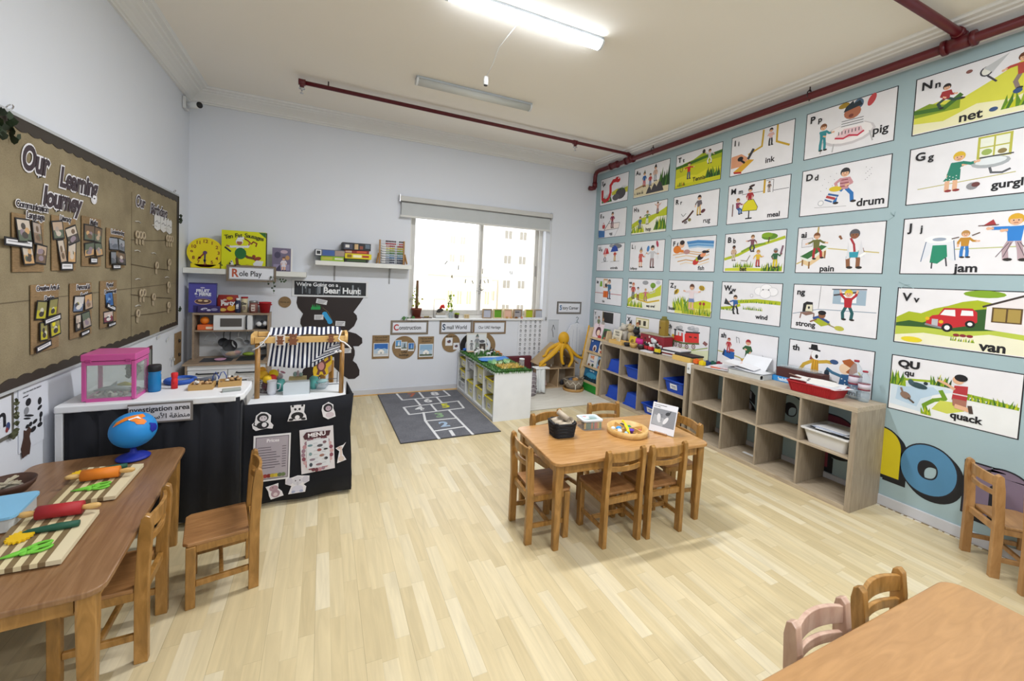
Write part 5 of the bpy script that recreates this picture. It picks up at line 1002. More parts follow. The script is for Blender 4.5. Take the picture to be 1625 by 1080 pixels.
# signs with cardboard backing
def sign(px0, px1, z0, z1, x0, x1, y, words, size, label, first=None, border='#6b6258', bt='#7a6c5c', bold=.0014, cut=None):
    t = thing('sign_board', label, 'sign', (0, y, 0)); mb = MB().m(bt); mb.bar(x0, x1, -.006, 0, z0, z1, .001); mb.build('backing_card', t)
    e = (z1-z0)*.12; mb = MB().m('#e2e5ee'); mb.bar(x0+e, x1-e, -.0075, -.0065, z0+e, z1-e); mb.build('sign_sheet', t)
    mb = MB(); D = Draw(mb, frame((x0, -.0076, (z0+z1)/2), (1, 0, 0), (0, 0, 1)), 1)
    D.line([(e*1.15, -(z1-z0)/2+e*1.2), (x1-x0-e*1.15, -(z1-z0)/2+e*1.2), (x1-x0-e*1.15, (z1-z0)/2-e*1.2), (e*1.15, (z1-z0)/2-e*1.2)], .004, '#2a2a34', True)
    w = x1-x0
    if first: D.txt(w*first[2], -.002, first[0], size*1.4, first[1], bold*2.6, 'CENTER', sx=.85); D.txt(w*first[2]+size*.46, -.004, words, size*.96, '#17171f', bold*.9, 'LEFT', sx=.82)
    else: D.txt(w/2, 0, words, size*1.1, '#17171f', bold*.5, 'CENTER', sx=.78)
    mb.build('lettering', t); return t
def leaf_mesh(mb, p, s, a, b, col='#2f5f2c'):
    mb.m(col); M_ = tr(p) @ rz(a) @ rx(b) @ ry(a*.7)
    pts = [(0, 0, 0), (.35*s, .3*s, .05*s), (.5*s, .75*s, 0), (0, 1.15*s, -.05*s), (-.5*s, .75*s, 0), (-.35*s, .3*s, .05*s)]
    mb.faces(pts, [(0, 1, 2, 3), (0, 3, 4, 5)], M_, True)
sg = sign(0, 0, 1.415, 1.59, -.945, -.482, 5.29, 'ole Play', .085, 'white Role Play sign hanging from the front of the left wall shelf', ('R', '#b8553a', .165))
t = thing('ivy_garland', 'artificial ivy sprigs hanging at the right of the Role Play sign', 'garland', (0, 5.28, 0)); mb = MB().m('#4a5a3c'); mb.tube([(-.53, -.012, 1.485), (-.51, -.012, 1.44), (-.5, -.01, 1.38), (-.505, -.008, 1.33), (-.498, -.006, 1.29)], .002, 5); mb.tube([(-.53, -.012, 1.482), (-.47, -.012, 1.46), (-.42, -.012, 1.43), (-.38, -.01, 1.425)], .002, 5); mb.build('stem', t)
mb = MB()
for x, z in ((-.54, 1.44), (-.56, 1.41), (-.55, 1.385), (-.5, 1.40), (-.49, 1.36), (-.515, 1.34), (-.5, 1.31), (-.44, 1.44), (-.415, 1.44), (-.4, 1.415), (-.385, 1.43), (-.43, 1.415), (-.53, 1.46), (-.98, 1.57), (-.86, 1.575), (-.91, 1.59)): leaf_mesh(mb, (x, -.018, z), .022, random.uniform(0, 6), PI/2+random.uniform(-.3, .3), random.choice(['#22331f', '#2c4426', '#1d2a1c']))
mb.build('leaves', t)
t = thing('ceramic_bird', 'small white bird figure with grey tail on the left shelf edge', 'figurine', (-.905, 5.318, 1.5415)); mb = MB().m('#cfd0cc'); mb.lathe([(.012, 0), (.014, .03), (.02, .05), (.014, .075), (.006, .095), (0, .1)], 12); mb.m('#3a3a3c').ball((.002, -.012, .085), .006); mb.build('body', t)
# games
def gamebox(x, y, z, w, d, h, col, label, deco, rot=0):
    t = thing('game_box', label, 'board game', (x, y, z), rot, None); mb = MB().m(col); mb.bar(-w/2, w/2, -d/2, d/2, 0, h, .001); mb.build('box', t)
    mb = MB(); D = Draw(mb, frame((-w/2, -d/2, 0), (1, 0, 0), (0, 0, 1)), 1)
    for a, b, c_, d_, k in deco: D.rect(a*w, b*h, c_*w, d_*h, k)
    mb.build('printed_side', t); return t
gamebox(.09, 5.40, 1.6875, .25, .17, .055, '#8fb52a', 'green game box at the bottom of the left game stack', [(.05, .2, .5, .8, '#b9b84a'), (.6, .3, .95, .7, '#d6d9c0')])
gamebox(.06, 5.40, 1.743, .32, .18, .075, '#5f6470', 'blue and grey game box on top of the left game stack', [(.02, .08, .2, .92, '#e2e4e6'), (.05, .25, .17, .75, '#33343a'), (.24, .1, .64, .9, '#3f5f9f'), (.66, .1, .98, .9, '#a08e84')], .06)
gamebox(.355, 5.40, 1.6875, .26, .17, .04, '#1f2420', 'black game box at the bottom of the right game stack', [(.1, .3, .9, .7, '#3a5a2a')])
gamebox(.375, 5.39, 1.7285, .3, .17, .062, '#dccb14', 'yellow game box in the right game stack', [(.08, .2, .25, .8, '#8a6a1c'), (.3, .25, .62, .75, '#efe9c0'), (.65, .3, .9, .7, '#a8342a')])
gamebox(.36, 5.40, 1.7915, .28, .17, .04, '#8a2a24', 'dark red game box in the right game stack', [(.05, .2, .3, .8, '#c9a48a'), (.5, .2, .9, .8, '#c4563a')], -.04)
gamebox(.35, 5.39, 1.832, .32, .18, .085, '#23242a', 'black picture covered game box on top of the right game stack', [(.05, .1, .35, .8, '#4a4c5f'), (.1, .3, .24, .7, '#d9d6d2'), (.42, .1, .55, .85, '#c9a87a'), (.6, .15, .72, .6, '#8a4a3a'), (.8, .3, .97, .9, '#5f6f7f')], .05)
# abacus
t = thing('abacus', 'wooden abacus with rainbow bead rows at the right end of the shelf by the window', 'abacus', (.775, 5.39, 1.6875))
for x in (-.147, .147):
    mb = MB().m('chairwood'); mb.bar(x-.01, x+.01, -.009, .009, 0.0, .3, .002); mb.build('upright', t)
    mb = MB().m('chairwood'); s_ = 1 if x > 0 else -1; mb.beam((x+s_*.014, .0, .12), (x+s_*.03, .06, .003), .01, .02); mb.beam((x+s_*.014, .0, .13), (x+s_*.034, -.06, .01), .01, .02); mb.build('foot', t)
RC = ['#1f2740', '#1f2740', '#2f6a96', '#86a8b8', '#3f7a2c', '#8fa52a', '#c9b82a', '#a8382c', '#b23a3a', '#3a1f2a']
for k, c_ in enumerate(RC):
    z = .022+k*.0293; row = MB().m('steel'); row.cyl((-.138, 0, z), (.138, 0, z), .0016, n=6); o = row.build('wire', t)
    mb = MB().m(c_); xs = [.13-.0185*i for i in range(4)]+[.13-.0185*i-.03 for i in range(4, 10)] if k < 8 else [.13-.0185*i for i in range(3)]+[.04-.0185*i for i in range(7)]
    for x in xs:
        mb.lathe([(.004, -.008), (.011, -.004), (.011, .004), (.004, .008)], 8, tr(x, 0, z) @ ry(PI/2))
    mb.bm.free()
    for x in xs: mb = MB().m(c_); mb.lathe([(.004, -.008), (.011, -.004), (.011, .004), (.004, .008)], 8, tr(x, 0, z) @ ry(PI/2)); mb.build('bead', t)
    mb = MB().m('#dfe0e2')
    mb.lathe([(.005, -.05), (.011, -.045), (.009, .045), (.003, .05)], 8, tr(-.075, 0, z) @ ry(PI/2)); mb.build('white_bead', t) if k < 8 else mb.bm.free()
# bear hunt
t = thing('bear_hunt_sign', 'dark sign reading We are Going on a Bear Hunt above the bear shape', 'sign', (0, YW, 0)); mb = MB().m('#dde0e4'); mb.bar(-.335, .515, -.007, 0, 1.252, 1.455, .001); mb.build('white_border', t)
mb = MB(); D = Draw(mb, frame((-.31, -.0072, 1.272), (1, 0, 0), (0, 0, 1)), 1); D.rect(0, 0, .8, .165, '#1f232a')
for i in range(26): x = random.uniform(0, .76); D.rect(x, random.uniform(0, .03), x+random.uniform(.008, .02), random.uniform(.06, .16), random.choice(['#3f464f', '#59616a', '#8a929a', '#2a2f36']))
mb.build('forest_picture', t)
mb = MB(); D = Draw(mb, frame((-.31, -.0085, 1.272), (1, 0, 0), (0, 0, 1)), 1); D.z = .0016; D.txt(.02, .125, "We're Going on a", .062, '#e6e9ee', .0014); D.txt(.31, .056, 'Bear Hunt', .1, '#eef0f4', .003); mb.build('lettering', t)
bt = thing('bear_silhouette', 'big dark brown paper bear shape on the wall behind the market stall', 'cutout', (0, YW, 0))
BP = [(472, 468), (470.5, 480), (473, 488), (481, 497.5), (477, 506), (476.5, 513), (481, 521), (487, 526), (479, 529), (474, 537), (476, 546), (484, 551), (484, 560), (488, 570), (492, 577), (481, 586), (478, 596), (481, 603), (489, 606.5), (497, 605), (510, 596), (519, 584), (525.5, 577), (532, 584), (541, 593), (553, 601), (563, 600.5), (570, 595), (570.5, 587), (566, 577), (560, 572), (563, 563), (563, 556), (560.5, 549), (569, 549), (575, 544), (574.5, 536), (565, 529), (552, 525.5), (562, 517), (567, 506), (566, 500), (561, 495), (572, 480), (577, 472), (577, 466)]
mb = MB().m('#261c1d'); P3 = [at(x, y, y=YW) for x, y in BP]; M_ = frame((0, 0, 0), (1, 0, 0), (0, 0, 1)); mb.prism([(p.x, p.z) for p in P3], .0, .003, M_); mb.build('paper_shape', bt)
mb = MB(); D = Draw(mb, M_, 1, .0034)
def bq(px, py): p = at(px, py, y=YW); return p.x, p.z
gx, gz = bq(500.5, 491); D.poly([(gx-.05, gz), (gx+.055, gz), (gx+.055, gz+.03), (gx-.045, gz+.03)], '#1f9a4f'); D.tufts(gx-.05, gx+.06, gz+.02, .05, ['#1f9a4f'], 9)
D.line([bq(515.5, 497.5), bq(519, 503), bq(523.5, 509.5)], .05, '#2f9fdc'); D.ell(*bq(515, 498), .026, .028, '#2f9fdc'); D.ell(*bq(523.5, 510), .03, .03, '#2f9fdc'); D.line([bq(512, 488), bq(520, 494), bq(525, 504), bq(531, 520)], .003, '#8a7a4a'); mb.build('trail_picture', bt)
for i, (px, py, w_, h_, r_) in enumerate(((510.5, 478.5, .12, .055, -.2), (506, 503, .1, .06, 0), (540, 513, .11, .06, -.05), (550.5, 556, .1, .06, 0), (524, 570, .09, .05, .1))):
    mb = MB(); D = Draw(mb, frame((at(px, py, y=YW).x, 0, at(px, py, y=YW).z), (1, 0, 0), (0, 0, 1)) @ rz(r_), 1, .0042); D.rect(-w_/2, -h_/2, w_/2, h_/2, '#dcdde2')
    for q in range(3): D.rect(-w_*.4, h_*(.2-.25*q), w_*(.4-.1*q), h_*(.2-.25*q)+.005, '#44454c')
    mb.build('text_label', bt)
t = thing('cork_disc', 'small round brown cork disc on the wall left of the bear sign', 'disc', (-.406, YW, 1.182)); mb = MB().m('card'); mb.prism(circ(.065, 28), 0, .006, M_); mb.build('disc', t); mb = MB(); D = Draw(mb, M_, 1, .0062); D.txt(0, 0, 'Choose one', .02, '#3a2f20', .0006, 'CENTER'); mb.build('lettering', t)
# small framed signs under the window
sign(0, 0, .776, .964, .805, 1.298, YW, 'onstruction', .078, 'Construction sign with ivy leaves on the wall left of the window sill', ('C', '#b23a38', .145))
t = thing('ivy_sprig', 'small green ivy sprig on top of the Construction sign', 'garland', (0, YW-.012, 0)); mb = MB()
for x, z, s_ in ((.97, .985, .05), (1.02, .99, .03), (1.09, .985, .055), (1.07, .965, .04)): leaf_mesh(mb, (x, -.004, z-.02), s_, random.uniform(-1, 1), PI/2, random.choice(['#33603a', '#4c7a44']))
mb.build('leaves', t); mb = MB().m('#5f8f5a'); mb.tube([(.93, 0, .97), (.96, 0, 1.01), (1.03, 0, 1.005), (1.09, 0, .97)], .003, 5); mb.build('stem', t)
sign(0, 0, .775, .963, 1.452, 1.923, YW, 'mall World', .08, 'Small World sign in a grey frame under the window sill', ('S', '#1f3a5a', .13))
t = sign(0, 0, .765, .955, 1.93, 2.44, YW-.001, 'Our UAE Heritage', .052, 'brown cardboard Our UAE Heritage sign right of the Small World sign', None, bt='#846a4c')
sign(0, 0, 1.061, 1.254, 3.288, 3.735, YW, 'tory Corner', .073, 'Story Corner sign on the wall beside the green painted wall', ('S', '#2f6a9f', .15), bt='#6f6a66')
def photo_card(x0, x1, z0, z1, label, words, sky='#2f6ab8', kind=0):
    t = thing('photo_card', label, 'photo card', (0, YW, 0)); mb = MB().m('card'); mb.bar(x0, x1, -.004, 0, z0, z1); mb.build('cardboard', t)
    w = x1-x0; a, b, c_, d_ = x0+w*.08, z0+.03, x1-w*.04, z1-.1; mb = MB().m('#dfe2e6'); mb.bar(a, c_, -.0055, -.0045, b, d_)
    D = Draw(mb, frame((a, -.0055, b), (1, 0, 0), (0, 0, 1)), 1); W_, H_ = c_-a, d_-b; D.rect(W_*.05, H_*.08, W_*.95, H_*.95, sky); D.field(W_*.05, W_*.95, H_*.08, [H_*.5, H_*.62, H_*.55, H_*.6, H_*.5], '#9dbcd8')
    D.rect(W_*.05, H_*.08, W_*.95, H_*.22, '#c9ccd0' if not kind else '#4a5a44'); D.rect(W_*.28, H_*.2, W_*.72, H_*.38, '#eceae6'); D.ell(W_*.5, H_*.42, W_*.13, H_*.12, '#f2f0ec')
    for q in (.12, .22, .8, .9): D.line([(W_*q, H_*.2), (W_*q, H_*.52)], W_*.025, '#eceae6')
    for q in (.34, .66): D.ell(W_*q, H_*.38, W_*.06, H_*.06, '#f2f0ec')
    D.rect(W_*.46, H_*.2, W_*.54, H_*.32, '#8a9098'); mb.build('photo', t)
    mb = MB(); D = Draw(mb, frame((x0, -.0045, z1), (1, 0, 0), (0, 0, 1)), 1)
    for k, s_ in enumerate(words): D.txt(w/2, -.028-.034*k, s_, .027, '#2a2018', .0005, 'CENTER', shear=.15)
    mb.build('lettering', t)
photo_card(.585, .798, .468, .772, 'cardboard card with a white domed mosque photo, left of the round card', ['Can you build', 'this mosque?'])
photo_card(1.168, 1.382, .44, .745, 'cardboard card with a domed mausoleum photo, right of the round card', ['Can you build', 'this palace?'], '#8fb4d4', 1)
t = thing('round_photo_card', 'round cardboard with three blue building photos between the two mosque cards', 'photo card', (.986, YW, .605)); mb = MB().m('card'); mb.prism(circ(.152, 40), 0, .005, M_); mb.build('cardboard', t)
for i, (x, z, kk) in enumerate(((-.075, .045, 0), (.0, .02, 1), (.092, .005, 2))):
    mb = MB(); D = Draw(mb, M_ @ tr(x, z, 0), 1, .0054+i*.0004); D.rect(-.04, -.055, .04, .055, '#e2e4e8'); D.rect(-.034, -.035, .034, .05, ['#5f9ad0', '#a9bccc', '#2f6ab4'][i]); D.poly([(-.01, -.035), (.02, -.035), (.012, .04), (0, .03)], ['#dfe6ee', '#5a6470', '#7fb0e0'][i]); D.rect(-.034, -.035, .034, -.02, '#5f6f5a'); mb.build('photo', t)
mb = MB(); D = Draw(mb, M_, 1, .0056); D.txt(0, -.062, 'UAE', .04, '#1f1812', .001, 'CENTER', shear=.2); D.txt(0, -.1, 'buildings', .036, '#1f1812', .001, 'CENTER', shear=.2); mb.build('lettering', t)
t = thing('round_photo_card', 'round cardboard with two small white photos under the Small World sign', 'photo card', (1.623, YW, .648)); mb = MB().m('card'); mb.prism(circ(.128, 36), 0, .005, M_); mb.build('cardboard', t)
for x, z, w_ in ((-.03, .02, .1), (.075, -.045, .085)):
    mb = MB(); D = Draw(mb, M_ @ tr(x, z, 0), 1, .0056+(x > 0)*.0004); D.rect(-w_/2, -w_*.55, w_/2, w_*.55, '#e4e5ea'); D.ell(0, 0, w_*.28, w_*.2, '#6a4a4a'); D.ell(w_*.1, w_*.15, w_*.12, w_*.12, '#2f3a5a'); mb.build('photo', t)
mb = MB(); D = Draw(mb, M_, 1, .006); D.txt(0, .095, 'My small world', .024, '#1f1812', .0006, 'CENTER'); mb.build('lettering', t)
t = thing('cardboard_ring', 'black and brown cardboard ring on the wall behind the standing story card', 'ring', (2.02, YW, .60)); 
for a0, a1, c_ in ((PI*.45, PI*1.25, '#22201f'), (-PI*.35, PI*.45, 'card')):
    mb = MB().m(c_); n = 20; vs = []
    for i in range(n+1):
        a = a0+(a1-a0)*i/n
        for r, z in ((.185, .001), (.255, .001), (.255, .006), (.185, .006)): vs.append((r*math.cos(a)*1.05, r*math.sin(a)*.82, z))
    fs = [(i*4+q, i*4+(q+1) % 4, i*4+4+(q+1) % 4, i*4+4+q) for i in range(n) for q in range(4)]+[(0, 1, 2, 3), (4*n+3, 4*n+2, 4*n+1, 4*n)]; mb.faces(vs, fs, M_); mb.build('ring_half', t)
mb = MB(); D = Draw(mb, M_, 1, .002); D.ell(0, 0, .19, .15, '#e2e6ec', n=24); D.person(.11, -.1, .2, '#3a4a6a', '#5a6a8a', '#8a90a0'); mb.build('ring_picture', t)
t = thing('feelings_poster', 'white poster with rows of small black portraits right of the window sill items', 'poster', (2.64, YW, .42)); mb = MB().m('#dfe2ea'); mb.bar(0, .41, -.003, 0, 0, .585); D = Draw(mb, M_, 1, .0034); D.txt(.2, .565, 'Feelings Finder', .022, '#15151c', .0008, 'CENTER')
for i in range(5):
    for j in range(8):
        x, z = .045+i*.08, .52-j*.067; k = (i*3+j) % 5; dk = ['#1b1c22', '#77797f', '#3a3c44', '#9a9ca4', '#22242c'][k]; D.ell(x, z, .016, .019, dk); D.ell(x, z-.002, .010, .011, '#cfd2da' if k != 1 else '#e2e4ea'); D.rect(x-.018, z-.026, x+.018, z-.0235, '#55575f')
mb.build('portrait_sheet', t)
t = thing('plastic_sleeve', 'clear hanging sleeve with a small black letter strip beside the poster', 'sleeve', (3.15, YW, .62)); mb = MB().m('#c9ced6'); mb.bar(0, .185, -.003, 0, 0, .35); mb.build('sheet', t); mb = MB(); D = Draw(mb, M_, 1, .0034); D.line([(.09, .27), (.07, .2), (.09, .15), (.1, .08)], .008, '#2a2c34'); D.line([(.09, .27), (.12, .2)], .008, '#2a2c34'); D.rect(.0, .345, .185, .35, '#9aa0aa'); mb.build('print', t)
t = thing('hanging_shirt', 'white shirt on a green wire hanger in the story corner', 'shirt', (3.64, YW-.05, .92)); mb = MB().m('#3f5f5a'); mb.tube([(-.02, 0, .085), (0, 0, .1), (.02, 0, .085), (.015, 0, .06), (0, 0, .045), (0, 0, .02), (-.09, 0, -.03), (.09, 0, -.03), (0, 0, .02)], .004, 6); mb.build('hanger', t)
mb = MB().m('#dfe3ec'); P = [(-.05, -.0), (.05, 0), (.12, -.03), (.17, -.2), (.18, -.42), (.12, -.44), (.11, -.2), (.12, -.5), (-.12, -.5), (-.12, -.22), (-.15, -.4), (-.21, -.38), (-.17, -.14), (-.11, -.03)]; mb.prism(P, -.018, .012, M_); o = mb.build('shirt_body', t); md = o.modifiers.new('b', 'BEVEL'); md.width = .01; md.segments = 3
mb = MB().m('#b4bdd0'); D = Draw(mb, M_, 1, .0125); D.line([(0, -.02), (.004, -.48)], .006, '#a9b4c9'); D.line([(-.04, 0), (0, -.05), (.04, 0)], .014, '#dfe4ee')
for q in (-.06, .05): D.line([(q, -.1), (q*1.3, -.3), (q*1.1, -.46)], .006, '#b9c2d4')
mb.build('placket', t)

# ------------------------------------------------------------------ window sill
SZ = WZ0+.0045
t = thing('potted_vine', 'vine climbing a moss pole in a brown pot at the left of the window sill', 'potted plant', (1.145, 5.555, SZ))
mb = MB().m('#7a3a2a'); mb.lathe([(.05, 0), (.066, .1), (.07, .1), (.072, .118), (.062, .118), (.058, .1), (0, .1)], 22, tr(0, 0, .012)); mb.build('pot', t)
mb = MB().m('#7a3a2a'); mb.lathe([(.07, 0), (.076, .012), (.07, .013), (.0, .006)], 22); mb.build('saucer', t)
mb = MB().m('#6b4a2c'); mb.lathe([(.019, .11), (.02, .2), (.018, .3), (.021, .4), (.018, .5), (.014, .505), (0, .507)], 12); mb.build('moss_pole', t)
mb = MB()
for i in range(44): a = random.uniform(0, 6.28); z = random.uniform(.14, .42); r_ = random.uniform(.02, .05+.03*(z < .25)); leaf_mesh(mb, (r_*math.cos(a)-.015, r_*math.sin(a)*.5, z), random.uniform(.018, .032), random.uniform(0, 6), random.uniform(.3, 1.6), random.choice(['#a9b84a', '#7f9a34', '#c9c46a', '#5f7f2c']))
mb.m('#6a8a3a')
for k in range(3): mb.tube([(.01*k-.02, -.01, .12), (.024*math.cos(k*2), .024*math.sin(k*2), .22), (.024*math.cos(k*2+2), -.024, .34), (-.02, -.01, .42)], .002, 5)
mb.build('leaves', t)
t = thing('sill_tray', 'dark flat tray beside the moss pole pot on the sill', 'tray', (1.29, 5.56, SZ)); mb = MB().m('#5a463a'); mb.prism(rrect(.13, .08, .01), 0, .008); mb.m('#8a7a3a')
for i in range(6): mb.ball((random.uniform(-.04, .04), random.uniform(-.02, .02), .014), .012, None, 1)
mb.build('tray_body', t)
t = thing('flower_frame', 'thin dark standing wire frame with red paper flower on the sill', 'ornament', (1.47, 5.57, SZ)); mb = MB().m('#4a4644'); mb.tube([(-.085, 0, .0), (-.085, 0, .255), (.06, 0, .255), (.06, 0, .24)], .0035, 6); mb.tube([(-.085, 0, .004), (.07, 0, .004)], .0035, 6); mb.build('wire_frame', t)
mb = MB().m('#d32a24')
for i in range(9): a = i*.7; mb.ball((.03+.022*math.cos(a), .016*math.sin(a), .15+.02*math.sin(a*1.7)), (.02, .012, .018), None, 1)
mb.build('flower', t); mb = MB().m('#2f2a2a'); mb.ball((.005, 0, .108), (.045, .02, .022)); mb.ball((-.02, .0, .09), (.03, .02, .018)); mb.m('#a8a094').bar(-.05, .075, -.018, .018, .04, .072, .004); mb.m('#dcdfe2').bar(-.06, .09, -.02, .02, 0.005, .04, .004); mb.build('base_block', t)
t = thing('glass_plant', 'leafy cutting in a small glass jar on the sill', 'plant', (1.625, 5.56, SZ)); mb = MB().m('clearplastic'); mb.lathe([(.03, 0), (.034, .07), (.03, .08), (.027, .07), (.024, .006), (0, .005)], 16); mb.build('jar', t)
mb = MB()
for i in range(26): a = random.uniform(0, 6.28); z = random.uniform(.08, .3); r_ = random.uniform(0, .06); leaf_mesh(mb, (r_*math.cos(a)-.04*(z-.15)*4*0+.0, r_*.4*math.sin(a), z), random.uniform(.026, .042), random.uniform(0, 6), random.uniform(.4, 1.5), random.choice(['#b4c23a', '#8fae34', '#5f7f2c']))
mb.m('#5f7a2c'); mb.tube([(0, 0, .02), (.01, 0, .15), (-.03, 0, .28)], .003, 5); mb.tube([(0, 0, .02), (.02, 0, .12), (.05, 0, .18)], .003, 5); mb.build('leaves', t)
t = thing('small_succulent', 'tiny dark pot with a bright green plant on the sill', 'potted plant', (1.705, 5.54, SZ)); mb = MB().m('#3f2f2a'); mb.lathe([(.022, 0), (.029, .05), (.025, .05), (0, .045)], 14); mb.build('pot', t); mb = MB()
for i in range(16): a = i*.9; leaf_mesh(mb, (.012*math.cos(a), .012*math.sin(a), .05), .034, a, .5, random.choice(['#b9c83a', '#9fb82c']))
mb.build('leaves', t)
mb = MB().m('#c9b48a'); mb.bar(-.035, .035, -.015, .015, 0, .055, .003); mb.m('#8a6a3a').bar(-.02, -.012, -.0155, -.015, .01, .045); mb.m('#8a6a3a').bar(.008, .016, -.0155, -.015, .01, .045)
tag(mb.build('wooden_block', None, (1.845, 5.53, SZ)), 'small plain wooden block with brown marks in the middle of the sill', 'block')
for i, (x, c_, lab) in enumerate(((2.15, '#b9bccc', 'wooden window block with pale grey panel, first of the row on the sill'), (2.315, '#5f9a1e', 'wooden window block with dark green panel on the sill'), (2.475, '#e2b8a4', 'wooden window block with pink panel on the sill'), (2.635, '#a8a4a8', 'wooden window block with patterned grey panel on the sill'), (2.825, '#a9b81c', 'wooden window block with lime green panel on the sill'), (2.985, '#b4b8c4', 'wooden window block with grey panel at the right end of the sill'))):
    t = thing('window_block', lab, 'block', (x, 5.53, SZ), 0, None); mb = MB().m('#a0896c' if i in (0, 3, 5) else '#d6c29a'); s_ = .068
    mb.bar(-s_, -s_+.012, -.02, .02, 0, .136); mb.bar(s_-.012, s_, -.02, .02, 0, .136); mb.bar(-s_+.012, s_-.012, -.02, .02, 0, .012); mb.bar(-s_+.012, s_-.012, -.02, .02, .124, .136); mb.build('frame', t); mb = MB().m(c_); mb.bar(-s_+.0121, s_-.0121, -.004, .004, .0121, .1239)
    if i == 3: mb.m('#55545c').bar(-.04, .03, -.0045, -.004, .08, .1)
    mb.build('panel', t)
for i, (x, c_) in enumerate(((2.45, '#c99a5a'), (2.52, '#d6a46a'), (2.6, '#8a5a34'), (2.69, '#d88a6a'))):
    mb = MB().m(c_); mb.bar(-.014, .014, -.01, .01, 0, .028, .003); tag(mb.build('tiny_block', None, (x, 5.49, SZ)), ['tiny tan cube before the pink window block, left one', 'tiny light brown cube before the pink window block, right one', 'tiny dark brown cube before the patterned window block', 'tiny orange pink cube before the patterned window block'][i], 'block')
# dandelion decal on the panes
t = thing('window_decal', 'black dandelion sticker with blowing seeds across the window panes', 'sticker', (0, YB+.108, 0)); mb = MB().m('#4a4a4c'); Mw = frame((0, 0, 0), (1, 0, 0), (0, 0, 1)); D = Draw(mb, Mw, 1, .0)
def wp(px, py): p = at(px, py, y=YB+.108); return p.x, p.z
for a, b in (((710, 414), (706, 419)), ((728, 421), (727, 428)), ((766, 426), (765.5, 434)), ((739, 443), (738, 449)), ((749, 445), (751, 450)), ((763, 444), (762, 450)), ((768, 445), (770, 449)), ((774, 443), (775, 449)), ((809, 430), (810.5, 435)), ((812, 430), (812.5, 435)), ((717, 436), (718, 441)), ((717.5, 437), (716, 440))): D.line([wp(*a), wp(*b)], .012, '#4a4a4c')
for i in range(40): a = random.uniform(0, 6.28); r_ = random.uniform(0, 9); D.ell(*wp(764+r_*math.cos(a), 460+r_*math.sin(a)*.9), .006, .006, '#6a6a6c', n=5)
for i in range(9): D.line([wp(764, 460), wp(764+9*math.cos(i*.7), 460+9*math.sin(i*.7))], .002, '#7a7a7c')
mb.build('print', t)

# ------------------------------------------------------------------ toy kitchen on the left of the back wall
KX0, KX1, KY0 = -1.245, -.525, 5.08; KM = (KX0+KX1)/2
t = thing('toy_kitchen', 'white and wood toy kitchen with hutch in the left corner', 'toy kitchen', (0, 0, 0)); kitchen = t
for x in (KX0, KX1-.018):
    mb = MB().m('kitchen_wood'); mb.bar(x, x+.018, KY0, YB-.02, 0, .555); mb.build('base_side', t)
    mb = MB().m('kitchen_wood'); mb.bar(x+(.012 if x < KM else -.012), x+.018+(.012 if x < KM else -.012), 5.27, YB-.02, .5755, 1.052); mb.build('hutch_side', t)
mb = MB().m('kitchen_wood'); mb.bar(KX0-.02, KX1+.02, KY0-.02, YB-.02, .5555, .575, .002); mb.build('worktop', t)
mb = MB().m('#d4d7dc'); mb.bar(KX0+.02, KX1-.02, KY0+.03, YB-.03, .03, .553); mb.build('base_body', t)
mb = MB().m('#dfe1e5'); mb.bar(KX0+.02, KX1-.02, KY0+.003, KY0+.018, .505, .5545); mb.build('front_rail', t)
for a, b, nm in ((KX0+.022, KM-.003, 'oven_door'), (KM+.003, KX1-.022, 'cupboard_door')):
    mb = MB().m('#dfe1e5'); mb.bar(a, b, KY0, KY0+.018, .04, .5, .002); d = mb.build(nm, t)
    mb = MB().m('#26292e'); c_ = (a+b)/2; mb.tube([(c_-.09, KY0, .47), (c_-.09, KY0-.02, .473), (c_-.07, KY0-.026, .47), (c_+.07, KY0-.026, .47), (c_+.09, KY0-.02, .473), (c_+.09, KY0, .47)], .008, 8); mb.build('door_handle', d)
    if nm[0] == 'o': mb = MB().m('#1d2126'); mb.bar(a+.06, b-.05, KY0-.003, KY0-.0005, .2, .42, .001); mb.build('oven_window', d)
mb = MB().m('kitchen_wood'); mb.bar(KX0+.01, KX1-.01, 5.262, YB-.02, 1.0525, 1.07, .001); mb.build('hutch_top', t)
mb = MB().m('kitchen_wood'); mb.bar(KX0+.031, KX1-.031, 5.27, YB-.02, .873, .888, .001); mb.build('hutch_shelf', t)
mb = MB().m('#c9ccd0'); mb.bar(KX0+.031, KX1-.031, YB-.03, YB-.021, .576, 1.052); mb.build('back_panel', t)
MX0, MX1 = -1.05, -.70
mb = MB().m('#dfe1e5'); mb.bar(MX0, MX1, 5.285, YB-.035, .889, 1.05); mb.build('microwave_body', t)
mb = MB().m('#e4e6ea'); mb.bar(MX0, MX1-.012, 5.268, 5.284, .889, 1.05, .002); d = mb.build('microwave_door', t)
mb = MB().m('#54504e'); mb.bar(MX0+.06, MX1-.095, 5.2655, 5.2675, .925, 1.015); mb.build('microwave_window', d)
mb = MB().m('#2a2d33'); mb.tube([(MX1-.05, 5.268, .9), (MX1-.05, 5.245, .905), (MX1-.05, 5.243, .92), (MX1-.05, 5.243, 1.02), (MX1-.05, 5.245, 1.035), (MX1-.05, 5.268, 1.04)], .009, 8); mb.build('door_handle', d)
mb = MB().m('#3c3f45'); mb.bar(KX0+.1, KX0+.38, KY0+.06, KY0+.26, .5752, .579, .001); mb.build('hob', t)
mb = MB().m('#33373b'); mb.bar(KM+.06, KX1-.05, KY0+.06, KY0+.3, .5752, .581, .002); mb.m('#22262a').bar(KM+.08, KX1-.07, KY0+.08, KY0+.24, .5812, .583); mb.build('sink', t)
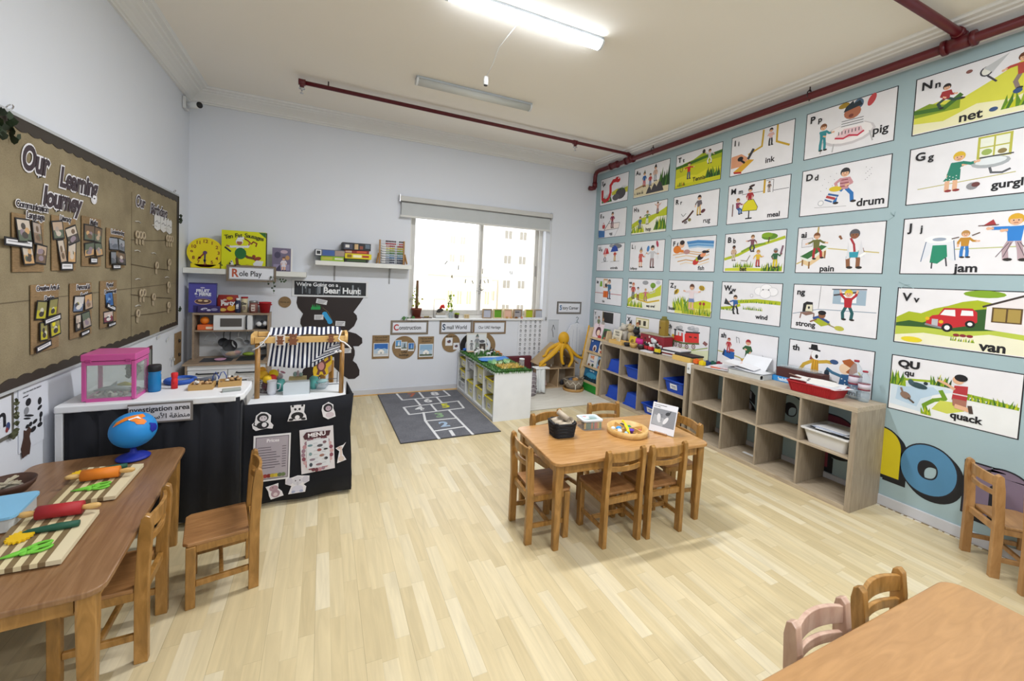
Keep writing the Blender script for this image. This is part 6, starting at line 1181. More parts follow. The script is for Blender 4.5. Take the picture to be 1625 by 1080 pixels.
mb = MB().m('#2a2d33'); mb.cyl((KX1-.13, KY0+.27, .581), (KX1-.13, KY0+.27, .7), .018); mb.tube([(KX1-.13, KY0+.27, .68), (KX1-.13, KY0+.27, .76), (KX1-.13, KY0+.25, .79), (KX1-.13, KY0+.17, .78), (KX1-.13, KY0+.16, .75)], .014, 10); mb.cyl((KX1-.1, KY0+.27, .66), (KX1-.05, KY0+.27, .67), .012); mb.build('tap', t)
mb = MB().m('#8a8c90'); mb.cyl((KX0+.04, 5.33, .868), (KX1-.04, 5.33, .868), .004, n=8); mb.build('utensil_rail', t)
HG = [(-.965, .1, '#1f2126', 'black toy pan hanging on the left of the kitchen rail'), (-.905, .14, '#2a2c30', 'second black toy pan overlapping the first on the rail'), (-.83, .12, '#a4a6a8', 'grey metal toy pot hanging on the kitchen rail'), (-.75, .06, '#6a6c70', 'small grey toy ladle cup hanging on the rail'), (-.655, .045, '#6a5560', 'tiny dull pink cup hanging at the right of the rail')]
for i, (x, r2, c_, lab) in enumerate(HG):
    t = thing('toy_pan', lab, 'toy pan', (x, 5.31-.01*(i % 2), .868)); mb = MB().m(c_); L_ = .07+.02*(i % 2); mb.tube([(0, 0, .004), (.006, 0, -.01), (0, 0, -.02), (0, 0, -L_)], .0045, 6); mb.build('handle', t)
    mb = MB().m(c_); mb.lathe([(r2*.34, 0), (r2*.5, .03), (r2*.47, .03), (r2*.32, .004), (0, .004)], 20, tr(0, .02, -L_-r2*.42) @ rx(PI/2+.12) @ rz(0)); mb.build('pan_bowl', t)
t = thing('wire_basket', 'clear wire mesh drainer hanging at the left end of the kitchen rail', 'basket', (-1.12, 5.34, .868)); mb = MB().m('#a4a9ae'); mb.tube([(.04, 0, 0), (-.02, 0, -.08), (-.04, -.01, -.13), (.06, -.01, -.14), (.09, 0, -.06), (.04, 0, 0)], .003, 6); mb.tube([(-.03, 0, -.1), (.075, 0, -.1)], .002, 6); mb.build('wire', t)
def loose(name, label, cat, loc, fn, rot=0, group=None, kind=None):
    t = thing(name, label, cat, loc, rot, group); fn(t); return t
t = thing('glass_bowl', 'clear bowl of toy food on the kitchen counter between hob and sink', 'bowl', (KM-.0, KY0+.22, .5755)); mb = MB().m('clearplastic'); mb.lathe([(.05, 0), (.09, .05), (.11, .1), (.107, .1), (.086, .05), (.046, .006), (0, .005)], 20); mb.build('bowl_body', t)
mb = MB().m('#c98a2a'); mb.ball((0, 0, .05), (.065, .03, .028), rz(.4)); mb.m('#b4402c').ball((.045, .01, .06), (.04, .03, .025)); mb.build('toy_food', t)
mb = MB().m('#8fa83a'); mb.ball((0, 0, .022), (.06, .03, .022)); tag(mb.build('toy_pear', None, (KM+.14, KY0+.3, .582)), 'green toy pear lying by the sink of the toy kitchen', 'toy food')
mb = MB().m('#d9a4c4'); mb.lathe([(.04, 0), (.055, .012), (.05, .012), (0, .006)], 20); tag(mb.build('pink_plate', None, (KX0+.27, KY0+.13, .5795)), 'pink toy plate on the black hob of the toy kitchen', 'plate')
t = thing('orange_fruit', 'orange toy fruit in the left hutch niche', 'toy food', (-1.14, 5.34, .945)); mb = MB().m('#e8801c'); mb.ball((0, 0, .04), .042); mb.build('fruit', t)
mb = MB().m('#e06a34'); mb.bar(-.075, .085, -.05, .05, 0, .055, .004); mb.m('#e9d9c4').bar(-.0, .06, -.0506, -.05, .01, .035); tag(mb.build('orange_carton', None, (-1.12, 5.34, .8885)), 'orange food carton in the left niche of the toy kitchen hutch', 'box')
t = thing('toy_football', 'black and white soft balls in the right hutch niche', 'ball', (-.61, 5.33, .8885)); mb = MB().m('#22252c'); mb.ball((0, .02, .035), (.07, .05, .035)); mb.m('#e0e2e6').ball((-.03, -.02, .06), .028); mb.ball((.03, -.015, .065), .028); mb.m('#22252c').ball((0, -.02, .085), .018); mb.build('balls', t)
mb = MB().m('#a8302c'); mb.ball((0, 0, .025), .026); mb.bm.free()
# food packets on the hutch
HZ = 1.0705
t = thing('cereal_box', 'purple Fruit and Fibre cereal box on top of the toy kitchen', 'box', (-1.165, 5.38, HZ), math.radians(3)); mb = MB().m('#4a479c'); mb.bar(-.12, .118, -.035, .035, 0, .31, .002); mb.m('#2f2c6a').bar(-.12, .118, -.036, .036, .3, .312); mb.build('carton', t)
mb = MB(); F = frame((-.12, -.0356, 0), (1, 0, 0), (0, 0, 1)); D = Draw(mb, F, 1); D.ell(.125, .115, .075, .032, '#c9a48a'); D.ell(.125, .118, .068, .026, '#5a3a34'); D.ell(.1, .125, .02, .01, '#d9b88a'); D.ell(.15, .122, .02, .01, '#e2c9a0'); D.rect(.04, .0, .238, .075, '#2f2a6a'); D.rect(.06, .163, .19, .165, '#c9c8e2'); D.ell(.12, .262, .02, .008, '#b9b4d8'); mb.build('printed_front', t)
mb = MB(); D = Draw(mb, F, 1, .0018); D.txt(.122, .228, 'FRUIT', .044, '#e2e4f2', .0022, 'CENTER'); D.txt(.122, .19, '& FIBRE', .044, '#e2e4f2', .0022, 'CENTER'); mb.build('lettering', t)
t = thing('chocolate_packet', 'low purple packet in front of the cereal box on the toy kitchen', 'packet', (-1.10, 5.315, HZ)); mb = MB().m('#362a66'); mb.bar(-.1, .1, -.012, .012, 0, .07, .008); mb.build('packet', t); mb = MB(); D = Draw(mb, frame((-.1, -.0126, 0), (1, 0, 0), (0, 0, 1)), 1); D.ell(.06, .04, .03, .012, '#cfd0e6', .2); D.ell(.1, .028, .02, .01, '#cfd0e6'); D.ell(.15, .035, .03, .015, '#8a8ab0'); D.txt(.07, .035, 'Nila', .022, '#3a2f7a', .001, 'CENTER'); mb.build('printed_front', t)
t = thing('crisp_packet', 'red party crisp packet on top of the toy kitchen', 'packet', (-.94, 5.37, HZ)); mb = MB().m('#8f2420'); mb.lathe([(.095, 0), (.1, .03), (.1, .15), (.09, .185), (.093, .19), (0, .19)], 20, None, True, 1, .3); mb.build('packet', t)
mb = MB(); F = frame((-.09, -.0315, 0), (1, 0, 0), (0, 0, 1)); D = Draw(mb, F, 1); D.ell(.13, .05, .045, .03, '#d8a02a', .3); D.ell(.05, .03, .03, .018, '#d9b45a'); D.ell(.11, .155, .03, .018, '#c9902a'); D.txt(.055, .135, "Jack's", .024, '#e9e9ec', .001, 'CENTER', .2); D.txt(.09, .1, 'Party', .06, '#e9e9ec', .0025, 'CENTER', .12, .2); mb.build('printed_front', t)
t = thing('spice_bottle', 'small dark blue and white bottle on the toy kitchen', 'bottle', (-.845, 5.34, HZ)); mb = MB().m('#22284a'); mb.lathe([(.022, 0), (.025, .01), (.025, .12), (.016, .135), (0, .135)], 16); mb.build('bottle_body', t); mb = MB().m('#e6e8ec'); mb.lathe([(.018, .1355), (.018, .158), (0, .16)], 14); mb.build('cap', t); mb = MB(); D = Draw(mb, frame((0, -.0255, .07), (1, 0, 0), (0, 0, 1)) @ rz(PI/2), 1, .001); D.txt(0, 0, 'Milk', .03, '#dfe1ea', .002, 'CENTER'); mb.build('lettering', t)
t = thing('crisp_tube', 'cream crisp tube with red lid on the toy kitchen', 'tube', (-.79, 5.38, HZ)); mb = MB().m('#cfc4a4'); mb.lathe([(.032, 0), (.032, .155), (0, .155)], 20); mb.build('tube_body', t); mb = MB().m('#a8242c'); mb.lathe([(.034, .1555), (.034, .172), (0, .173)], 20); mb.build('lid', t); mb = MB(); D = Draw(mb, frame((0, -.033, .08), (1, 0, 0), (0, 0, 1)), 1, .001); D.txt(0, .02, 'Go', .036, '#22252c', .002, 'CENTER'); D.ell(0, -.03, .018, .024, '#8a7a6a'); mb.build('printed_front', t)
t = thing('biscuit_tin', 'silver topped tin with brown label between crisp tube and red bucket', 'tin', (-.70, 5.36, HZ)); mb = MB().m('#8a5a54'); mb.lathe([(.042, 0), (.042, .11), (0, .11)], 22); mb.build('tin_body', t); mb = MB().m('steel'); mb.lathe([(.0435, .1105), (.0435, .13), (.038, .132), (0, .13)], 22); mb.build('lid', t); mb = MB(); D = Draw(mb, frame((0, -.0432, .055), (1, 0, 0), (0, 0, 1)), 1, .0008); D.rect(-.018, -.035, .018, .035, '#cfc4bc'); D.txt(0, .015, 'Bonn', .014, '#7a2a24', .001, 'CENTER'); D.rect(-.012, -.02, .012, -.012, '#7a2a24'); mb.build('printed_front', t)
t = thing('red_bucket', 'small red plastic bucket at the right end of the toy kitchen top', 'bucket', (-.59, 5.36, HZ)); mb = MB().m('#b81c28'); mb.lathe([(.045, 0), (.058, .105), (.062, .105), (.062, .118), (.056, .118), (.043, .008), (0, .008)], 24); mb.build('bucket_body', t); mb = MB().m('#b81c28'); mb.ball((.06, 0, .09), .009); mb.ball((-.06, 0, .09), .009); mb.build('lug', t)

# ================================================================== left wall
XW = XL+.002
FL = lambda y, z, d=0: frame((XW+d, y, z), (0, 1, 0), (0, 0, 1))     # x along the wall away from the viewer, y up, z into the room: mirrored below
def FW(y, z, d=0):
    return Matrix(((0, 0, 1, XW+d), (1, 0, 0, y), (0, 1, 0, z), (0, 0, 0, 1)))
BY0, BY1, BZ0, BZ1 = 1.75, 5.09, .968, 2.235
t = thing('display_board', 'large brown hessian display board with dark scalloped border on the left wall', 'display board', (0, 0, 0)); board = t
mb = MB().m('burlap'); mb.bar(XW, XW+.012, BY0, BY1, BZ0, BZ1); mb.build('hessian_panel', t)
mb = MB().m('#b9bcc0'); mb.bar(XW, XW+.02, BY0, BY1+.008, BZ1+.0005, BZ1+.016); mb.bar(XW, XW+.02, BY0, BY1+.008, BZ0-.014, BZ0-.0005); mb.m('#2a2622').bar(XW, XW+.02, BY1+.0005, BY1+.014, BZ0, BZ1); mb.build('board_frame', t)
def scallop(y0, y1, z, up, depth, n):
    P = [(y0, z)]
    for i in range(n*4+1):
        f = i/(n*4); P.append((y0+(y1-y0)*f, z+up*(depth+.012*abs(math.sin(PI*n*f)))))
    P.append((y1, z)); return P
mb = MB().m('#352d25'); mb.prism(scallop(BY0, BY1, BZ1, -1, .048, 34), .0125, .0155, FW(0, 0)); mb.build('scalloped_border', t)
mb = MB().m('#352d25'); mb.prism(scallop(BY0, 4.38, BZ0, 1, .04, 24), .0125, .0155, FW(0, 0)); mb.build('scalloped_border', t)
mb = MB().m('#352d25'); mb.prism(scallop(4.62, BY1, BZ0, 1, .03, 6), .0125, .0155, FW(0, 0)); mb.bar(XW+.0125, XW+.0155, BY1-.03, BY1, BZ0+.045, BZ1-.055); mb.build('scalloped_border', t)
mb = MB().m('#6a5d47'); mb.beam((XW+.013, 1.8, 1.37), (XW+.013, 5.05, 1.385), .002, .004); mb.beam((XW+.013, 4.02, 1.0), (XW+.013, 4.02, 2.1), .004, .002, (1, 0, 0)); mb.build('fabric_crease', t)
for y, z in ((2.69, 2.26), (4.96, 2.262)):
    mb = MB().m('chrome'); mb.tube([(XW+.02+.009*math.cos(a), y+.014*math.sin(a)*1.2, z+.012*math.cos(a)) for a in [i*.7 for i in range(9)]], .003, 6); tag(mb.build('hanging_ring'), 'metal hanging ring on the top edge of the display board, '+('left one' if y < 4 else 'right one near the corner'), 'ring')
def script(parent, txt, y, z, size, nm='lettering', rot=0, bold=.006, d=.0165, sx=.8):
    mb = MB().m('#e6e4ea'); mb.text(txt, size, FW(y, z, d) @ rz(rot), bold+size*.055, 'LEFT', .0005, .25, .98, sx); mb.build(nm+'_outline', parent)
    mb = MB().m('#3a2c34'); mb.text(txt, size, FW(y, z, d+.0018) @ rz(rot), bold, 'LEFT', .0004, .25, .98, sx); mb.build(nm, parent)
t = thing('title_lettering', 'cut out heading Our Learning Journey on the hessian board', 'lettering', (0, 0, 0))
script(t, 'Our', 2.77, 2.06, .165, sx=.75); script(t, 'Learning', 3.08, 2.025, .15, sx=.8, rot=.0); script(t, 'Journey', 2.93, 1.90, .14, sx=.85)
t = thing('title_lettering', 'cut out heading Our Birthdays at the far end of the hessian board', 'lettering', (0, 0, 0))
script(t, 'Our', 4.08, 2.045, .12, sx=.85, bold=.003); script(t, 'Birthdays', 4.37, 2.025, .12, sx=.9, bold=.003)
t = thing('paper_cakes', 'row of small white paper cakes under the Our Birthdays heading', 'cutout', (0, 0, 0))
for i in range(3):
    mb = MB().m('#d6d4d4'); y = 4.46+i*.15; mb.prism([(0, 0), (.07, -.02), (.14, 0), (.14, .1), (.11, .12), (.08, .1), (.04, .125), (0, .1)], .0, .002, FW(y, 1.875-.005*i, .0165)); D = Draw(mb, FW(y, 1.875-.005*i, .0185), 1); D.line([(.02, .05), (.06, .065), (.1, .045), (.13, .055)], .008, '#8a8688'); mb.build('cake', t)
PC = ['#6f5a48', '#c9bcae', '#8a7360', '#b8a08a', '#5f6a5a', '#a89a90', '#8f7f8a', '#4a4440', '#c9a070']
def photo_panel(y0, y1, z0, z1, title, photos, caps, label, tsize=.04):
    t = thing('photo_display', label, 'photo display', (0, 0, 0)); mb = MB().m('card'); mb.bar(XW+.0165, XW+.0195, y0, y1, z0, z1); mb.build('cardboard', t)
    for k, (s_, dy, dz) in enumerate(title):
        mb = MB().m('#e4e2e6'); mb.text(s_, tsize, FW((y0+y1)/2+dy, z1+dz, .0205), tsize*.12, 'CENTER', .0004, .1, .95, .9); mb.build('title_outline', t)
        mb = MB().m('#2f2730'); mb.text(s_, tsize, FW((y0+y1)/2+dy, z1+dz, .022), tsize*.02, 'CENTER', .0002, .1, .95, .9); mb.build('title', t)
    for i, (fy, fz, w, h, r, cols) in enumerate(photos):
        M_ = FW(y0+(y1-y0)*fy, z0+(z1-z0)*fz, .026) @ rz(r) @ ry(random.uniform(-.12, .12)) @ rx(random.uniform(-.1, .1)); mb = MB().m('#1c1a1c'); mb.M = M_; mb.bar(-w/2, w/2, -h/2, h/2, -.001, .0005); mb.M = Matrix()
        D = Draw(mb, M_ @ tr(-w/2, -h/2, .0006), 1, .0001); e = .008; c = cols or [random.choice(PC) for _ in range(5)]
        D.rect(e, e, w-e, h-e, c[0]); D.rect(e, h*.5, w-e, h-e, c[1]); 
        for q in range(3): D.ell(w*random.uniform(.3, .7), h*random.uniform(.25, .7), w*.16, h*.14, c[2+q % 3])
        D.ell(w*.5, h*.3, w*.22, h*.14, c[3]); mb.build('photograph', t)
    for (fy, fz, w, h, r) in caps:
        M_ = FW(y0+(y1-y0)*fy, z0+(z1-z0)*fz, .029) @ rz(r); mb = MB().m('#17151a'); mb.M = M_; mb.bar(-w/2, w/2, -h/2, h/2, -.001, .001); mb.m('#dfdfe4').bar(-w/2+.01, w/2-.01, -h/2+.009, h/2-.009, .0011, .0016); mb.m('#77757c').bar(-w/2+.02, w/2-.025, .0, .004, .0017, .0018); mb.build('caption', t)
    return t
RO = lambda: random.uniform(-.12, .12)
YL = ['#b9b22a', '#8f8a54', '#d8d01e', '#3a3430', '#c9c6b4']
photo_panel(2.70, 2.935, 1.515, 1.79, [('Communication', .03, .045), ('Language', .05, .0)], [(.3, .72, .115, .115, .02, None), (.72, .7, .085, .115, -.06, None), (.42, .3, .1, .1, .03, None), (.85, .32, .1, .1, -.1, None)], [(.12, .5, .2, .04, -.04)], 'cardboard panel titled Communication Language, four photos, nearest the viewer', .045)
photo_panel(3.005, 3.235, 1.52, 1.815, [('Literacy', .01, -.01)], [(.18, .74, .09, .1, .15, None), (.78, .68, .1, .1, .35, None), (.34, .36, .07, .13, .12, None), (.76, .36, .075, .13, -.02, None)], [(.52, .08, .12, .045, 0)], 'cardboard panel titled Literacy with four photos in the top row', .04)
photo_panel(3.305, 3.535, 1.545, 1.845, [('Maths', .02, -.03)], [(.3, .68, .11, .1, 0, None), (.75, .66, .1, .1, -.1, None), (.3, .34, .1, .09, .15, None), (.8, .36, .1, .09, .1, None)], [(.5, .12, .09, .04, 0)], 'cardboard panel titled Maths with four photos in the top row', .045)
photo_panel(3.61, 3.885, 1.535, 1.80, [('Understanding', .02, -.02), ('the world', .03, -.075)], [(.3, .62, .11, .09, 0, ['#6f7480', '#8a8f9a', '#a9a4b0', '#5f6470', '#8a8a94']), (.75, .6, .12, .09, -.1, ['#6f7480', '#9a9fa9', '#a9a4b0', '#5f6470', '#8a8a94']), (.3, .26, .11, .09, .02, ['#5f646c', '#8a8f9a', '#99949c', '#5f6470', '#8a8a94']), (.72, .26, .11, .09, -.12, None)], [(.45, .03, .12, .035, 0)], 'cardboard panel titled Understanding the World, last panel of the top row', .04)
photo_panel(2.83, 3.065, 1.105, 1.45, [('Creative Arts &', .02, -.02), ('Design', .03, -.075)], [(.3, .62, .1, .1, -.1, YL), (.72, .64, .1, .1, .02, YL), (.38, .3, .085, .1, -.06, YL), (.8, .33, .1, .1, .1, YL)], [(.68, .46, .15, .035, .12), (.35, .08, .13, .035, .15)], 'cardboard panel titled Creative Arts and Design with yellow photos', .036)
photo_panel(3.175, 3.415, 1.125, 1.445, [('Personal &', .02, -.025), ('Social', .03, -.075)], [(.32, .62, .1, .1, -.05, ['#6f7f9a', '#c9c6c4', '#a8a03a', '#d9d6d2', '#4a4a54']), (.78, .64, .1, .1, .1, None), (.3, .28, .08, .1, .02, None), (.68, .3, .1, .1, .1, None)], [(.6, .06, .1, .03, .1)], 'cardboard panel titled Personal and Social, middle of the lower row', .04)
photo_panel(3.525, 3.76, 1.14, 1.45, [('Physical', .01, -.03), ('Development', .02, -.075)], [(.45, .6, .09, .1, 0, ['#2f5f9a', '#3f6fae', '#4f7fba', '#2a4f8a', '#7f9fc4']), (.4, .22, .11, .08, .02, ['#7a3a4a', '#c9b4ac', '#8a3a44', '#d9d6d2', '#4a4a54'])], [(.55, .42, .13, .035, -.3), (.6, .04, .11, .03, .05)], 'cardboard panel titled Physical Development at the far end of the lower row', .036)
# birthday cut-outs: small paper rings on twine
k = 0
for px, py, n in ((217, 372, 3), (265, 378, 3), (248, 421, 1), (268, 416, 1), (223, 465, 2), (243, 471, 1), (267, 452, 1), (218, 497, 1), (267, 484, 1)):
    p = at(px, py, x=XW+.02)
    for q in range(n):
        y = p.y+q*.06; mb = MB().m('#b3a288'); mb.tube([(XW+.024, y+.026*math.cos(a), p.z+.026*math.sin(a)) for a in [i*PI/6 for i in range(12)]], .007, 6, True); mb.m('#5f5244').ball((XW+.021, y, p.z), (.003, .017, .02), None, 1); mb.m('#b3a288').bar(XW+.019, XW+.022, y-.016, y-.004, p.z-.07, p.z-.03); mb.bar(XW+.019, XW+.022, y+.004, y+.016, p.z-.075, p.z-.03); k += 1
        tag(mb.build('birthday_cutout'), 'small round paper birthday figure on the far end of the hessian board', 'cutout', 'birthday figures on the hessian board')
for a, b, lab in (((208, 380), (271, 381), 'brown twine with paper figures in the top birthday row'), ((208, 419), (270, 428), 'brown twine in the second birthday row'), ((208, 467), (272, 473), 'brown twine in the third birthday row'), ((208, 501), (272, 492), 'brown twine in the lowest birthday row')):
    p, q = at(*a, x=XW+.017), at(*b, x=XW+.017); mb = MB().m('#5a4a38'); mb.tube([p, (p+q)/2+Vector((0, 0, -.006)), q], .002, 5); tag(mb.build('twine'), lab, 'string')
for i, (px, py) in enumerate(((219, 352), (245, 358), (264, 363), (218, 398), (244, 402), (219, 443), (265, 440), (219, 485))):
    p = at(px, py, x=XW+.017); mb = MB().m('#c9c4bc'); mb.tube([(p.x, p.y-.05, p.z), (p.x, p.y, p.z+.006), (p.x, p.y+.05, p.z-.002)], .004, 5); tag(mb.build('month_label'), 'tiny pale handwritten month strip above the birthday figures', 'label', 'month strips on the hessian board')
t = thing('leaf_garland', 'dark green artificial leaf sprig at the near top edge of the board', 'garland', (0, 0, 0)); mb = MB()
for i in range(16): leaf_mesh(mb, (XW+.03, 2.66+random.uniform(-.06, .1), 2.14+random.uniform(-.05, .06)), .035, random.uniform(0, 6), PI/2+random.uniform(-.6, .6), random.choice(['#26361f', '#1f2b1a']))
mb.build('leaves', t)
t = thing('leaf_garland', 'thin dark leaf sprig at the far right edge of the board', 'garland', (0, 0, 0)); mb = MB()
for i in range(9): leaf_mesh(mb, (XW+.03, 5.115+random.uniform(-.01, .02), 2.0+random.uniform(-.05, .05)), .03, random.uniform(0, 6), PI/2, '#22301c')
for i in range(5): leaf_mesh(mb, (XW+.03, 5.115+random.uniform(-.01, .02), 1.12+random.uniform(-.05, .05)), .025, random.uniform(0, 6), PI/2, '#22301c')
mb.build('leaves', t)
# posters below the board
t = thing('animal_poster', 'white laminated sheet of black animal shapes below the display board', 'poster', (0, 0, 0)); mb = MB().m('#dce0ea'); mb.bar(XW, XW+.003, 2.77, 2.993, .63, .958); mb.build('sheet', t)
mb = MB(); D = Draw(mb, FW(2.77, .63, .003), 1, .0004); D.rect(0, .318, .223, .328, '#33343a')
D.txt(.03, .29, 'Can you match the shadow', .013, '#22232a', .0003); D.txt(.03, .27, 'animals?', .013, '#22232a', .0003)
for x, z, w, h, r in ((.07, .235, .022, .02, 0), (.055, .195, .02, .02, .2), (.075, .165, .04, .006, -.3), (.06, .155, .03, .005, -.3), (.16, .215, .016, .02, 0), (.16, .18, .02, .01, .3), (.17, .14, .014, .016, 0), (.06, .115, .014, .01, 0), (.085, .118, .014, .012, 0), (.12, .12, .02, .01, .2), (.16, .09, .022, .012, 0), (.165, .115, .008, .014, 0), (.105, .085, .024, .014, .1)): D.ell(x, z, w, h, '#1a1b20' if x != .055 else '#8a8d94', r, 10)
mb.build('animal_shapes', t)
t = thing('paper_bear', 'small torn brown paper animal at the lower corner of the animal poster', 'cutout', (0, 0, 0)); mb = MB().m('#4a3228'); mb.prism([(0, 0), (.03, .005), (.05, .0), (.06, .05), (.05, .09), (.065, .12), (.05, .14), (.03, .125), (.012, .135), (.01, .1), (-.01, .05)], .004, .007, FW(2.79, .6)); mb.build('body', t)
t = thing('letter_poster', 'white sheet with a black letter and grey frame at the left picture edge', 'poster', (0, 0, 0)); mb = MB().m('#6a675f'); mb.bar(XW, XW+.003, 2.42, 2.735, .735, .955); mb.m('#dfe2ec').bar(XW+.0031, XW+.0045, 2.44, 2.715, .755, .935); mb.build('sheet', t)
mb = MB(); D = Draw(mb, FW(2.42, .735, .005), 1, .0004); D.txt(.2, .11, 'sh', .14, '#17171f', .003, 'CENTER'); D.ell(.27, .06, .014, .02, '#3a4a7a'); D.ell(.262, .045, .01, .012, '#8a3a3a'); mb.build('lettering', t)
t = thing('leaf_garland', 'small olive leaf trim along the corner of the letter poster', 'garland', (0, 0, 0)); mb = MB()
for i in range(18): f = i/17; leaf_mesh(mb, (XW+.012, 2.735-.08*max(0, f-.5), .90-.17*min(1, f*1.6)+random.uniform(-.01, .01)), .022, random.uniform(0, 6), PI/2, random.choice(['#4f5238', '#5f6148']))
mb.build('leaves', t)
t = thing('wooden_hook_plate', 'brown wooden plate with two dark knobs on the left wall near the corner', 'plate', (0, 0, 0)); mb = MB().m('card'); mb.bar(XW, XW+.01, 5.07, 5.26, .57, .885, .003); mb.build('plate', t)
for z in (.8, .66): mb = MB().m('#2f2620'); mb.ball((XW+.018, 5.165, z), (.012, .014, .018)); mb.build('knob', t)
t = thing('crumpled_tape', 'white torn tape bits stuck below the board by the wooden plate', 'tape', (0, 0, 0)); mb = MB().m('#d5d7da')
for y, z, a in ((4.98, .66, .2), (5.03, .64, -.4), (5.0, .61, 1.2), (4.86, .86, .3), (4.62, .92, .1)): mb.box((0, 0, 0), (.004, .07, .025), tr(XW+.006, y, z) @ rx(a))
mb.build('tape', t)
t = thing('dark_frame', 'dark edged notice mostly hidden behind the pink tank', 'notice', (0, 0, 0)); mb = MB().m('#4a2f2c'); mb.bar(XW, XW+.008, 4.1, 4.47, .845, .872, .002); mb.m('#8a8d88').bar(XW, XW+.006, 4.1, 4.45, .6, .844); mb.m('#2a2826').bar(XW, XW+.008, 4.4501, 4.47, .6, .8449); mb.build('notice', t)
t = thing('wall_socket', 'dark red painted socket plate on the back wall low to the right', 'socket', (3.0, YW, .38)) if False else None

# ================================================================== things on the activity bench
BZ = .8005
p = at(176, 640, z=.8)
t = thing('fish_tank', 'pink framed clear tank with grey toy dolphin and pebbles on the white bench', 'tank', (-1.077, 3.10, BZ), 0); PK = 'pinkplastic'
W_, D_, H_ = .23, .2, .275
mb = MB().m(PK)
for sx in (-1, 1):
    for sy in (-1, 1): mb.box((sx*(W_/2-.009), sy*(D_/2-.009), H_*.42), (.018, .018, H_*.8), None, .002)
for sy in (-1, 1): mb.box((0, sy*(D_/2-.009), .009), (W_-.037, .018, .018)); mb.box((0, sy*(D_/2-.009), H_-.06), (W_-.037, .018, .02))
for sx in (-1, 1): mb.box((sx*(W_/2-.009), 0, .009), (.018, D_-.037, .018)); mb.box((sx*(W_/2-.009), 0, H_-.06), (.018, D_-.037, .02))
mb.build('tank_frame', t)
mb = MB().m(PK); mb.box((0, .0, H_-.028), (W_+.006, D_+.006, .038), None, .004); mb.build('lid', t)
for sx in (-1, 1): mb = MB().m('#a83a7c'); mb.box((sx*.085, -D_/2-.005, H_-.045), (.026, .008, .016), None, .002); mb.build('lid_clip', t)
mb = MB().m('tankglass')
for sx in (-1, 1): mb.box((sx*(W_/2-.004), 0, H_*.42), (.002, D_-.04, H_*.72))
for sy in (-1, 1): mb.box((0, sy*(D_/2-.004), H_*.42), (W_-.04, .002, H_*.72))
mb.build('tank_wall', t)
mb = MB()
for i in range(60): mb.m(random.choice(['#b9b6ae', '#8a877f', '#5f5c58', '#d0ccc2', '#3f3c3a', '#9a8f84'])).ball((random.uniform(-.085, .085), random.uniform(-.07, .07), .022+random.uniform(0, .012)), random.uniform(.008, .014), None, 1)
tag(mb.build('pebbles', t), None, None, None, 'stuff')
mb = MB().m('#8a9296'); mb.tube([(-.09, -.03, .045), (-.05, -.03, .055), (0, -.03, .06), (.05, -.03, .05), (.08, -.03, .04)], .01, 8, False, [.004, .011, .015, .011, .003]); mb.prism([(-.02, 0), (.01, 0), (.012, .03)], -.002, .002, frame((0, -.03, .07), (1, 0, 0), (0, 0, 1))); mb.build('toy_dolphin', t)
mb = MB().m('#b9b42c'); mb.tube([(-.02, .02, .06), (.03, .02, .068), (.08, .02, .055)], .01, 8, False, [.004, .013, .004]); mb.build('toy_fish', t)
mb = MB().m('#cfd2ce'); mb.bar(-.1, .1, .045, .08, H_*.62, H_*.7, .006); mb.build('filter_box', t)
mb = MB()
for i in range(40): a = random.uniform(0, 6.28); leaf_mesh(mb, (.075+.022*math.cos(a), .02*math.sin(a), .13+random.uniform(-.03, .05)), .03, a, random.uniform(1.2, 2.8), random.choice(['#33422c', '#4a5a3c', '#26301f']))
mb.build('water_plant', t)
t = thing('water_bottle', 'blue tinted drinking bottle with black lid beside the pink tank', 'bottle', (-.925, 3.17, BZ)); mb = MB().m('bluewater'); mb.lathe([(.03, 0), (.032, .01), (.032, .1), (.029, .11), (.032, .12), (.031, .125), (0, .125)], 24); mb.build('bottle_body', t)
mb = MB().m('#1f7f9f'); mb.lathe([(.0275, .004), (.0275, .09), (0, .09)], 20); mb.build('water', t); mb = MB().m('#1a1a1e'); mb.lathe([(.033, .1255), (.033, .158), (.03, .163), (0, .163)], 24); mb.build('lid', t)
t = thing('magnifying_glass', 'blue rimmed magnifying glass with grey handle lying on the white bench', 'magnifier', (-.845, 3.36, BZ)); mb = MB().m('#1f4fa8'); mb.tube([(.075*math.cos(a), .075*math.sin(a), .016) for a in [i*PI/14 for i in range(28)]], .015, 8, True); mb.build('rim', t); mb = MB().m('clearplastic'); mb.prism(circ(.065, 28), .012, .016); mb.build('lens', t); mb = MB().m('#5a5f6a'); mb.tube([(.07, -.02, .016), (.12, -.035, .018), (.2, -.05, .03)], .015, 10, False, [.01, .014, .017]); mb.build('handle', t)
t = thing('red_torch', 'red plastic torch standing on the white bench', 'torch', (-.838, 3.21, BZ)); mb = MB().m('#cf1f24'); mb.lathe([(.017, 0), (.017, .055), (.0145, .06), (.0145, .068), (.017, .075), (.018, .095), (.015, .1), (0, .1)], 20); mb.build('torch_body', t); mb = MB().m('#a8161c'); mb.bar(-.004, .004, -.019, -.016, .03, .045, .001); mb.build('switch', t)
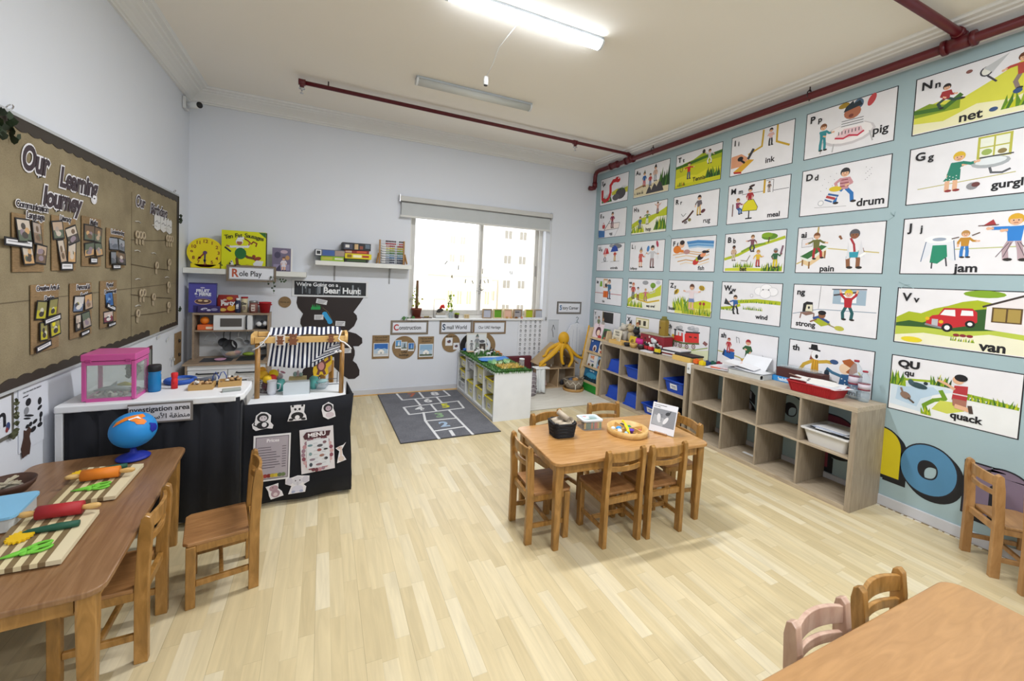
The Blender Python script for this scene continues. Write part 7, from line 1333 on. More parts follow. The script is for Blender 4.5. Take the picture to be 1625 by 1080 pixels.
for i, (x, y, lab) in enumerate(((-.685, 3.17, 'small wooden tray of stones and shells on the white bench, left one'), (-.545, 3.22, 'small wooden tray of stones on the white bench, right one'))):
    t = thing('wooden_tray', lab, 'tray', (x, y, BZ), .12*i); mb = MB().m('#b8935a'); w_ = .055; mb.bar(-w_, w_, -.04, .04, 0, .008); 
    for s_ in (-1, 1): mb.box((s_*(w_+.004), 0, .017), (.008, .096, .034)); mb.box((0, s_*.044, .017), (2*w_, .008, .034))
    mb.build('tray_body', t); mb = MB()
    for q in range(16): mb.m(random.choice(['#c9a478', '#2a2422', '#8a6a4a', '#dcd9d2', '#6a4434', '#b89468'])).ball((random.uniform(-.045, .045), random.uniform(-.03, .03), .03+random.uniform(0, .02)), (random.uniform(.009, .015), .01, random.uniform(.008, .014)), None, 1)
    mb.build('stones', t)
t = thing('blue_spectacles', 'blue wire toy spectacles standing between the two wooden trays', 'spectacles', (-.62, 3.27, BZ)); mb = MB().m('#2a4a9a'); mb.tube([(-.03, 0, .005), (-.03, 0, .05), (-.015, 0, .08), (0, 0, .05), (.0, 0, .03), (.015, 0, .075), (.03, 0, .08), (.045, 0, .05), (.045, 0, .005)], .003, 6); mb.build('wire_frame', t); mb = MB().m('#4a4a50'); mb.ball((0, -.01, .012), (.03, .02, .012)); mb.build('nose_piece', t)
mb = MB().m('#9aa09c'); mb.box((0, 0, .009), (.1, .035, .018), rz(.2), .005); tag(mb.build('grey_duster', None, (-.51, 3.06, BZ)), 'small grey whiteboard rubber near the rounded corner of the white bench', 'rubber')
mb = MB().m('#26272c'); mb.box((0, 0, .003), (.035, .01, .006), rz(.3), .002); tag(mb.build('black_clip', None, (-.485, 3.33, BZ)), 'tiny black clip on the far corner of the white bench', 'clip')

# ================================================================== on and behind the market stall
CZ0 = .6755
t = thing('fruit_basket', 'wire basket of yellow and red toy fruit between bench and stall', 'basket', (-.355, 3.47, CZ0)); mb = MB().m('#54464c')
for z in (0.004, .03, .06, .09): mb.tube([(.06*math.cos(a), .055*math.sin(a), z) for a in [i*PI/8 for i in range(16)]], .003, 5, True)
for i in range(14): a = i*PI/7; mb.tube([(.06*math.cos(a), .055*math.sin(a), .003), (.06*math.cos(a+.4), .055*math.sin(a+.4), .09)], .002, 4)
mb.build('wire_body', t)
for c_, x, y, z, s_ in (('#e6b422', -.03, 0, .12, .036), ('#eccb14', .035, .01, .125, .034), ('#c92c22', .03, -.02, .1, .03), ('#e2b80f', .0, -.04, .1, .032), ('#e0a020', -.04, .03, .15, .028), ('#8a5a64', 0, 0, .045, .042)):
    mb = MB().m(c_); mb.ball((x, y, z), s_); mb.build('toy_fruit', t)
t = thing('plush_bunny', 'tiny pink and white bunny toy on the stall counter', 'toy', (-.285, 3.55, CZ0)); mb = MB().m('#d8c9d2'); mb.ball((0, 0, .04), (.03, .025, .04)); mb.ball((0, -.005, .09), .024); mb.build('body', t); mb = MB().m('#c98aa4'); mb.ball((-.012, 0, .125), (.007, .005, .022)); mb.ball((.02, 0, .118), (.02, .005, .008), ry(.4)); mb.build('ears', t)
for i, (x, y, lab) in enumerate(((-.27, 3.46, 'turquoise toy cup on the stall counter at the left, under the bunny'), (-.05, 3.46, 'turquoise toy cup on the stall counter right of the pale box'))):
    t = thing('turquoise_cup', lab, 'cup', (x, y, CZ0)); mb = MB().m('#5fb0ac'); mb.lathe([(.018, 0), (.032, .03), (.036, .06), (.03, .085), (.012, .1), (0, .102)] if i else [(.022, 0), (.036, .025), (.034, .06), (.022, .085), (0, .09)], 18); mb.build('cup_body', t)
t = thing('toy_crate', 'tan toy food crate on the stall counter behind the pale box', 'crate', (-.16, 3.5, CZ0)); mb = MB().m('#bfae7c'); mb.bar(-.06, .06, -.03, .03, 0, .09, .003); mb.build('crate_body', t); mb = MB().m('#9fb8b4'); mb.ball((-.02, 0, .11), (.014, .012, .02)); mb.ball((.02, 0, .105), (.014, .012, .016)); mb.m('#c9b4bc').ball((0, .0, .115), (.01, .01, .025)); mb.build('toy_food', t)
t = thing('till_box', 'pale grey toy till box standing on the stall counter', 'box', (-.16, 3.36, CZ0)); mb = MB().m('#c3cbd0'); mb.prism([(-.085, 0), (.085, 0), (.085, .085), (.078, .09), (-.07, .09), (-.085, .075)], -.03, .03, frame((0, 0, 0), (1, 0, 0), (0, 0, 1))); mb.build('case', t); mb = MB().m('#6a7076'); mb.bar(.0855, .088, -.03, .03, 0, .088); mb.build('edge', t)
t = thing('small_bear', 'tiny dark green brown bear toy on the stall counter', 'toy', (-.03, 3.56, CZ0)); mb = MB().m('#5a5240'); mb.ball((0, 0, .05), (.02, .018, .03)); mb.ball((0, 0, .09), (.02, .018, .018)); mb.ball((-.016, 0, .105), .008); mb.ball((.016, 0, .105), .008); mb.m('#e0c9a0').ball((0, -.016, .058), (.01, .006, .014)); mb.build('body', t)
t = thing('clear_cup', 'clear teal tinted toy dish stack on the stall counter', 'dish', (.005, 3.45, CZ0)); mb = MB().m('clearplastic'); mb.lathe([(.03, 0), (.05, .025), (.055, .05), (.052, .05), (.045, .02), (0, .006)], 20); mb.m('#a8cfd2').lathe([(.03, .05), (.045, .065), (0, .07)], 18); mb.build('dish_body', t)
t = thing('white_jug', 'white toy jug on the stall counter near the left post', 'jug', (-.32, 3.38, CZ0)); mb = MB().m('#d3d5dc'); mb.lathe([(.025, 0), (.032, .03), (.028, .08), (.033, .1), (.03, .1), (0, .09)], 18); mb.tube([(.03, 0, .08), (.055, 0, .07), (.05, 0, .035), (.03, 0, .025)], .004, 6); mb.build('jug_body', t)
t = thing('wooden_chair', 'chair behind the stall showing only its upright top and curved slat', 'chair', (-.078, 3.86, 0), math.radians(75)); 
for ch in ('rear_leg', 'front_leg'):
    for s_ in (-1, 1): mb = MB().m('chairwood'); mb.bar(s_*.13-.014, s_*.13+.014, (-.15 if ch[0] == 'r' else .1), (-.11 if ch[0] == 'r' else .135), 0, .79 if ch[0] == 'r' else .4, .004); mb.build(ch, t)
mb = MB().m('seatwood'); mb.bar(-.14, .14, -.105, .14, .4005, .418, .003); mb.build('seat', t)
mb = MB().m('chairwood'); mb.bar(-.115, .115, -.14, -.122, .7, .76, .003); mb.build('top_rail', t)
t = thing('wire_rack', 'thin dark wire rack behind the right side of the stall counter', 'rack', (0, 0, CZ0)); mb = MB().m('#3f4650'); mb.tube([(-.01, 3.6, .0), (-.01, 3.6, .03), (.12, 3.6, .035), (.12, 3.6, .09), (.12, 3.6, .0)], .003, 6); mb.tube([(.0, 3.55, .004), (.13, 3.55, .004)], .003, 6); mb.build('wire', t)
# monkey cutout on the awning
t = thing('bear_cutout', 'yellow edged waving brown bear cutout hanging below the striped awning', 'cutout', (.0, 3.335, .89)); F = frame((0, 0, 0), (1, 0, 0), (0, 0, 1))
OL = [(-.05, -.085), (-.02, -.09), (0, -.075), (.03, -.09), (.05, -.07), (.045, -.03), (.07, 0), (.075, .05), (.06, .085), (.03, .075), (.0, .06), (-.03, .07), (-.045, .04), (-.06, .05), (-.065, .03), (-.05, 0), (-.055, -.05)]
mb = MB().m('#e0b81c'); mb.prism(OL, 0, .003, F); mb.build('paper_shape', t); mb = MB(); D = Draw(mb, F, 1, .0034); D.ell(0, -.012, .032, .045, '#6a3a34'); D.ell(0, -.015, .02, .03, '#c98a84'); D.ell(-.002, .042, .024, .02, '#6a3a34'); D.ell(-.002, .036, .011, .009, '#c98a84'); D.line([(.03, .01), (.055, .03), (.05, .065)], .016, '#6a3a34'); D.line([(-.025, .01), (-.045, -.01)], .014, '#6a3a34'); D.line([(-.015, -.05), (-.022, -.075)], .018, '#6a3a34'); D.line([(.015, -.05), (.025, -.075)], .018, '#6a3a34'); mb.build('print', t)
# cutouts and menus on the black cloth
YF = 3.06
def cutout(x, z, s, label, fn, name='animal_cutout'):
    t = thing(name, label, 'cutout', (x, YF, z)); F = frame((0, 0, 0), (1, 0, 0), (0, 0, 1)); mb = MB(); D = Draw(mb, F, s, .0022, .0001); mb.m('#e2dfe4'); fn(D, mb, F, s); mb.build('print', t)
W1, B1 = '#e4e2e8', '#1a1a22'
def back(mb, F, s, P): mb.m(W1); mb.prism([(x*s, y*s) for x, y in P], 0, .002, F)
def c_monkey(D, mb, F, s):
    back(mb, F, s, [(-.5, -.4), (-.35, -.55), (.2, -.45), (.5, -.5), (.55, -.3), (.4, -.1), (.42, .3), (.2, .5), (-.1, .55), (-.35, .35), (-.4, 0), (-.55, -.15)]); D.ell(0, .2, .3, .27, B1); D.ell(.02, .16, .2, .17, '#cfc6cf'); D.ell(-.05, .2, .03, .03, B1); D.ell(.1, .2, .03, .03, B1); D.ell(0, -.25, .32, .22, B1); D.ell(.08, -.22, .13, .14, W1); D.line([(-.3, -.3), (-.45, -.2), (-.42, -.05)], .06, B1)
def c_panda(D, mb, F, s):
    back(mb, F, s, [(-.55, -.5), (.55, -.5), (.5, -.2), (.38, 0), (.42, .5), (.25, .5), (0, .52), (-.25, .5), (-.4, .5), (-.36, .1), (-.45, -.1)]); D.ell(0, .25, .32, .24, W1); D.line([(-.3, .46), (-.24, .44)], .12, B1); D.line([(.3, .46), (.24, .44)], .12, B1); D.ell(-.12, .24, .07, .08, B1, .3); D.ell(.12, .24, .07, .08, B1, -.3); D.ell(0, .15, .03, .02, B1); D.ell(0, -.18, .36, .24, B1); D.ell(0, -.28, .14, .14, W1); D.ell(-.35, -.4, .14, .08, B1); D.ell(.35, -.4, .14, .08, B1)
def c_lion(D, mb, F, s):
    back(mb, F, s, [(-.3, -.35), (0, -.55), (.45, -.4), (.4, -.1), (.3, .15), (.3, .4), (0, .6), (-.35, .4), (-.4, .1)]); D.ell(-.02, .22, .28, .28, B1); D.ell(0, .18, .17, .17, '#b8a4b4'); D.ell(-.05, .2, .025, .025, B1); D.ell(.07, .2, .025, .025, B1); D.ell(.1, -.25, .25, .18, '#cdbfca')
def c_ele(D, mb, F, s):
    back(mb, F, s, [(-.45, -.5), (.4, -.5), (.45, -.2), (.3, -.05), (.6, .1), (.6, .4), (.3, .45), (0, .5), (-.3, .42), (-.6, .4), (-.6, .1), (-.3, -.05)]); D.ell(-.4, .22, .18, .2, '#c9c6d4'); D.ell(.4, .22, .18, .2, '#c9c6d4'); D.ell(0, .2, .26, .25, '#d3d2de'); D.ell(-.1, .22, .03, .04, B1); D.ell(.12, .22, .03, .04, B1); D.line([(0, .12), (.02, -.1), (.1, -.16)], .09, '#c4c3d0'); D.ell(0, -.25, .3, .2, '#cfcfe0'); D.ell(-.2, -.4, .1, .07, '#9fa8c9'); D.ell(.2, -.4, .1, .07, '#9fa8c9')
def c_hip(D, mb, F, s):
    back(mb, F, s, [(-.2, -.55), (.5, -.4), (.4, -.1), (.2, .1), (.2, .45), (.0, .4), (-.2, .35), (-.5, .3), (-.35, 0), (-.3, -.3)]); D.ell(-.05, .15, .25, .2, '#b0929f'); D.ell(-.1, .2, .03, .03, B1); D.ell(.05, -.2, .25, .25, '#a88a98'); D.ell(.05, -.25, .12, .12, '#d8c9d0')
def c_gir(D, mb, F, s):
    back(mb, F, s, [(-.2, -.6), (.3, -.45), (.1, -.1), (.05, .2), (.25, .6), (.1, .45), (-.1, .4), (-.3, .3), (-.1, .1), (-.15, -.2)]); D.ell(-.08, .3, .14, .1, '#cdb9b4'); D.line([(0, .2), (0, -.2)], .1, '#d8c6c0'); D.ell(.02, -.35, .16, .16, '#d3c3bc'); D.ell(-.1, .32, .02, .02, B1)
cutout(-.337, .59, .11, 'black and white monkey cutout at the upper left of the black cloth', c_monkey)
cutout(-.138, .625, .105, 'black and white panda cutout at the top middle of the black cloth', c_panda)
cutout(.051, .62, .105, 'white and purple lion cutout at the upper right of the black cloth', c_lion)
cutout(-.128, .135, .12, 'pale elephant cutout below the MENU sheet on the black cloth', c_ele)
cutout(-.262, .115, .105, 'dull pink hippo cutout at the bottom of the black cloth', c_hip)
cutout(.14, .315, .12, 'small pale giraffe cutout at the right edge of the black cloth', c_gir)
t = thing('drinks_list', 'grey framed printed price list with fruit at its foot on the black cloth', 'poster', (0, YF+.004, 0)); F = frame((-.39, -.001, .185), (1, 0, 0), (0, 0, 1)) @ rz(-.01); mb = MB().m('#e0dfe4'); mb.M = F; mb.bar(0, .213, 0, .31, 0, .002); mb.M = Matrix(); D = Draw(mb, F, 1, .0024, .0001)
D.rect(.012, .012, .203, .298, '#55505a'); D.rect(.016, .016, .199, .294, '#aba3ae')
D.txt(.11, .27, 'Prices', .03, '#e6e2ea', .001, 'CENTER')
for i in range(9): D.rect(.026, .225-.017*i, .026+random.uniform(.07, .13), .229-.017*i, '#5a525c'); D.rect(.165, .225-.017*i, .188, .229-.017*i, '#5a525c')
for i, c_ in enumerate(('#8a2a2a', '#9a3430', '#7f2624', '#b9a030', '#c9b23a', '#5f6f4a', '#6a7a54')): D.ell(.05+.021*i, .036, .014, .013, c_)
mb.build('sheet', t)
t = thing('menu_sheet', 'white sheet headed MENU with small food pictures on the black cloth', 'poster', (0, YF+.002, 0)); F = frame((-.105, -.003, .2), (1, 0, 0), (0, 0, 1)) @ rz(.06); mb = MB().m('#dcd8de'); mb.M = F; mb.bar(0, .208, 0, .305, 0, .002); mb.M = Matrix(); D = Draw(mb, F, 1, .0024, .0001)
for i in range(26): a = i/26*2*PI; D.ell(.104+.088*math.cos(a), .13+.118*math.sin(a), .012, .014, random.choice(['#8a4a5a', '#b98a94', '#6a3440', '#c9a4a8', '#9a7a8a']))
D.poly([(.035, .03), (.18, .03), (.175, .225), (.04, .225)], '#d9dce4'); D.poly([(.02, .26), (.03, .235), (.18, .24), (.19, .275), (.04, .285)], '#4a2430'); D.txt(.104, .259, 'MENU', .04, '#eeeaf0', .0015, 'CENTER', .03)
for x, y, w, h, c_ in ((.06, .19, .016, .008, '#6a8a94'), (.12, .18, .018, .01, '#55545c'), (.15, .2, .012, .01, '#7a5a64'), (.06, .13, .01, .012, '#7f9aa0'), (.115, .15, .014, .01, '#8a4a4a'), (.155, .15, .014, .006, '#22232a'), (.07, .09, .018, .008, '#8a7a8a'), (.13, .11, .016, .009, '#9a6a5a'), (.155, .085, .012, .01, '#2a2a34'), (.06, .055, .01, .014, '#3a4450'), (.11, .05, .02, .008, '#8a6a74')): D.ell(x, y, w, h, c_)
for i in range(12): D.rect(.08+.05*(i % 2), .2-.013*i, .105+.05*(i % 2), .202-.013*i, '#9a9aa4')
mb.build('sheet', t)

# ================================================================== left table things
TZ = .5505
def on(px, py, z=TZ): q = at(px, py, z=z); return q.x, q.y
def cutting_board(P, label):
    """P: four corner pixels near-left... in order; striped strips run along the first edge"""
    c = [at(x, y, z=TZ+.016) for x, y in P]; t = thing('cutting_board', label, 'board', (0, 0, 0)); mb = MB(); a, b, c_, d = [Vector((q.x, q.y, 0)) for q in c]; n = 11
    for i in range(n):
        f0, f1 = i/n, (i+1)/n; p0, p1 = a.lerp(b, f0), a.lerp(b, f1); q0, q1 = d.lerp(c_, f0), d.lerp(c_, f1); mb.m(['#7d6848', '#d6c8a0'][i % 2] if i not in (n-1, n-2) else '#d9ccab')
        z0, z1 = TZ, TZ+.016; mb.faces([(v.x, v.y, z) for z in (z0, z1) for v in (p0, p1, q1, q0)], [(0, 3, 2, 1), (4, 5, 6, 7), (0, 1, 5, 4), (1, 2, 6, 5), (2, 3, 7, 6), (3, 0, 4, 7)])
    mb.build('board_body', t); return t
cutting_board([(-48, 912), (97, 887), (158, 808), (40, 810)], 'striped wooden board nearest the viewer with the red rolling pin')
cutting_board([(73, 801), (183, 786), (228, 735), (132, 742)], 'striped wooden board further along the left table with the orange rolling pin')
def rolling_pin(p, q, col, label):
    a = at(*p, z=TZ+.045); b = at(*q, z=TZ+.045); t = thing('rolling_pin', label, 'rolling pin', (0, 0, 0)); d = (b-a).normalized(); L = (b-a).length
    mb = MB().m(col); mb.cyl(a+d*L*.23, b-d*L*.23, .0255, n=22); mb.build('roller', t); mb = MB().m('pine')
    mb.tube([a, a+d*.01, a+d*L*.12, a+d*L*.2, a+d*L*.229], .01, 12, False, [.006, .011, .012, .009, .009]); mb.build('handle', t); mb = MB().m('pine')
    mb.tube([b, b-d*.01, b-d*L*.12, b-d*L*.2, b-d*L*.229], .01, 12, False, [.006, .011, .012, .009, .009]); mb.build('handle', t)
rolling_pin((28, 818), (160, 800), '#a81f26', 'rolling pin with red roller on the nearest striped board')
rolling_pin((103, 758), (214, 744), '#dc7a18', 'rolling pin with orange roller on the further striped board')
BT_ = TZ+.0165
def pastry_wheel(p, q, w, label):
    t = thing('pastry_cutter', label, 'cutter', (0, 0, 0)); a, b, c = at(*p, z=BT_+.012), at(*q, z=BT_+.012), at(*w, z=BT_+.008); mb = MB().m('#174f3c'); mb.tube([a, a.lerp(b, .1), a.lerp(b, .6), b], .01, 10, False, [.005, .009, .014, .012]); mb.build('handle', t)
    mb = MB().m('#e3b80f'); mb.prism([((.033+.0035*math.cos(i*PI))*math.cos(i*PI/16), (.033+.0035*math.cos(i*PI))*math.sin(i*PI/16)) for i in range(32)], -.004, .004, tr(c) @ rx(.08)); mb.build('wheel', t)
pastry_wheel((36, 845), (126, 829), (31, 852), 'green handled yellow pastry wheel on the nearest striped board')
pastry_wheel((140, 749), (202, 738), (127, 752), 'green handled yellow pastry wheel on the further striped board')
def scissors(p, q, label):
    a, b = at(*p, z=BT_+.006), at(*q, z=BT_+.006); t = thing('toy_scissors', label, 'scissors', (0, 0, 0)); d = (b-a); L = d.length; d.normalize(); s = Vector((-d.y, d.x, 0)); mb = MB().m('#6fbf3a')
    mb.tube([a, a+d*L*.3+s*.004, a+d*L*.55], .005, 8, False, [.002, .006, .009]); mb.tube([a, a+d*L*.3-s*.004, a+d*L*.55], .005, 8, False, [.002, .006, .009]); mb.build('blades', t)
    mb = MB().m('#6fbf3a'); m_ = a+d*L*.57
    for i in range(7): an = i*.9; mb.ball(m_+Vector((.016*math.cos(an), .016*math.sin(an), 0)), (.011, .011, .006))
    mb.build('leaf_joint', t)
    for sg in (-1, 1): mb = MB().m('#6fbf3a'); c = a+d*L*.82+s*sg*.017; mb.tube([c+d*(.026*math.cos(k*PI/7))+s*(.013*math.sin(k*PI/7)) for k in range(14)], .0045, 8, True); mb.build('finger_loop', t)
scissors((-6, 888), (80, 862), 'lime green toy scissors on the nearest striped board'); scissors((112, 779), (172, 768), 'lime green toy scissors on the further striped board')
# globe
gx, gy = on(209, 728); t = thing('globe', 'felt covered blue globe on a dark blue stand on the left table', 'globe', (gx, gy+.02, TZ)); mb = MB().m('#152a96'); mb.lathe([(.07, 0), (.072, .006), (.06, .014), (.03, .022), (.014, .035), (.012, .05), (0, .055)], 28); mb.build('stand', t)
R_ = .098; GC = Vector((0, 0, .052+R_)); mb = MB().m('#1c86d0'); mb.lathe([(R_*math.sin(PI*i/20), -R_*math.cos(PI*i/20)*.93) for i in range(21)], 32, tr(GC)); mb.build('sphere', t)
def patch(pts, col, lift=.002):
    """felt patch: screen-facing angles (deg right, deg up) on the ball"""
    base = Vector((-gx, -gy, 1.6-TZ-.15)).normalized(); rt = Vector((-base.y, base.x, 0)).normalized(); up_ = base.cross(rt); bm_ = MB().m(col); cx_ = sum(p[0] for p in pts)/len(pts); cy_ = sum(p[1] for p in pts)/len(pts)
    def S(u, v): u, v = math.radians(u), math.radians(v); d = (base*math.cos(v)+up_*math.sin(v))*math.cos(u)+rt*math.sin(u); d.normalize(); r = R_+lift; return GC+Vector((d.x*r, d.y*r, d.z*r*.93))
    rings = 5; vs = [S(cx_, cy_)]; n = len(pts)
    for k in range(1, rings+1):
        for p in pts: vs.append(S(cx_+(p[0]-cx_)*k/rings, cy_+(p[1]-cy_)*k/rings))
    fs = [(0, 1+i, 1+(i+1) % n) for i in range(n)]+[(1+(k-1)*n+i, 1+k*n+i, 1+k*n+(i+1) % n, 1+(k-1)*n+(i+1) % n) for k in range(1, rings) for i in range(n)]
    bm_.faces(vs, fs, None, True); return bm_
for P, c_, nm in (([(-52, 28), (-40, 44), (-18, 50), (0, 52), (22, 60), (28, 46), (18, 38), (30, 28), (20, 22), (5, 24), (-6, 30), (-14, 40), (-30, 40), (-44, 28)], '#e8801c', 'felt_continent'), ([(10, -5+28), (32, 26), (24, 14), (8, 16), (2, 24)], '#e8801c', 'felt_continent'), ([(38, 20), (62, 22), (70, 0), (66, -24), (48, -26), (40, -8), (42, 8)], '#14259a', 'felt_patch'), ([(-60, 30), (-48, 52), (-30, 62), (-50, 44)], '#2f8a6a', 'felt_patch'), ([(-12, 38), (10, 46), (12, 42), (18, 34), (13, 34), (8, 40), (-10, 33)], '#eceaf0', 'label_strip')):
    patch(P, c_, .0022 if nm != 'label_strip' else .0035).build(nm, t)
bx_, by_ = on(12, 785); t = thing('wooden_bowl', 'dark wooden bowl of pale sticks at the left edge of the table', 'bowl', (bx_, by_, TZ)); mb = MB().m('#4a3024'); mb.lathe([(.035, 0), (.06, .012), (.082, .04), (.088, .06), (.083, .06), (.074, .036), (.05, .01), (0, .006)], 28); mb.build('bowl_body', t)
mb = MB().m('#b9b09a')
for i in range(7): a = random.uniform(0, 6); mb.beam((.04*math.cos(a), .04*math.sin(a), .045), (-.05*math.cos(a+.5), -.05*math.sin(a+.5), .052+.003*i), .008, .004)
mb.m('#8a8478').ball((0, 0, .03), (.05, .05, .015)); mb.build('sticks', t)
bx_, by_ = on(-2, 828); t = thing('blue_tray', 'pale blue lidded plastic tub at the left edge of the table', 'tub', (bx_-.0, by_, TZ), .1); mb = MB().m('milky'); mb.prism(rrect(.15, .2, .02), 0, .05); mb.build('tub_body', t); mb = MB().m('#7fb8dc'); mb.prism(rrect(.165, .215, .025), .0505, .06); mb.build('lid', t)

# ================================================================== middle table things
TM = .5405
def onm(px, py): q = at(px, py, z=TM); return q.x, q.y
x_, y_ = at(889, 690, z=TM).x+.01, at(889, 690, z=TM).y+.0; t = thing('woven_basket', 'black woven basket full of cardboard rolls on the middle table', 'basket', (x_, y_, TM), math.radians(-6)); mb = MB(); W_, H_ = .16, .1
for k in range(9):
    z = .006+k*.0112; s_ = .86+.14*k/8; pts = []
    n = 36; base = rrect(W_*s_, W_*.85*s_, .03, 8)
    for i, (px, py) in enumerate(base): o = .0022*(1 if (i+k) % 2 else -1); L_ = math.hypot(px, py); pts.append((px+px/L_*o, py+py/L_*o, z+(.004*math.sin(i*.9) if k == 8 else 0)))
    mb.m('#12141c').tube(pts, .0066, 6, True)
mb.prism(rrect(W_*.84, W_*.7, .03, 6), 0, .006); mb.build('basket_body', t)
RL = [((-.03, -.03, .075), (.04, -.035, .085)), ((-.055, .03, .09), (.0, .045, .095)), ((.03, .03, .07), (.05, -.03, .11)), ((-.015, .035, .15), (.03, -.03, .115)), ((-.05, -.0, .08), (.02, .005, .088))]
for i, (a, b) in enumerate(RL):
    a, b = Vector(a), Vector(b); d = (b-a).normalized(); mb = MB().m('#b5a794'); mid = (a+b)/2; a, b = mid-d*.045, mid+d*.045; M_ = Matrix.Translation(a) @ d.to_track_quat('Z', 'Y').to_matrix().to_4x4()
    mb.lathe([(.0195, 0), (.0195, .09), (.018, .09), (.018, 0), (.0195, 0)], 20, M_); q = mb.build('cardboard_roll', None, None); q.matrix_world = Matrix.Translation((x_, y_, TM)) @ Matrix.Rotation(math.radians(-6), 4, 'Z'); tag(q, ['cardboard roll lying at the front of the black basket', 'cardboard roll at the back left of the black basket', 'cardboard roll at the right inside the black basket', 'cardboard roll tilted up on top of the others in the black basket', 'cardboard roll at the left inside the black basket'][i], 'cardboard roll')
x_, y_ = onm(936, 678); t = thing('photo_box', 'clear plastic box of coloured cards with pictured lid on the middle table', 'box', (x_, y_+.01, TM), math.radians(-8)); mb = MB().m('clearplastic'); mb.prism(rrect(.15, .125, .02), 0, .06); mb.build('box_body', t); mb = MB()
for i in range(22): mb.m(random.choice(['#c96a2a', '#5f8a3a', '#d8a83a', '#8a9a7a', '#3a6a4a', '#c9543a', '#7f9ab0'])).box((random.uniform(-.04, .04), random.uniform(-.035, .035), .012+.002*i), (.045, .035, .003), rz(random.uniform(-.2, .2)))
for i in range(10): mb.m(random.choice(['#c96a2a', '#5f8a3a', '#d8a83a', '#3a6a4a', '#c9543a'])).box((-.06+.013*i, -.056, .03), (.016, .002, .044), None)
mb.build('picture_cards', t); mb = MB().m('#cfd4d8'); mb.prism(rrect(.16, .135, .022), .0605, .07); D = Draw(mb, tr(-.08, -.0675, .07), 1, .0003); D.rect(.02, .02, .14, .115, '#b4c4c9'); D.ell(.06, .07, .03, .025, '#e4e6e8'); D.ell(.1, .06, .03, .03, '#8fa4a8'); D.poly([(.03, .03), (.08, .05), (.13, .03)], '#6f8a7a'); D.ell(.05, .09, .015, .012, '#c98a8a'); D.rect(.01, .118, .15, .126, '#e9e9ec'); mb.build('lid', t)
x_, y_ = onm(995, 686); t = thing('round_toy_tray', 'round wooden tray with compartments of small toys on the middle table', 'tray', (x_, y_, TM)); mb = MB().m('pine'); R_ = .14; mb.lathe([(R_-.004, 0), (R_, .003), (R_, .042), (R_-.007, .042), (R_-.008, .006), (0, .006)], 48); mb.build('tray_body', t)
mb = MB().m('pine'); mb.bar(-R_+.01, R_-.01, -.003, .003, .0065, .034); mb.bar(-.003, .003, .0035, R_-.012, .0065, .034); mb.bar(.045, .051, -R_+.03, -.0035, .0065, .034); mb.build('divider', t)
TOY = [('#3f8fd0', -.045, .035, .022, 'blue ball toy'), ('#dfe3ea', -.07, .0, .02, 'white shell shape'), ('#d9e6ee', -.075, .06, .016, 'pale square bead'), ('#5a2fb0', .01, -.025, .022, 'purple pot'), ('#1f8a4a', .05, .04, .018, 'green lump'), ('#9fc9e0', -.04, -.04, .014, 'pale blue bead'), ('#e2dcc0', .0, .03, .012, 'cream bead'), ('#c2503a', .045, -.0, .01, 'red bead'), ('#b5484c', .085, -.03, .013, 'dark pink bead'), ('#e0a8a4', .07, -.05, .012, 'light pink bead'), ('#c99a5a', .025, -.07, .01, 'tan bead'), ('#26303a', .02, .085, .02, 'black bead string')]
for c_, x, y, r_, nm in TOY:
    mb = MB().m(c_)
    if nm == 'purple pot': mb.lathe([(.014, 0), (.022, .03), (.024, .032), (.02, .032), (0, .01)], 16, tr(0, 0, -.01))
    else: mb.ball((0, 0, r_*.7), (r_, r_, r_*.75))
    tag(mb.build('small_toy', None, (x_+x, y_+y, TM+.0075)), nm+' in the round wooden tray on the middle table', 'toy')
mb = MB().m('#e8cf14'); mb.tube([(-.035, -.07, .015), (-.02, -.03, .045), (-.01, .01, .06), (.0, .05, .065)], .006, 8); mb.tube([(-.03, -.05, .02), (-.03, -.02, .05), (-.005, .03, .06)], .005, 8); mb.ball((0, .05, .066), .009); mb.ball((-.03, -.045, .03), (.012, .012, .01)); tag(mb.build('toy_giraffe', None, (x_, y_, TM)), 'bright yellow plastic toy lying across the round wooden tray', 'toy')
# easel card
a, b = at(1032, 683, z=TM), at(1066, 693, z=TM); ex, ey = (a.x+b.x)/2, (a.y+b.y)/2; t = thing('easel_card', 'white card with grey photograph leaning on a small wooden stand', 'card', (ex, ey, TM), math.atan2(b.y-a.y, b.x-a.x)); L_ = (b-a).length*.5+.012
mb = MB().m('#e2e3ea'); Mx = frame((0, 0, .004), (1, 0, 0), (0, .30, .955)); mb.M = Mx; mb.bar(-L_, L_, 0, .205, 0, .003); mb.M = Matrix(); D = Draw(mb, Mx @ tr(-L_, 0, .003), 1, .0003)
D.rect(.008, .045, 2*L_-.006, .165, '#8a8d94'); D.poly([(.01, .05), (L_, .046), (L_*1.2, .1), (.02, .12)], '#a9acb2'); D.ell(L_*.65, .1, .014, .032, '#d9dade', .2); D.ell(L_*1.2, .09, .012, .03, '#dfe0e4', -.5); D.ell(L_*1.3, .14, .018, .012, '#3a3c42', .5); D.line([(L_*1.5, .16), (L_*1.35, .13)], .006, '#3a3c42')
for q in range(5): D.rect(L_*.75, .085+.01*q, L_*.9, .088+.01*q, '#55585f')
D.txt(.012, .19, 'Can you thread the beads', .0085, '#22232a', .0002); D.txt(.012, .178, 'onto a string', .0085, '#22232a', .0002); mb.build('card_sheet', t)
mb = MB().m('seatwood'); mb.bar(-.045, .045, -.018, .05, 0, .01, .002); mb.beam((0, .045, .0105), (0, .05, .11), .03, .006, (0, 1, 0)); mb.build('stand', t)

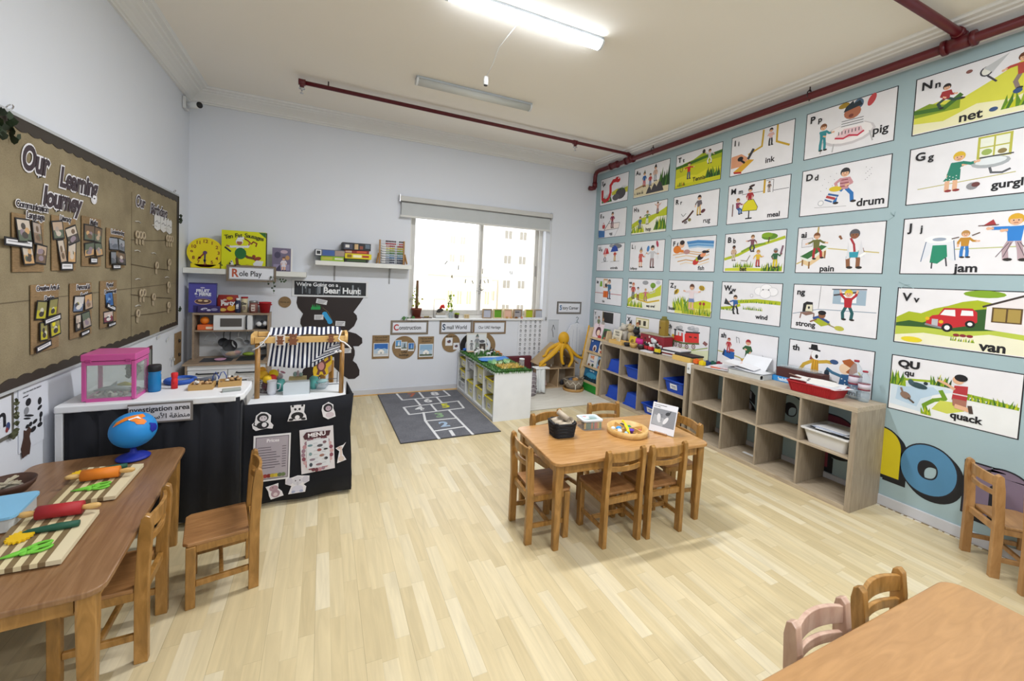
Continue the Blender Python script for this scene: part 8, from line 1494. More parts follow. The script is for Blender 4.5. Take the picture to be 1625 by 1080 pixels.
# ================================================================== small world scene on the white unit
GZ = .5455
t = thing('grass_mat', 'green artificial grass mat covering the white toy storage unit', 'grass mat', (0, 0, GZ)); mb = MB().m('#3a6a2c'); mb.bar(1.725, 2.18, 4.125, 5.4, 0, .006); mb.build('mat_base', t)
def blades(x0, x1, y0, y1, n, h, cols, nm, zb=.004, edge=0):
    mb = MB()
    for i in range(n):
        x, y = random.uniform(x0, x1), random.uniform(y0, y1); a = random.uniform(0, 6.28); hh = h*random.uniform(.6, 1.2); w = .004; l = hh*.6; mb.m(random.choice(cols))
        dx, dy = math.cos(a), math.sin(a); dz = -hh*1.0 if edge and random.random() < .4 else hh
        mb.faces([(x-dy*w, y+dx*w, zb), (x+dy*w, y-dx*w, zb), (x+dx*l-edge*.012, y+dy*l-(.012 if edge == 0.5 else 0), zb+dz)], [(0, 1, 2)])
    return mb.build(nm, t)
G1 = ['#2f5f24', '#3f7a2a', '#4f8a34', '#274f20']
tag(blades(1.735, 2.18, 4.13, 5.39, 3200, .018, G1, 'grass_blades'), None, None, None, 'stuff')
tag(blades(1.722, 1.732, 4.13, 5.39, 1100, .022, G1, 'edge_fringe', .004, 1), None, None, None, 'stuff')
tag(blades(1.725, 2.18, 4.115, 4.125, 500, .022, G1, 'edge_fringe', .004, .5), None, None, None, 'stuff')
GZ += .0195
t = thing('felt_river', 'bright blue felt river across the middle of the grass mat', 'felt', (0, 0, GZ)); mb = MB().m('#1c72c4'); mb.prism([(1.76, 4.64), (1.9, 4.60), (2.16, 4.72), (2.16, 4.86), (2.0, 4.80), (1.84, 4.82), (1.76, 4.76)], 0, .006); mb.build('felt_shape', t)
t = thing('hay_patch', 'patch of yellow and orange straw at the near end of the grass mat', 'straw', (0, 0, GZ)); o = blades(1.84, 2.12, 4.2, 4.4, 700, .025, ['#d8b04a', '#e0c46a', '#c98a4a', '#e2cf8a', '#c9b83a'], 'straw', 0); o['kind'] = 'stuff'
t = thing('paper_ferns', 'row of pale green paper ferns standing behind the straw patch', 'paper plant', (0, 0, GZ)); mb = MB()
for i in range(20):
    x, y = random.uniform(1.8, 2.08), random.uniform(4.44, 4.54); mb.m(random.choice(['#a9d4a0', '#8fc48a', '#c4e0b4', '#5fae6a']))
    for k in range(5): a = -1+.5*k; mb.faces([(x-.004, y, 0), (x+.004, y, 0), (x+.035*math.sin(a), y+.004*k, .03+.03*math.cos(a))], [(0, 1, 2)])
mb.build('fern_leaves', t)
t = thing('glass_jar', 'small glass jar of soil with white lid at the near right corner of the mat', 'jar', (2.12, 4.27, GZ)); mb = MB().m('clearplastic'); mb.lathe([(.03, 0), (.032, .01), (.032, .07), (.028, .08), (0, .08)], 20); mb.build('jar_body', t); mb = MB().m('#6a5444'); mb.lathe([(.028, .003), (.028, .05), (0, .052)], 18); mb.build('soil', t); mb = MB().m('#d9dadc'); mb.lathe([(.031, .0805), (.031, .094), (0, .095)], 20); mb.build('lid', t)
def quad(x, y, a, s, c1, c2, label, spots=True):
    t = thing('toy_animal', label, 'toy animal', (x, y, GZ), a); mb = MB().m(c1); mb.ball((0, 0, .62*s), (.5*s, .2*s, .23*s)); mb.tube([(.38*s, 0, .7*s), (.55*s, 0, .95*s), (.62*s, 0, 1.0*s)], .1*s, 8); mb.ball((.7*s, 0, .98*s), (.17*s, .09*s, .1*s)); mb.ball((.58*s, .06*s, 1.1*s), .035*s, None, 1); mb.ball((.58*s, -.06*s, 1.1*s), .035*s, None, 1)
    mb.tube([(-.48*s, 0, .7*s), (-.58*s, 0, .5*s), (-.56*s, 0, .3*s)], .025*s, 5); mb.build('body', t)
    mb = MB().m(c1)
    for lx in (-.34, .34):
        for ly in (-.11, .11): mb.tube([(lx*s, ly*s, .6*s), (lx*s+.03*s, ly*s, .3*s), (lx*s, ly*s, 0)], .06*s, 6, False, [.09*s, .05*s, .055*s])
    mb.build('legs', t)
    if spots:
        mb = MB().m(c2)
        for i in range(5): mb.ball((random.uniform(-.4, .35)*s, random.choice((-.13, .13))*s, (.62+random.uniform(-.06, .12))*s), (.09*s, .08*s, .1*s), None, 1)
        mb.build('patches', t)
for x, y, a, s, c1, c2, lab in ((1.83, 5.02, .2, .07, '#e0e0e2', '#1a1a1c', 'white toy cow with black patches near the left edge of the mat'), (1.93, 5.1, 2.6, .075, '#e6e4e2', '#2a2422', 'white toy cow facing left near the middle of the mat'), (2.02, 4.98, .5, .07, '#241e1c', '#e0e0e0', 'black toy cow with white patches in the herd'), (2.08, 5.12, 1.4, .07, '#3a2a20', '#d8d4d0', 'dark brown toy cow behind the herd'), (1.96, 4.92, -.4, .06, '#dcdcde', '#15151a', 'small black and white toy calf in front of the herd'), (2.12, 5.0, 3.0, .06, '#c9862a', '#5f8a2a', 'orange brown toy animal at the right of the herd'), (1.86, 5.16, .9, .06, '#1c1a1c', '#e6e6e6', 'small dark toy animal behind the left cow'), (2.12, 4.9, 2.2, .05, '#a8682a', '#3a2a1a', 'small tan toy animal by the blue river')): quad(x, y, a, s, c1, c2, lab)
mb = MB().m('#e4e4e6'); mb.prism([(1.79, 4.86), (2.0, 4.83), (2.12, 4.84), (2.0, 4.87)], 0, .008); tag(mb.build('white_feather', None, (0, 0, GZ)), 'long white strip lying along the blue river', 'strip')
mb = MB().m('#d8b490'); mb.prism(rrect(.14, .04, .015), 0, .008); tag(mb.build('tan_stick', None, (1.85, 5.24, GZ)), 'flat tan strip behind the toy cows', 'strip')
mb = MB().m('#1f62c0')
for i in range(7): mb.ball((random.uniform(-.08, .1), random.uniform(-.03, .03), .02), (.035, .02, .02), None, 1)
tag(mb.build('blue_scarf', None, (1.83, 5.34, GZ)), 'crumpled bright blue cloth at the window end of the grass mat', 'cloth')
t = thing('story_card', 'pale grey picture card with two figures standing on the window end of the mat', 'card', (1.93, 5.3, GZ)); F = frame((-.145, 0, 0), (1, 0, 0), (0, .06, 1)); mb = MB().m('#cfccc4'); mb.M = F; mb.bar(0, .29, 0, .245, 0, .004); mb.M = Matrix(); D = Draw(mb, F, 1, .0045, .0002); D.rect(.01, .0, .28, .225, '#dadde0'); D.person(.07, .02, .13, '#4a4c54', '#77797f', '#55575f', '#c9c4c0'); D.person(.15, .03, .19, '#55575f', '#8a8c90', '#6a7a6a', '#c4bdb6', hat='#5a6a5a'); D.rect(.18, .0, .27, .1, '#4a3f38'); D.rect(.21, .02, .24, .06, '#a89c90'); D.ell(.22, .13, .04, .02, '#55575f'); mb.build('card_sheet', t)

# ================================================================== story corner
t = thing('dolls_house', 'open fronted wooden dolls house under the yellow octopus', 'dolls house', (0, 0, .004)); hx0, hx1, hy0, hy1 = 2.885, 3.455, 5.16, 5.41; hm = (hx0+hx1)/2
def hb(nm, *a): mb = MB().m('#b39a7a'); mb.bar(*a); return mb.build(nm, t)
hb('side_wall', hx0, hx0+.014, hy0, hy1, .0, .385); hb('side_wall', hx1-.014, hx1, hy0, hy1, .0, .385); hb('floor_board', hx0+.0145, hx1-.0145, hy0, hy1, 0, .014); hb('middle_floor', hx0+.0145, hx1-.0145, hy0, hy1, .278, .292); hb('divider', hm-.007, hm+.007, hy0, hy1, .0145, .2775); hb('divider', hm+.06, hm+.074, hy0+.02, hy1, .2925, .5)
mb = MB().m('#a89a88'); mb.bar(hx0+.0145, hx1-.0145, hy1-.006, hy1, .0145, .2775); mb.bar(hx0+.0145, hx1-.0145, hy1-.006, hy1, .2925, .4); mb.build('back_board', t)
for s_ in (-1, 1): mb = MB().m('#b8a07e'); mb.beam((hm+s_*.335, (hy0+hy1)/2, .345), (hm, (hy0+hy1)/2, .63), hy1-hy0+.04, .014, (0, 0, 1)); mb.build('roof_board', t)
for i, (x, z, c_, s_, lab) in enumerate(((3.0, .296, '#4a4438', .02, 'tiny dark doll furniture on the left of the house upper floor'), (3.1, .296, '#d0ccc4', .016, 'tiny white doll dish on the house upper floor'), (3.32, .296, '#2a2c2e', .026, 'tiny black doll figure on the right of the house upper floor'), (3.0, .018, '#c9a8a0', .04, 'pink doll leaning in the lower left room of the house'), (3.3, .018, '#33343a', .035, 'dark toy shoe in the lower right room of the house'))): mb = MB().m(c_); mb.lathe([(s_*.8, 0), (s_, s_*.6), (s_*.6, s_*1.6), (s_*.5, s_*2), (0, s_*2.2)], 12); tag(mb.build('doll_item', None, (x, 5.26, z+.004)), lab, 'toy')
oc = thing('plush_octopus', 'big mustard yellow plush octopus draped over the dolls house roof', 'plush toy', (0, 0, 0)); YO = '#cc9a10'
mb = MB().m(YO); hd = Vector((3.2, 5.11, .74)); mb.ball(hd, (.082, .075, .1), None, 3); mb.ball(hd+Vector((-.012, -.01, -.1)), (.062, .058, .06), None, 2)
TE = [[(3.17, 5.1, .66), (3.08, 5.09, .60), (2.97, 5.07, .52), (2.87, 5.06, .44), (2.80, 5.08, .39), (2.84, 5.07, .365), (2.9, 5.06, .39)], [(3.15, 5.12, .66), (3.05, 5.13, .63), (2.95, 5.13, .57), (2.92, 5.12, .5), (2.86, 5.1, .49)], [(3.17, 5.08, .65), (3.14, 5.06, .58), (3.14, 5.05, .5), (3.15, 5.05, .42), (3.17, 5.05, .38), (3.19, 5.06, .39)], [(3.22, 5.08, .65), (3.27, 5.05, .58), (3.31, 5.04, .5), (3.32, 5.04, .42), (3.28, 5.04, .36), (3.26, 5.04, .33)], [(3.24, 5.1, .65), (3.3, 5.08, .58), (3.38, 5.07, .51), (3.46, 5.07, .46), (3.53, 5.09, .44)], [(3.15, 5.1, .64), (3.05, 5.07, .56), (2.94, 5.05, .48), (2.84, 5.05, .42), (2.79, 5.06, .36)]]
def smooth(P, k=3):
    P = [Vector(p) for p in P]
    for _ in range(k): P = [P[0]]+[q for a, b in zip(P, P[1:]) for q in (a.lerp(b, .25), a.lerp(b, .75))]+[P[-1]]
    return P
mb.build('head', oc)
for P in TE: S = smooth(P, 2); n = len(S); mb = MB().m(YO); mb.tube(S, .03, 9, False, [.034-.02*i/n if i < n-1 else .006 for i in range(n)]); mb.build('tentacle', oc)
mb = MB().m('#1a1612'); mb.ball(hd+Vector((-.038, -.062, -.05)), .008); mb.ball(hd+Vector((.02, -.068, -.055)), .008); mb.build('eyes', oc)
t = thing('rope_basket', 'grey rope basket with white zigzag on a round wooden tray', 'basket', (3.335, 5.0, .0045)); mb = MB().m('#b48a50'); mb.lathe([(.145, 0), (.15, .006), (.15, .04), (.142, .04), (.14, .012), (0, .012)], 36); mb.build('round_base', t)
mb = MB().m('#8f8270')
for k in range(12): z = .022+k*.0125; r_ = .09+.04*math.sin(min(1, k/7)*PI/2); mb.tube([(r_*math.cos(a), r_*math.sin(a), z) for a in [i*PI/16 for i in range(32)]], .0075, 6, True)
mb.lathe([(.09, .014), (.088, .02), (0, .02)], 24); mb.build('basket_body', t)
mb = MB().m('#d9d3c4'); mb.tube([((.134)*math.cos(a), (.134)*math.sin(a), .14 if i % 2 else .095) for i, a in enumerate([j*PI/10 for j in range(20)])], .006, 6, True); mb.tube([(-.05, -.13, .1), (-.055, -.14, .05), (-.05, -.135, .0+.03)], .006, 6); mb.build('zigzag_cord', t)
for s_ in (-1, 1): mb = MB().m('#8f8a80'); mb.tube([(s_*.128, -.03, .15), (s_*.165, -.02, .175), (s_*.17, .02, .172), (s_*.128, .03, .15)], .007, 6); mb.build('handle', t)
mb = MB().m('#4a4c54'); mb.ball((0, .02, .14), (.08, .07, .035)); mb.m('#b98a4a').ball((.01, -.03, .155), (.05, .04, .03)); mb.m('#d6d3cc').ball((.06, .02, .15), (.03, .03, .025)); mb.m('#4a5a7a').ball((-.05, .0, .15), (.03, .03, .028)); mb.build('contents', t)
t = thing('mesh_laundry_bag', 'grey patterned net bag standing behind the white unit', 'bag', (2.585, 4.95, .0045)); mb = MB().m('#8a8288'); mb.lathe([(.09, 0), (.1, .05), (.1, .25), (.085, .3), (0, .3)], 20); mb.build('bag_body', t); mb = MB().m('#c9c6c8')
for k in range(5): mb.tube([(.102*math.cos(a), .102*math.sin(a), .04+.055*k+.015*math.sin(a*3)) for a in [i*PI/9 for i in range(18)]], .004, 5, True)
mb.m('#5a4a50')
for k in range(8): a = -2.6+k*.4; mb.ball((.098*math.cos(a), .098*math.sin(a), .06+.03*(k % 4)), (.014, .014, .02), None, 1)
mb.build('net_pattern', t)
t = thing('white_cloth', 'white cloth draped down beside the net bag in the story corner', 'cloth', (0, 0, .0045)); bm_ = MB().m('#d6dada'); vs = []; n = 16
for k in range(9):
    g = k/8
    for i in range(n+1): f = i/n; vs.append((2.7+.15*f-.02*g+(.015*g)*math.sin(f*8), 4.98+.03*math.sin(f*14)*(.3+.7*g)-.05*g, .34-.33*g+.02*math.sin(f*3)))
bm_.faces(vs, [(k*(n+1)+i, k*(n+1)+i+1, (k+1)*(n+1)+i+1, (k+1)*(n+1)+i) for k in range(8) for i in range(n)], None, True); bm_.m('#e0e2e2').box((2.80, 5.03, .345), (.22, .14, .016), None, .006); o = bm_.build('cloth_folds', t); md = o.modifiers.new('s', 'SOLIDIFY'); md.thickness = .004
mb = MB().m('#5a1624'); mb.bar(2.24, 2.86, 5.42, 5.48, .005, .44, .02); tag(mb.build('maroon_panel', None), 'dark maroon padded panel against the window wall behind the white unit', 'panel')
# book display rack
RX, RY0, RY1 = 3.50, 4.675, 5.09; t = thing('book_rack', 'light wooden tiered book rack with green base board beside the far shelf', 'book rack', (0, 0, 0))
for y, dx in ((RY0, 0), (RY1, 0)): mb = MB().m('pale'); mb.prism([(0, 0), (.3, 0), (.3, .5), (.2, .9), (.14, .9), (.0, .25)], -.009, .009, Matrix(((1, 0, 0, RX), (0, 0, 1, y), (0, 1, 0, .0045), (0, 0, 0, 1)))); mb.build('side_panel', t)
mb = MB().m('#1f8a2c'); mb.bar(RX-.006, RX+.004, RY0+.0095, RY1-.0095, .01, .115); mb.build('base_board', t)
mb = MB().m('#e0aa24'); mb.beam((RX+.02, RY1+.03, .28), (RX+.14, RY1+.03, .93), .02, .012); mb.build('yellow_edge', t)
TI = [(.0, .12), (.045, .33), (.09, .54), (.13, .745)]
for dx, z in TI: mb = MB().m('pale'); mb.bar(RX+dx+.012, RX+dx+.06, RY0+.0095, RY1-.0095, z, z+.008); mb.bar(RX+dx+.004, RX+dx+.0115, RY0+.0095, RY1-.0095, z-.004, z+.03); mb.build('shelf_ledge', t)
def rbook(tier, y0, y1, h, col, label, fn, off=0):
    dx, z = TI[tier]; x = RX+dx+.026+off; t = thing('story_book', label, 'book', (x, y1, z+.0085)); F = frame((0, 0, 0), (0, -1, 0), (.22, 0, 1)); w = y1-y0; mb = MB().m(col); mb.M = F; mb.bar(0, w, 0, h, -.012, 0, .001); mb.M = Matrix(); D = Draw(mb, F, 1, .0005, .0002); fn(D, w, h); mb.build('cover', t)
def b_sky(D, w, h): D.rect(0, 0, w, h*.35, '#14303f'); D.ell(w*.5, h*.5, w*.35, h*.2, '#3f9ac0'); D.tufts(w*.1, w*.95, h*.1, h*.4, ['#0f2430', '#1a4454'], 10, .1); D.txt(w*.5, h*.85, 'Night sky', h*.14, '#cfe6f0', .001, 'CENTER')
def b_we(D, w, h): D.txt(w*.45, h*.72, 'WE', h*.3, '#e07a1c', .003, 'CENTER'); D.txt(w*.5, h*.45, 'friends', h*.16, '#3a5fae', .001, 'CENTER'); D.ell(w*.25, h*.15, w*.12, h*.1, '#8a5a3a'); D.ell(w*.65, h*.18, w*.12, h*.12, '#2f4a3a')
def b_blue(D, w, h): D.ell(w*.6, h*.35, w*.22, h*.26, '#e2d6cc'); D.ell(w*.6, h*.3, w*.12, h*.18, '#6a3a2a'); D.ell(w*.2, h*.85, .012, .012, '#e6e6ea')
def b_pink(D, w, h): D.ell(w*.55, h*.5, w*.28, h*.32, '#5a2a3a'); D.ell(w*.58, h*.42, w*.18, h*.2, '#e8cdb8'); D.ell(w*.8, h*.15, w*.2, h*.13, '#b8342f'); D.txt(w*.5, h*.92, 'Me', h*.1, '#6a2a4a', .001, 'CENTER')
def b_tree(D, w, h): D.ell(w*.5, h*.6, w*.4, h*.25, '#3a2a24'); D.line([(w*.5, 0), (w*.52, h*.6)], w*.12, '#4a342a'); D.ell(w*.4, h*.2, w*.15, h*.1, '#b85a3a')
rbook(0, 4.70, 5.05, .2, '#1f6a94', 'wide blue night sky picture book on the lowest rack tier', b_sky)
rbook(1, 4.82, 5.04, .2, '#dfdfe0', 'white book with orange WE lettering on the second rack tier', b_we); rbook(1, 4.70, 4.81, .18, '#8fb4d4', 'small pale blue book at the right of the second rack tier', b_tree, .004)
rbook(2, 4.86, 5.06, .19, '#1f4f9a', 'dark blue book with a round white picture on the third rack tier', b_blue); rbook(2, 4.70, 4.85, .19, '#e2ddd6', 'cream book with a dark tree on the third rack tier', b_tree, .004)
rbook(3, 4.84, 5.06, .22, '#e6d3da', 'pale pink book with a girl on the top rack tier', b_pink); rbook(3, 4.69, 4.83, .17, '#2f6a3a', 'green and grey book at the right of the top rack tier', b_tree, .004)

# ================================================================== things on top of the cube shelves
SZ2 = .7755
def put(name, label, cat, x, y, fn, rot=0): t = thing(name, label, cat, (x, y, SZ2), rot); fn(t); return t
def one(nm, t, f): mb = MB(); f(mb); return mb.build(nm, t)
t = thing('plush_animal', 'grey koala like plush in the row at the far end of the shelf top', 'plush toy', (3.80, 4.5, SZ2)); one('body', t, lambda m: m.m('#c9c4ba').ball((0, 0, .09), (.05, .05, .09)).ball((-.02, 0, .2), .05).ball((-.01, .045, .24), .02).ball((-.01, -.045, .24), .02))
t = thing('plush_animal', 'beige plush bear in the row at the far end of the shelf top', 'plush toy', (3.80, 4.37, SZ2)); one('body', t, lambda m: m.m('#b8a888').ball((0, 0, .09), (.05, .05, .09)).ball((-.02, 0, .2), (.048, .052, .048)).ball((-.01, .04, .245), .018).ball((-.01, -.04, .245), .018)); one('nose', t, lambda m: m.m('#2a2420').ball((-.068, 0, .2), .009))
t = thing('plush_animal', 'black plush cat next to the beige bear on the shelf top', 'plush toy', (3.80, 4.25, SZ2)); one('body', t, lambda m: m.m('#1c1c1e').ball((0, 0, .08), (.05, .05, .08)).ball((-.02, 0, .18), .045).ball((-.01, .03, .225), (.012, .012, .022)).ball((-.01, -.03, .225), (.012, .012, .022)).tube([(.0, -.05, .03), (-.02, -.08, .08), (0, -.09, .15)], .014, 8))
t = thing('plush_animal', 'small white plush at the far end of the shelf top', 'plush toy', (3.81, 4.58, SZ2)); one('body', t, lambda m: m.m('#d8d5d0').ball((0, 0, .07), (.04, .035, .07)).ball((-.02, 0, .165), .038))
t = thing('story_book', 'cream book lettered Tiger Child leaning on the plush animals', 'book', (3.655, 4.6, SZ2)); F = frame((0, 0, 0), (0, -1, 0), (.25, 0, 1)); mb = MB().m('#d9d2be'); mb.M = F; mb.bar(0, .17, 0, .17, -.01, 0); mb.M = Matrix(); D = Draw(mb, F, 1, .0006, .0002); D.txt(.085, .135, 'TIGER -', .035, '#1f1c18', .001, 'CENTER'); D.txt(.095, .1, 'CHILD', .03, '#2a2620', .001, 'CENTER'); D.rect(.02, .0, .15, .07, '#bfb49a'); D.ell(.06, .03, .02, .025, '#6a5a4a'); mb.build('cover', t)
t = thing('story_book', 'yellow book end leaning right of the Tiger Child book', 'book', (3.72, 4.33, SZ2)); F = frame((0, 0, 0), (0, -1, 0), (.3, 0, 1)); mb = MB().m('#d8b81c'); mb.M = F; mb.bar(0, .12, 0, .12, -.01, 0); mb.M = Matrix(); D = Draw(mb, F, 1, .0006, .0002); D.ell(.06, .05, .03, .03, '#8a6a1c'); mb.build('cover', t)
put('wooden_tray', 'pale wooden open tray at the far end of the shelf top', 'tray', 3.61, 4.38, lambda t: one('tray_body', t, lambda m: m.m('#d8b26a').bar(-.07, .07, -.13, .13, 0, .006).bar(-.07, -.064, -.13, .13, .006, .045).bar(.064, .07, -.13, .13, .006, .045).bar(-.064, .064, .124, .13, .006, .045).bar(-.064, .064, -.13, -.124, .006, .045)))
def bowl(x, y, r_, h, c1, c2, lab): t = thing('small_bowl', lab, 'bowl', (x, y, SZ2)); one('bowl_body', t, lambda m: m.m(c1).lathe([(r_*.6, 0), (r_, h*.6), (r_*.95, h), (r_*.88, h), (r_*.5, h*.3), (0, h*.3)], 20)); one('contents', t, lambda m: m.m(c2).ball((0, 0, h*.75), (r_*.8, r_*.8, h*.25)))
bowl(3.585, 4.185, .045, .045, '#26262a', '#3a3430', 'black small bowl at the left of three on the far shelf top'); bowl(3.585, 4.07, .05, .06, '#c9a45a', '#6a5a34', 'straw yellow small bowl, middle of three on the far shelf top'); bowl(3.595, 3.95, .042, .06, '#3a2a28', '#cfc6ba', 'dark brown small bowl, right of three on the far shelf top'); bowl(3.72, 4.1, .06, .11, '#cc2a8a', '#5a2a4a', 'bright pink bowl behind the straw yellow bowl')
t = thing('patterned_box', 'deep red patterned cloth covered box under the brass canister', 'box', (3.79, 3.9, SZ2)); one('box_body', t, lambda m: m.m('#8a1f2c').bar(-.08, .08, -.2, .2, 0, .185, .012)); one('lid', t, lambda m: m.m('#a89c84').bar(-.084, .084, -.204, .204, .1855, .195, .003)); mb = MB(); D = Draw(mb, frame((-.0805, .2, 0), (0, -1, 0), (0, 0, 1)), 1, .0004)
for i in range(26): D.ell(random.uniform(.03, .37), random.uniform(.02, .16), .016, .014, random.choice(['#d8d4d0', '#3a1a1e', '#c4404a', '#e0c9c0']), random.uniform(0, 3), 6)
mb.build('pattern', t)
t = thing('brass_canister', 'tall brass coloured canister with domed lid on the red box', 'canister', (3.795, 3.79, SZ2+.196)); one('canister_body', t, lambda m: m.m('#8f7628').lathe([(.056, 0), (.058, .006), (.058, .17), (.05, .19), (0, .19)], 6, None, False)); one('lid', t, lambda m: m.m('#6f6a2a').lathe([(.05, .19), (.045, .2), (.03, .205), (.03, .225), (.024, .232), (0, .234)], 20)); one('label_mark', t, lambda m: m.m('#5a2a14').box((-.058, 0, .095), (.002, .02, .02)))
for x, y, c_, c2, lab in ((3.62, 3.80, '#b81c24', '#e0e0e2', 'red and white toy figure in front of the patterned box'), (3.66, 3.70, '#4a5058', '#c9c9cc', 'grey toy robot in front of the patterned box'), (3.59, 3.66, '#e0c81c', '#1f2a24', 'black and yellow small tin on the far shelf top'), (3.63, 3.88, '#a81f28', '#2a2a2e', 'red toy vehicle left of the grey robot')):
    t = thing('toy_figure', lab, 'toy', (x, y, SZ2)); one('body', t, lambda m: m.m(c_).box((0, 0, .035), (.05, .06, .05), None, .008).m(c2).box((0, 0, .075), (.035, .04, .03), None, .006).ball((-.015, .02, .1), .014, None, 1)); one('wheels', t, lambda m: m.m('#1c1c20').cyl((-.02, -.034, .012), (-.02, .034, .012), .012).cyl((.02, -.034, .012), (.02, .034, .012), .012))
t = thing('white_feather_toy', 'pale grey plush lump on top of the small toys', 'toy', (3.68, 3.82, SZ2)); one('body', t, lambda m: m.m('#cdd0d4').ball((0, 0, .12), (.03, .04, .03)).ball((0, .03, .14), .02).ball((0, 0, .05), (.02, .02, .05)))
put('blue_fabric', 'crumpled blue toy fabric beside the red box', 'cloth', 3.76, 3.66, lambda t: one('folds', t, lambda m: [m.m('#2c469a').ball((random.uniform(-.04, .04), random.uniform(-.04, .04), .025), (.04, .035, .025), None, 1) for _ in range(6)]))
put('white_booklet', 'white booklet lying on the shelf edge in front of the toys', 'booklet', 3.565, 3.79, lambda t: one('pages', t, lambda m: m.m('#dcdde4').box((0, 0, .006), (.09, .17, .012), None, .001)))
t = thing('book_pile', 'pile of white paged books by the steam train panel', 'books', (3.72, 3.5, SZ2), .12)
for i in range(5): one('book', t, lambda m: m.m(['#d9d9dc', '#7a2f34', '#e2e2e6', '#3a3c44', '#e4e2e6'][i]).box((random.uniform(-.01, .01), random.uniform(-.01, .01), .009+.0175*i), (.19, .24, .016), rz(random.uniform(-.06, .06)), .002))
t = thing('wooden_box', 'pale yellow wooden box with black lid near the shelf joint', 'box', (3.64, 3.255, SZ2)); one('box_body', t, lambda m: m.m('#dcb866').bar(-.1, .1, -.11, .13, 0, .05, .002)); one('lid', t, lambda m: m.m('#18181c').bar(-.08, .1, -.12, .12, .0505, .066, .003))
for i, (x, y, c_, lab) in enumerate(((3.585, 3.095, '#e0641c', 'orange chunky block on the shelf joint'), (3.6, 3.035, '#e6cc14', 'yellow chunky block right of the orange one'), (3.655, 3.02, '#24407a', 'navy chunky block behind the yellow one'), (3.70, 2.99, '#1f5a4a', 'dark green chunky block behind the navy one'), (3.75, 2.96, '#8a1f34', 'dark red chunky block at the back of the block row'))): t = thing('toy_block', lab, 'block', (x, y, SZ2+.0065*(i == 0))); one('block', t, lambda m: m.m(c_).box((0, 0, .0205), (.05, .05, .04), None, .004).cyl((0, 0, .041), (0, 0, .05), .014)) 
def sheets(nm, label, x, y, rot, L):
    t = thing(nm, label, 'papers', (x, y, SZ2), rot)
    for i, (c_, w, h, dx, dy, a) in enumerate(L): one('sheet', t, lambda m: m.m(c_).box((dx, dy, .003+.0055*i), (w, h, .005), rz(a)))
    return t
sheets('magazine_pile', 'pile of magazines with orange picture next to the chunky blocks', 3.66, 2.84, .25, [('#2a2a30', .2, .26, 0, 0, 0), ('#dfdfe4', .2, .25, -.01, .01, .1), ('#cf5a22', .07, .09, -.05, .05, .2), ('#e0c9cc', .2, .27, .03, -.03, -.15), ('#dcdce2', .17, .24, .05, -.03, -.1)])
t = thing('document_tray', 'clear grey plastic tray of white papers on the near shelf top', 'tray', (3.70, 2.56, SZ2), .08); one('tray_body', t, lambda m: m.m('milky').prism(rrect(.25, .34, .03), 0, .004).m('#8f949a').tube([(a, b, .05) for a, b in rrect(.25, .34, .03)], .005, 6, True).m('milky').bar(-.125, -.122, -.15, .15, .004, .048).bar(.122, .125, -.15, .15, .004, .048).bar(-.11, .11, .165, .168, .004, .048).bar(-.11, .11, -.168, -.165, .004, .048))
for i, (c_, dx, dy, a, b) in enumerate((('#3c4046', 0, 0, 0, 0), ('#e4e5ea', .01, .03, .1, .05), ('#e6e7ec', .0, -.02, -.12, .1), ('#e9e9ee', .02, .1, .2, .16))): one('sheet', t, lambda m: m.m(c_).box((dx, dy, .02+.016*i), (.2, .27, .004), rz(a) @ rx(b)))
mb = MB().m('#e06a1c'); mb.box((0, 0, .004), (.05, .1, .004), rz(.2)); tag(mb.build('orange_card', None, (3.72, 2.74, SZ2+.085)), 'orange cut out card lying on the papers in the document tray', 'card')
mb = MB().m('#e2e4ea'); mb.box((0, 0, .002), (.2, .26, .003), ry(-.9)); tag(mb.build('leaning_sheet', None, (3.82, 2.62, SZ2+.085)), 'white drawing sheet leaning on the wall below the cradle panel', 'paper')
mb = MB().m('clearplastic'); mb.lathe([(.03, 0), (.05, .05), (.03, .1), (.0, .13)], 10); tag(mb.build('clear_wrap', None, (3.83, 2.38, SZ2)), 'crumpled clear plastic wrap between the tray and the brown box', 'wrap')
t = thing('blue_box', 'flat bright blue printed box under the brown box', 'box', (3.815, 2.225, SZ2)); one('carton', t, lambda m: m.m('#2f8fd8').bar(-.07, .07, -.17, .17, 0, .045, .001)); mb = MB(); D = Draw(mb, frame((-.0705, .17, 0), (0, -1, 0), (0, 0, 1)), 1, .0004); D.txt(.1, .023, 'habibi', .04, '#e6f0fa', .0015, 'CENTER'); mb.build('lettering', t)
t = thing('brown_box', 'long dark brown box lying on the blue box', 'box', (3.82, 2.2, SZ2+.0455)); one('carton', t, lambda m: m.m('#4a231f').bar(-.06, .06, -.2, .17, 0, .08, .001).m('#8a6a64').bar(-.0605, -.06, -.185, -.14, .035, .05)); one('clear_film', t, lambda m: m.m('clearplastic').box((.0, 0, .092), (.1, .3, .02), None, .008))
t = thing('red_basket', 'red plastic mesh basket of paper masks on the near shelf top', 'basket', (3.632, 1.955, SZ2), .06)
def rb(m):
    m.m('#a8141f'); R1, R2 = rrect(.2, .31, .03, 3), rrect(.235, .36, .035, 3); L = len(R1)
    m.faces([(a, b, .003) for a, b in R1]+[(a, b, .078) for a, b in R2], [(i, (i+1) % L, L+(i+1) % L, L+i) for i in range(L)]+[tuple(range(L))]); m.tube([(a, b, .08) for a, b in R2], .0065, 6, True)
    for i in range(22): f = -.14+i*.0133; m.beam((-.102, f, .01), (-.118, f*1.12, .075), .004, .004)
one('basket_body', t, rb)
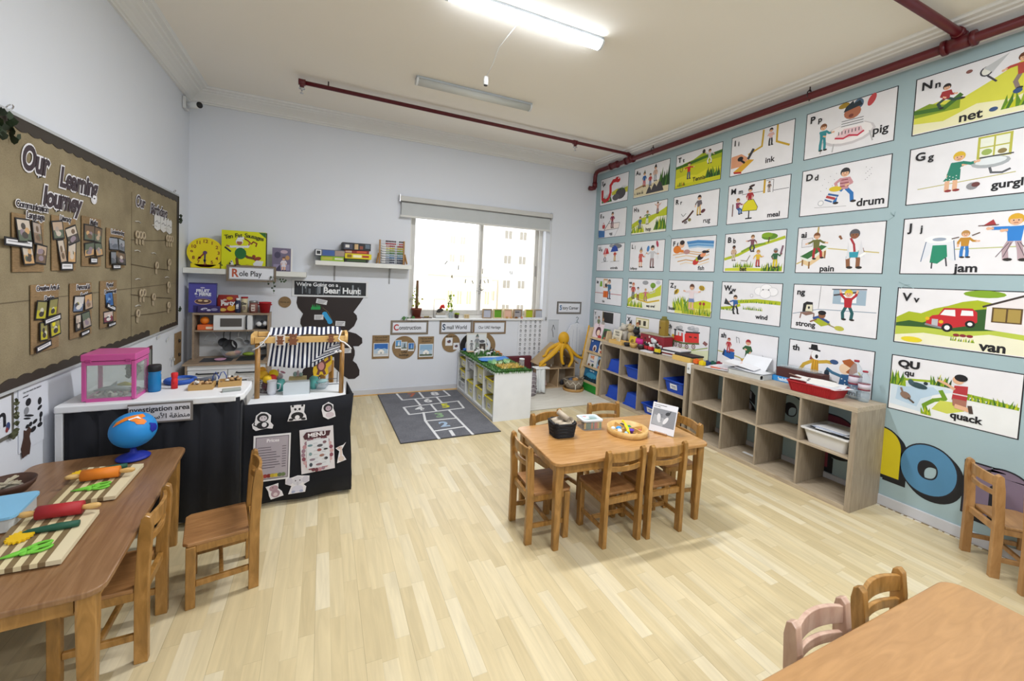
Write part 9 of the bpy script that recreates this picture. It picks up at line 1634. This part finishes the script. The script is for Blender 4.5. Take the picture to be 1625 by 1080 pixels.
def mask(m):
    m.m('#e2dfdc').prism([(-.06, -.12), (.0, -.15), (.07, -.1), (.08, 0), (.06, .1), (.07, .19), (.04, .2), (.02, .12), (-.02, .12), (-.03, .19), (-.06, .18), (-.05, .08), (-.08, 0)], 0, .004, tr(0, .0, .094) @ ry(-.12)); m.m('#3a3230').prism(circ(.014, 10, .009, (-.02, .06)), .0045, .0055, tr(0, .0, .094) @ ry(-.12)); m.prism(circ(.014, 10, .009, (.02, .07)), .0045, .0055, tr(0, .0, .094) @ ry(-.12)); m.m('#9a7a68').tube([(-.05, .1, .11), (-.06, .17, .125), (-.03, .2, .12)], .004, 5)
one('paper_mask', t, mask); one('paper_sheet', t, lambda m: m.m('#e2e3e8').box((.0, -.06, .088), (.19, .24, .003), rz(.3)).m('#dcdde2').box((.01, -.09, .083), (.2, .22, .003), rz(-.2)))
for x, y, s_, lab in ((3.79, 1.775, 1.0, 'large clear water bottle with red cap on the near shelf top'), (3.76, 1.70, .78, 'smaller clear water bottle with red cap in front of the large one')):
    t = thing('water_bottle', lab, 'bottle', (x, y, SZ2)); h = .30*s_; r_ = .042*(s_**.5)
    one('bottle_body', t, lambda m: m.m('water').lathe([(r_*.8, 0), (r_, .01), (r_, h*.3), (r_*.93, h*.33), (r_, h*.36), (r_, h*.7), (r_*.85, h*.8), (.014, h*.93), (.014, h*.96), (0, h*.96)], 20)); one('label', t, lambda m: m.m('#c9c0cc').lathe([(r_*1.01, h*.42), (r_*1.01, h*.58)], 20).m('#7a1f34').lathe([(r_*1.015, h*.38), (r_*1.015, h*.42)], 20).lathe([(r_*1.015, h*.58), (r_*1.015, h*.6)], 20)); one('cap', t, lambda m: m.m('#9a1f34').lathe([(.017, h*.962), (.017, h*1.01), (0, h*1.012)], 14)); one('water', t, lambda m: m.m('water').lathe([(r_*.75, .004), (r_*.93, .015), (r_*.93, h*.3), (0, h*.3)], 16))

# repeats of a kind carry one group
GROUPS = {'alphabet_panel': 'painted alphabet panels on the green wall', 'wooden_chair': 'small wooden chairs', 'storage_bin': 'blue bins in the far cube shelf', 'toy_bin': 'bins in the white storage unit', 'game_box': 'board games on the wall shelf', 'window_block': 'window blocks on the sill', 'tiny_block': 'tiny cubes on the sill', 'cardboard_roll': 'cardboard rolls in the black basket', 'small_toy': 'small toys in the round tray', 'toy_animal': 'toy cows on the grass mat', 'animal_cutout': 'animal cutouts on the black cloth', 'teddy_cutout': 'teddy cutouts on the stall beam', 'photo_display': 'photo panels on the hessian board', 'toy_pan': 'pans on the toy kitchen rail', 'toy_block': 'chunky blocks on the shelf joint', 'story_book': 'picture books on the rack and shelf top', 'plush_animal': 'plush animals on the shelf top', 'painted_letter': 'big painted wall letters', 'cube_shelf': 'grey oak cube shelves', 'twine': 'twines on the hessian board', 'doll_item': 'doll things in the dolls house', 'small_bowl': 'small bowls on the far shelf top', 'ceiling_light': 'fluorescent ceiling lights', 'sign_board': 'area signs in cardboard frames', 'cutting_board': 'striped boards on the left table', 'rolling_pin': 'rolling pins on the left table', 'toy_scissors': 'toy scissors on the left table', 'pastry_cutter': 'pastry wheels on the left table', 'water_bottle': None, 'wall_shelf': 'white wall shelves', 'wooden_tray': None, 'toy_figure': 'small toys on the far shelf top', 'childrens_table': 'wooden tables'}
for o in list(SC.objects):
    if o.parent is None and 'label' in o and 'group' not in o:
        g = GROUPS.get(o.name.split('.')[0])
        if g: o['group'] = g
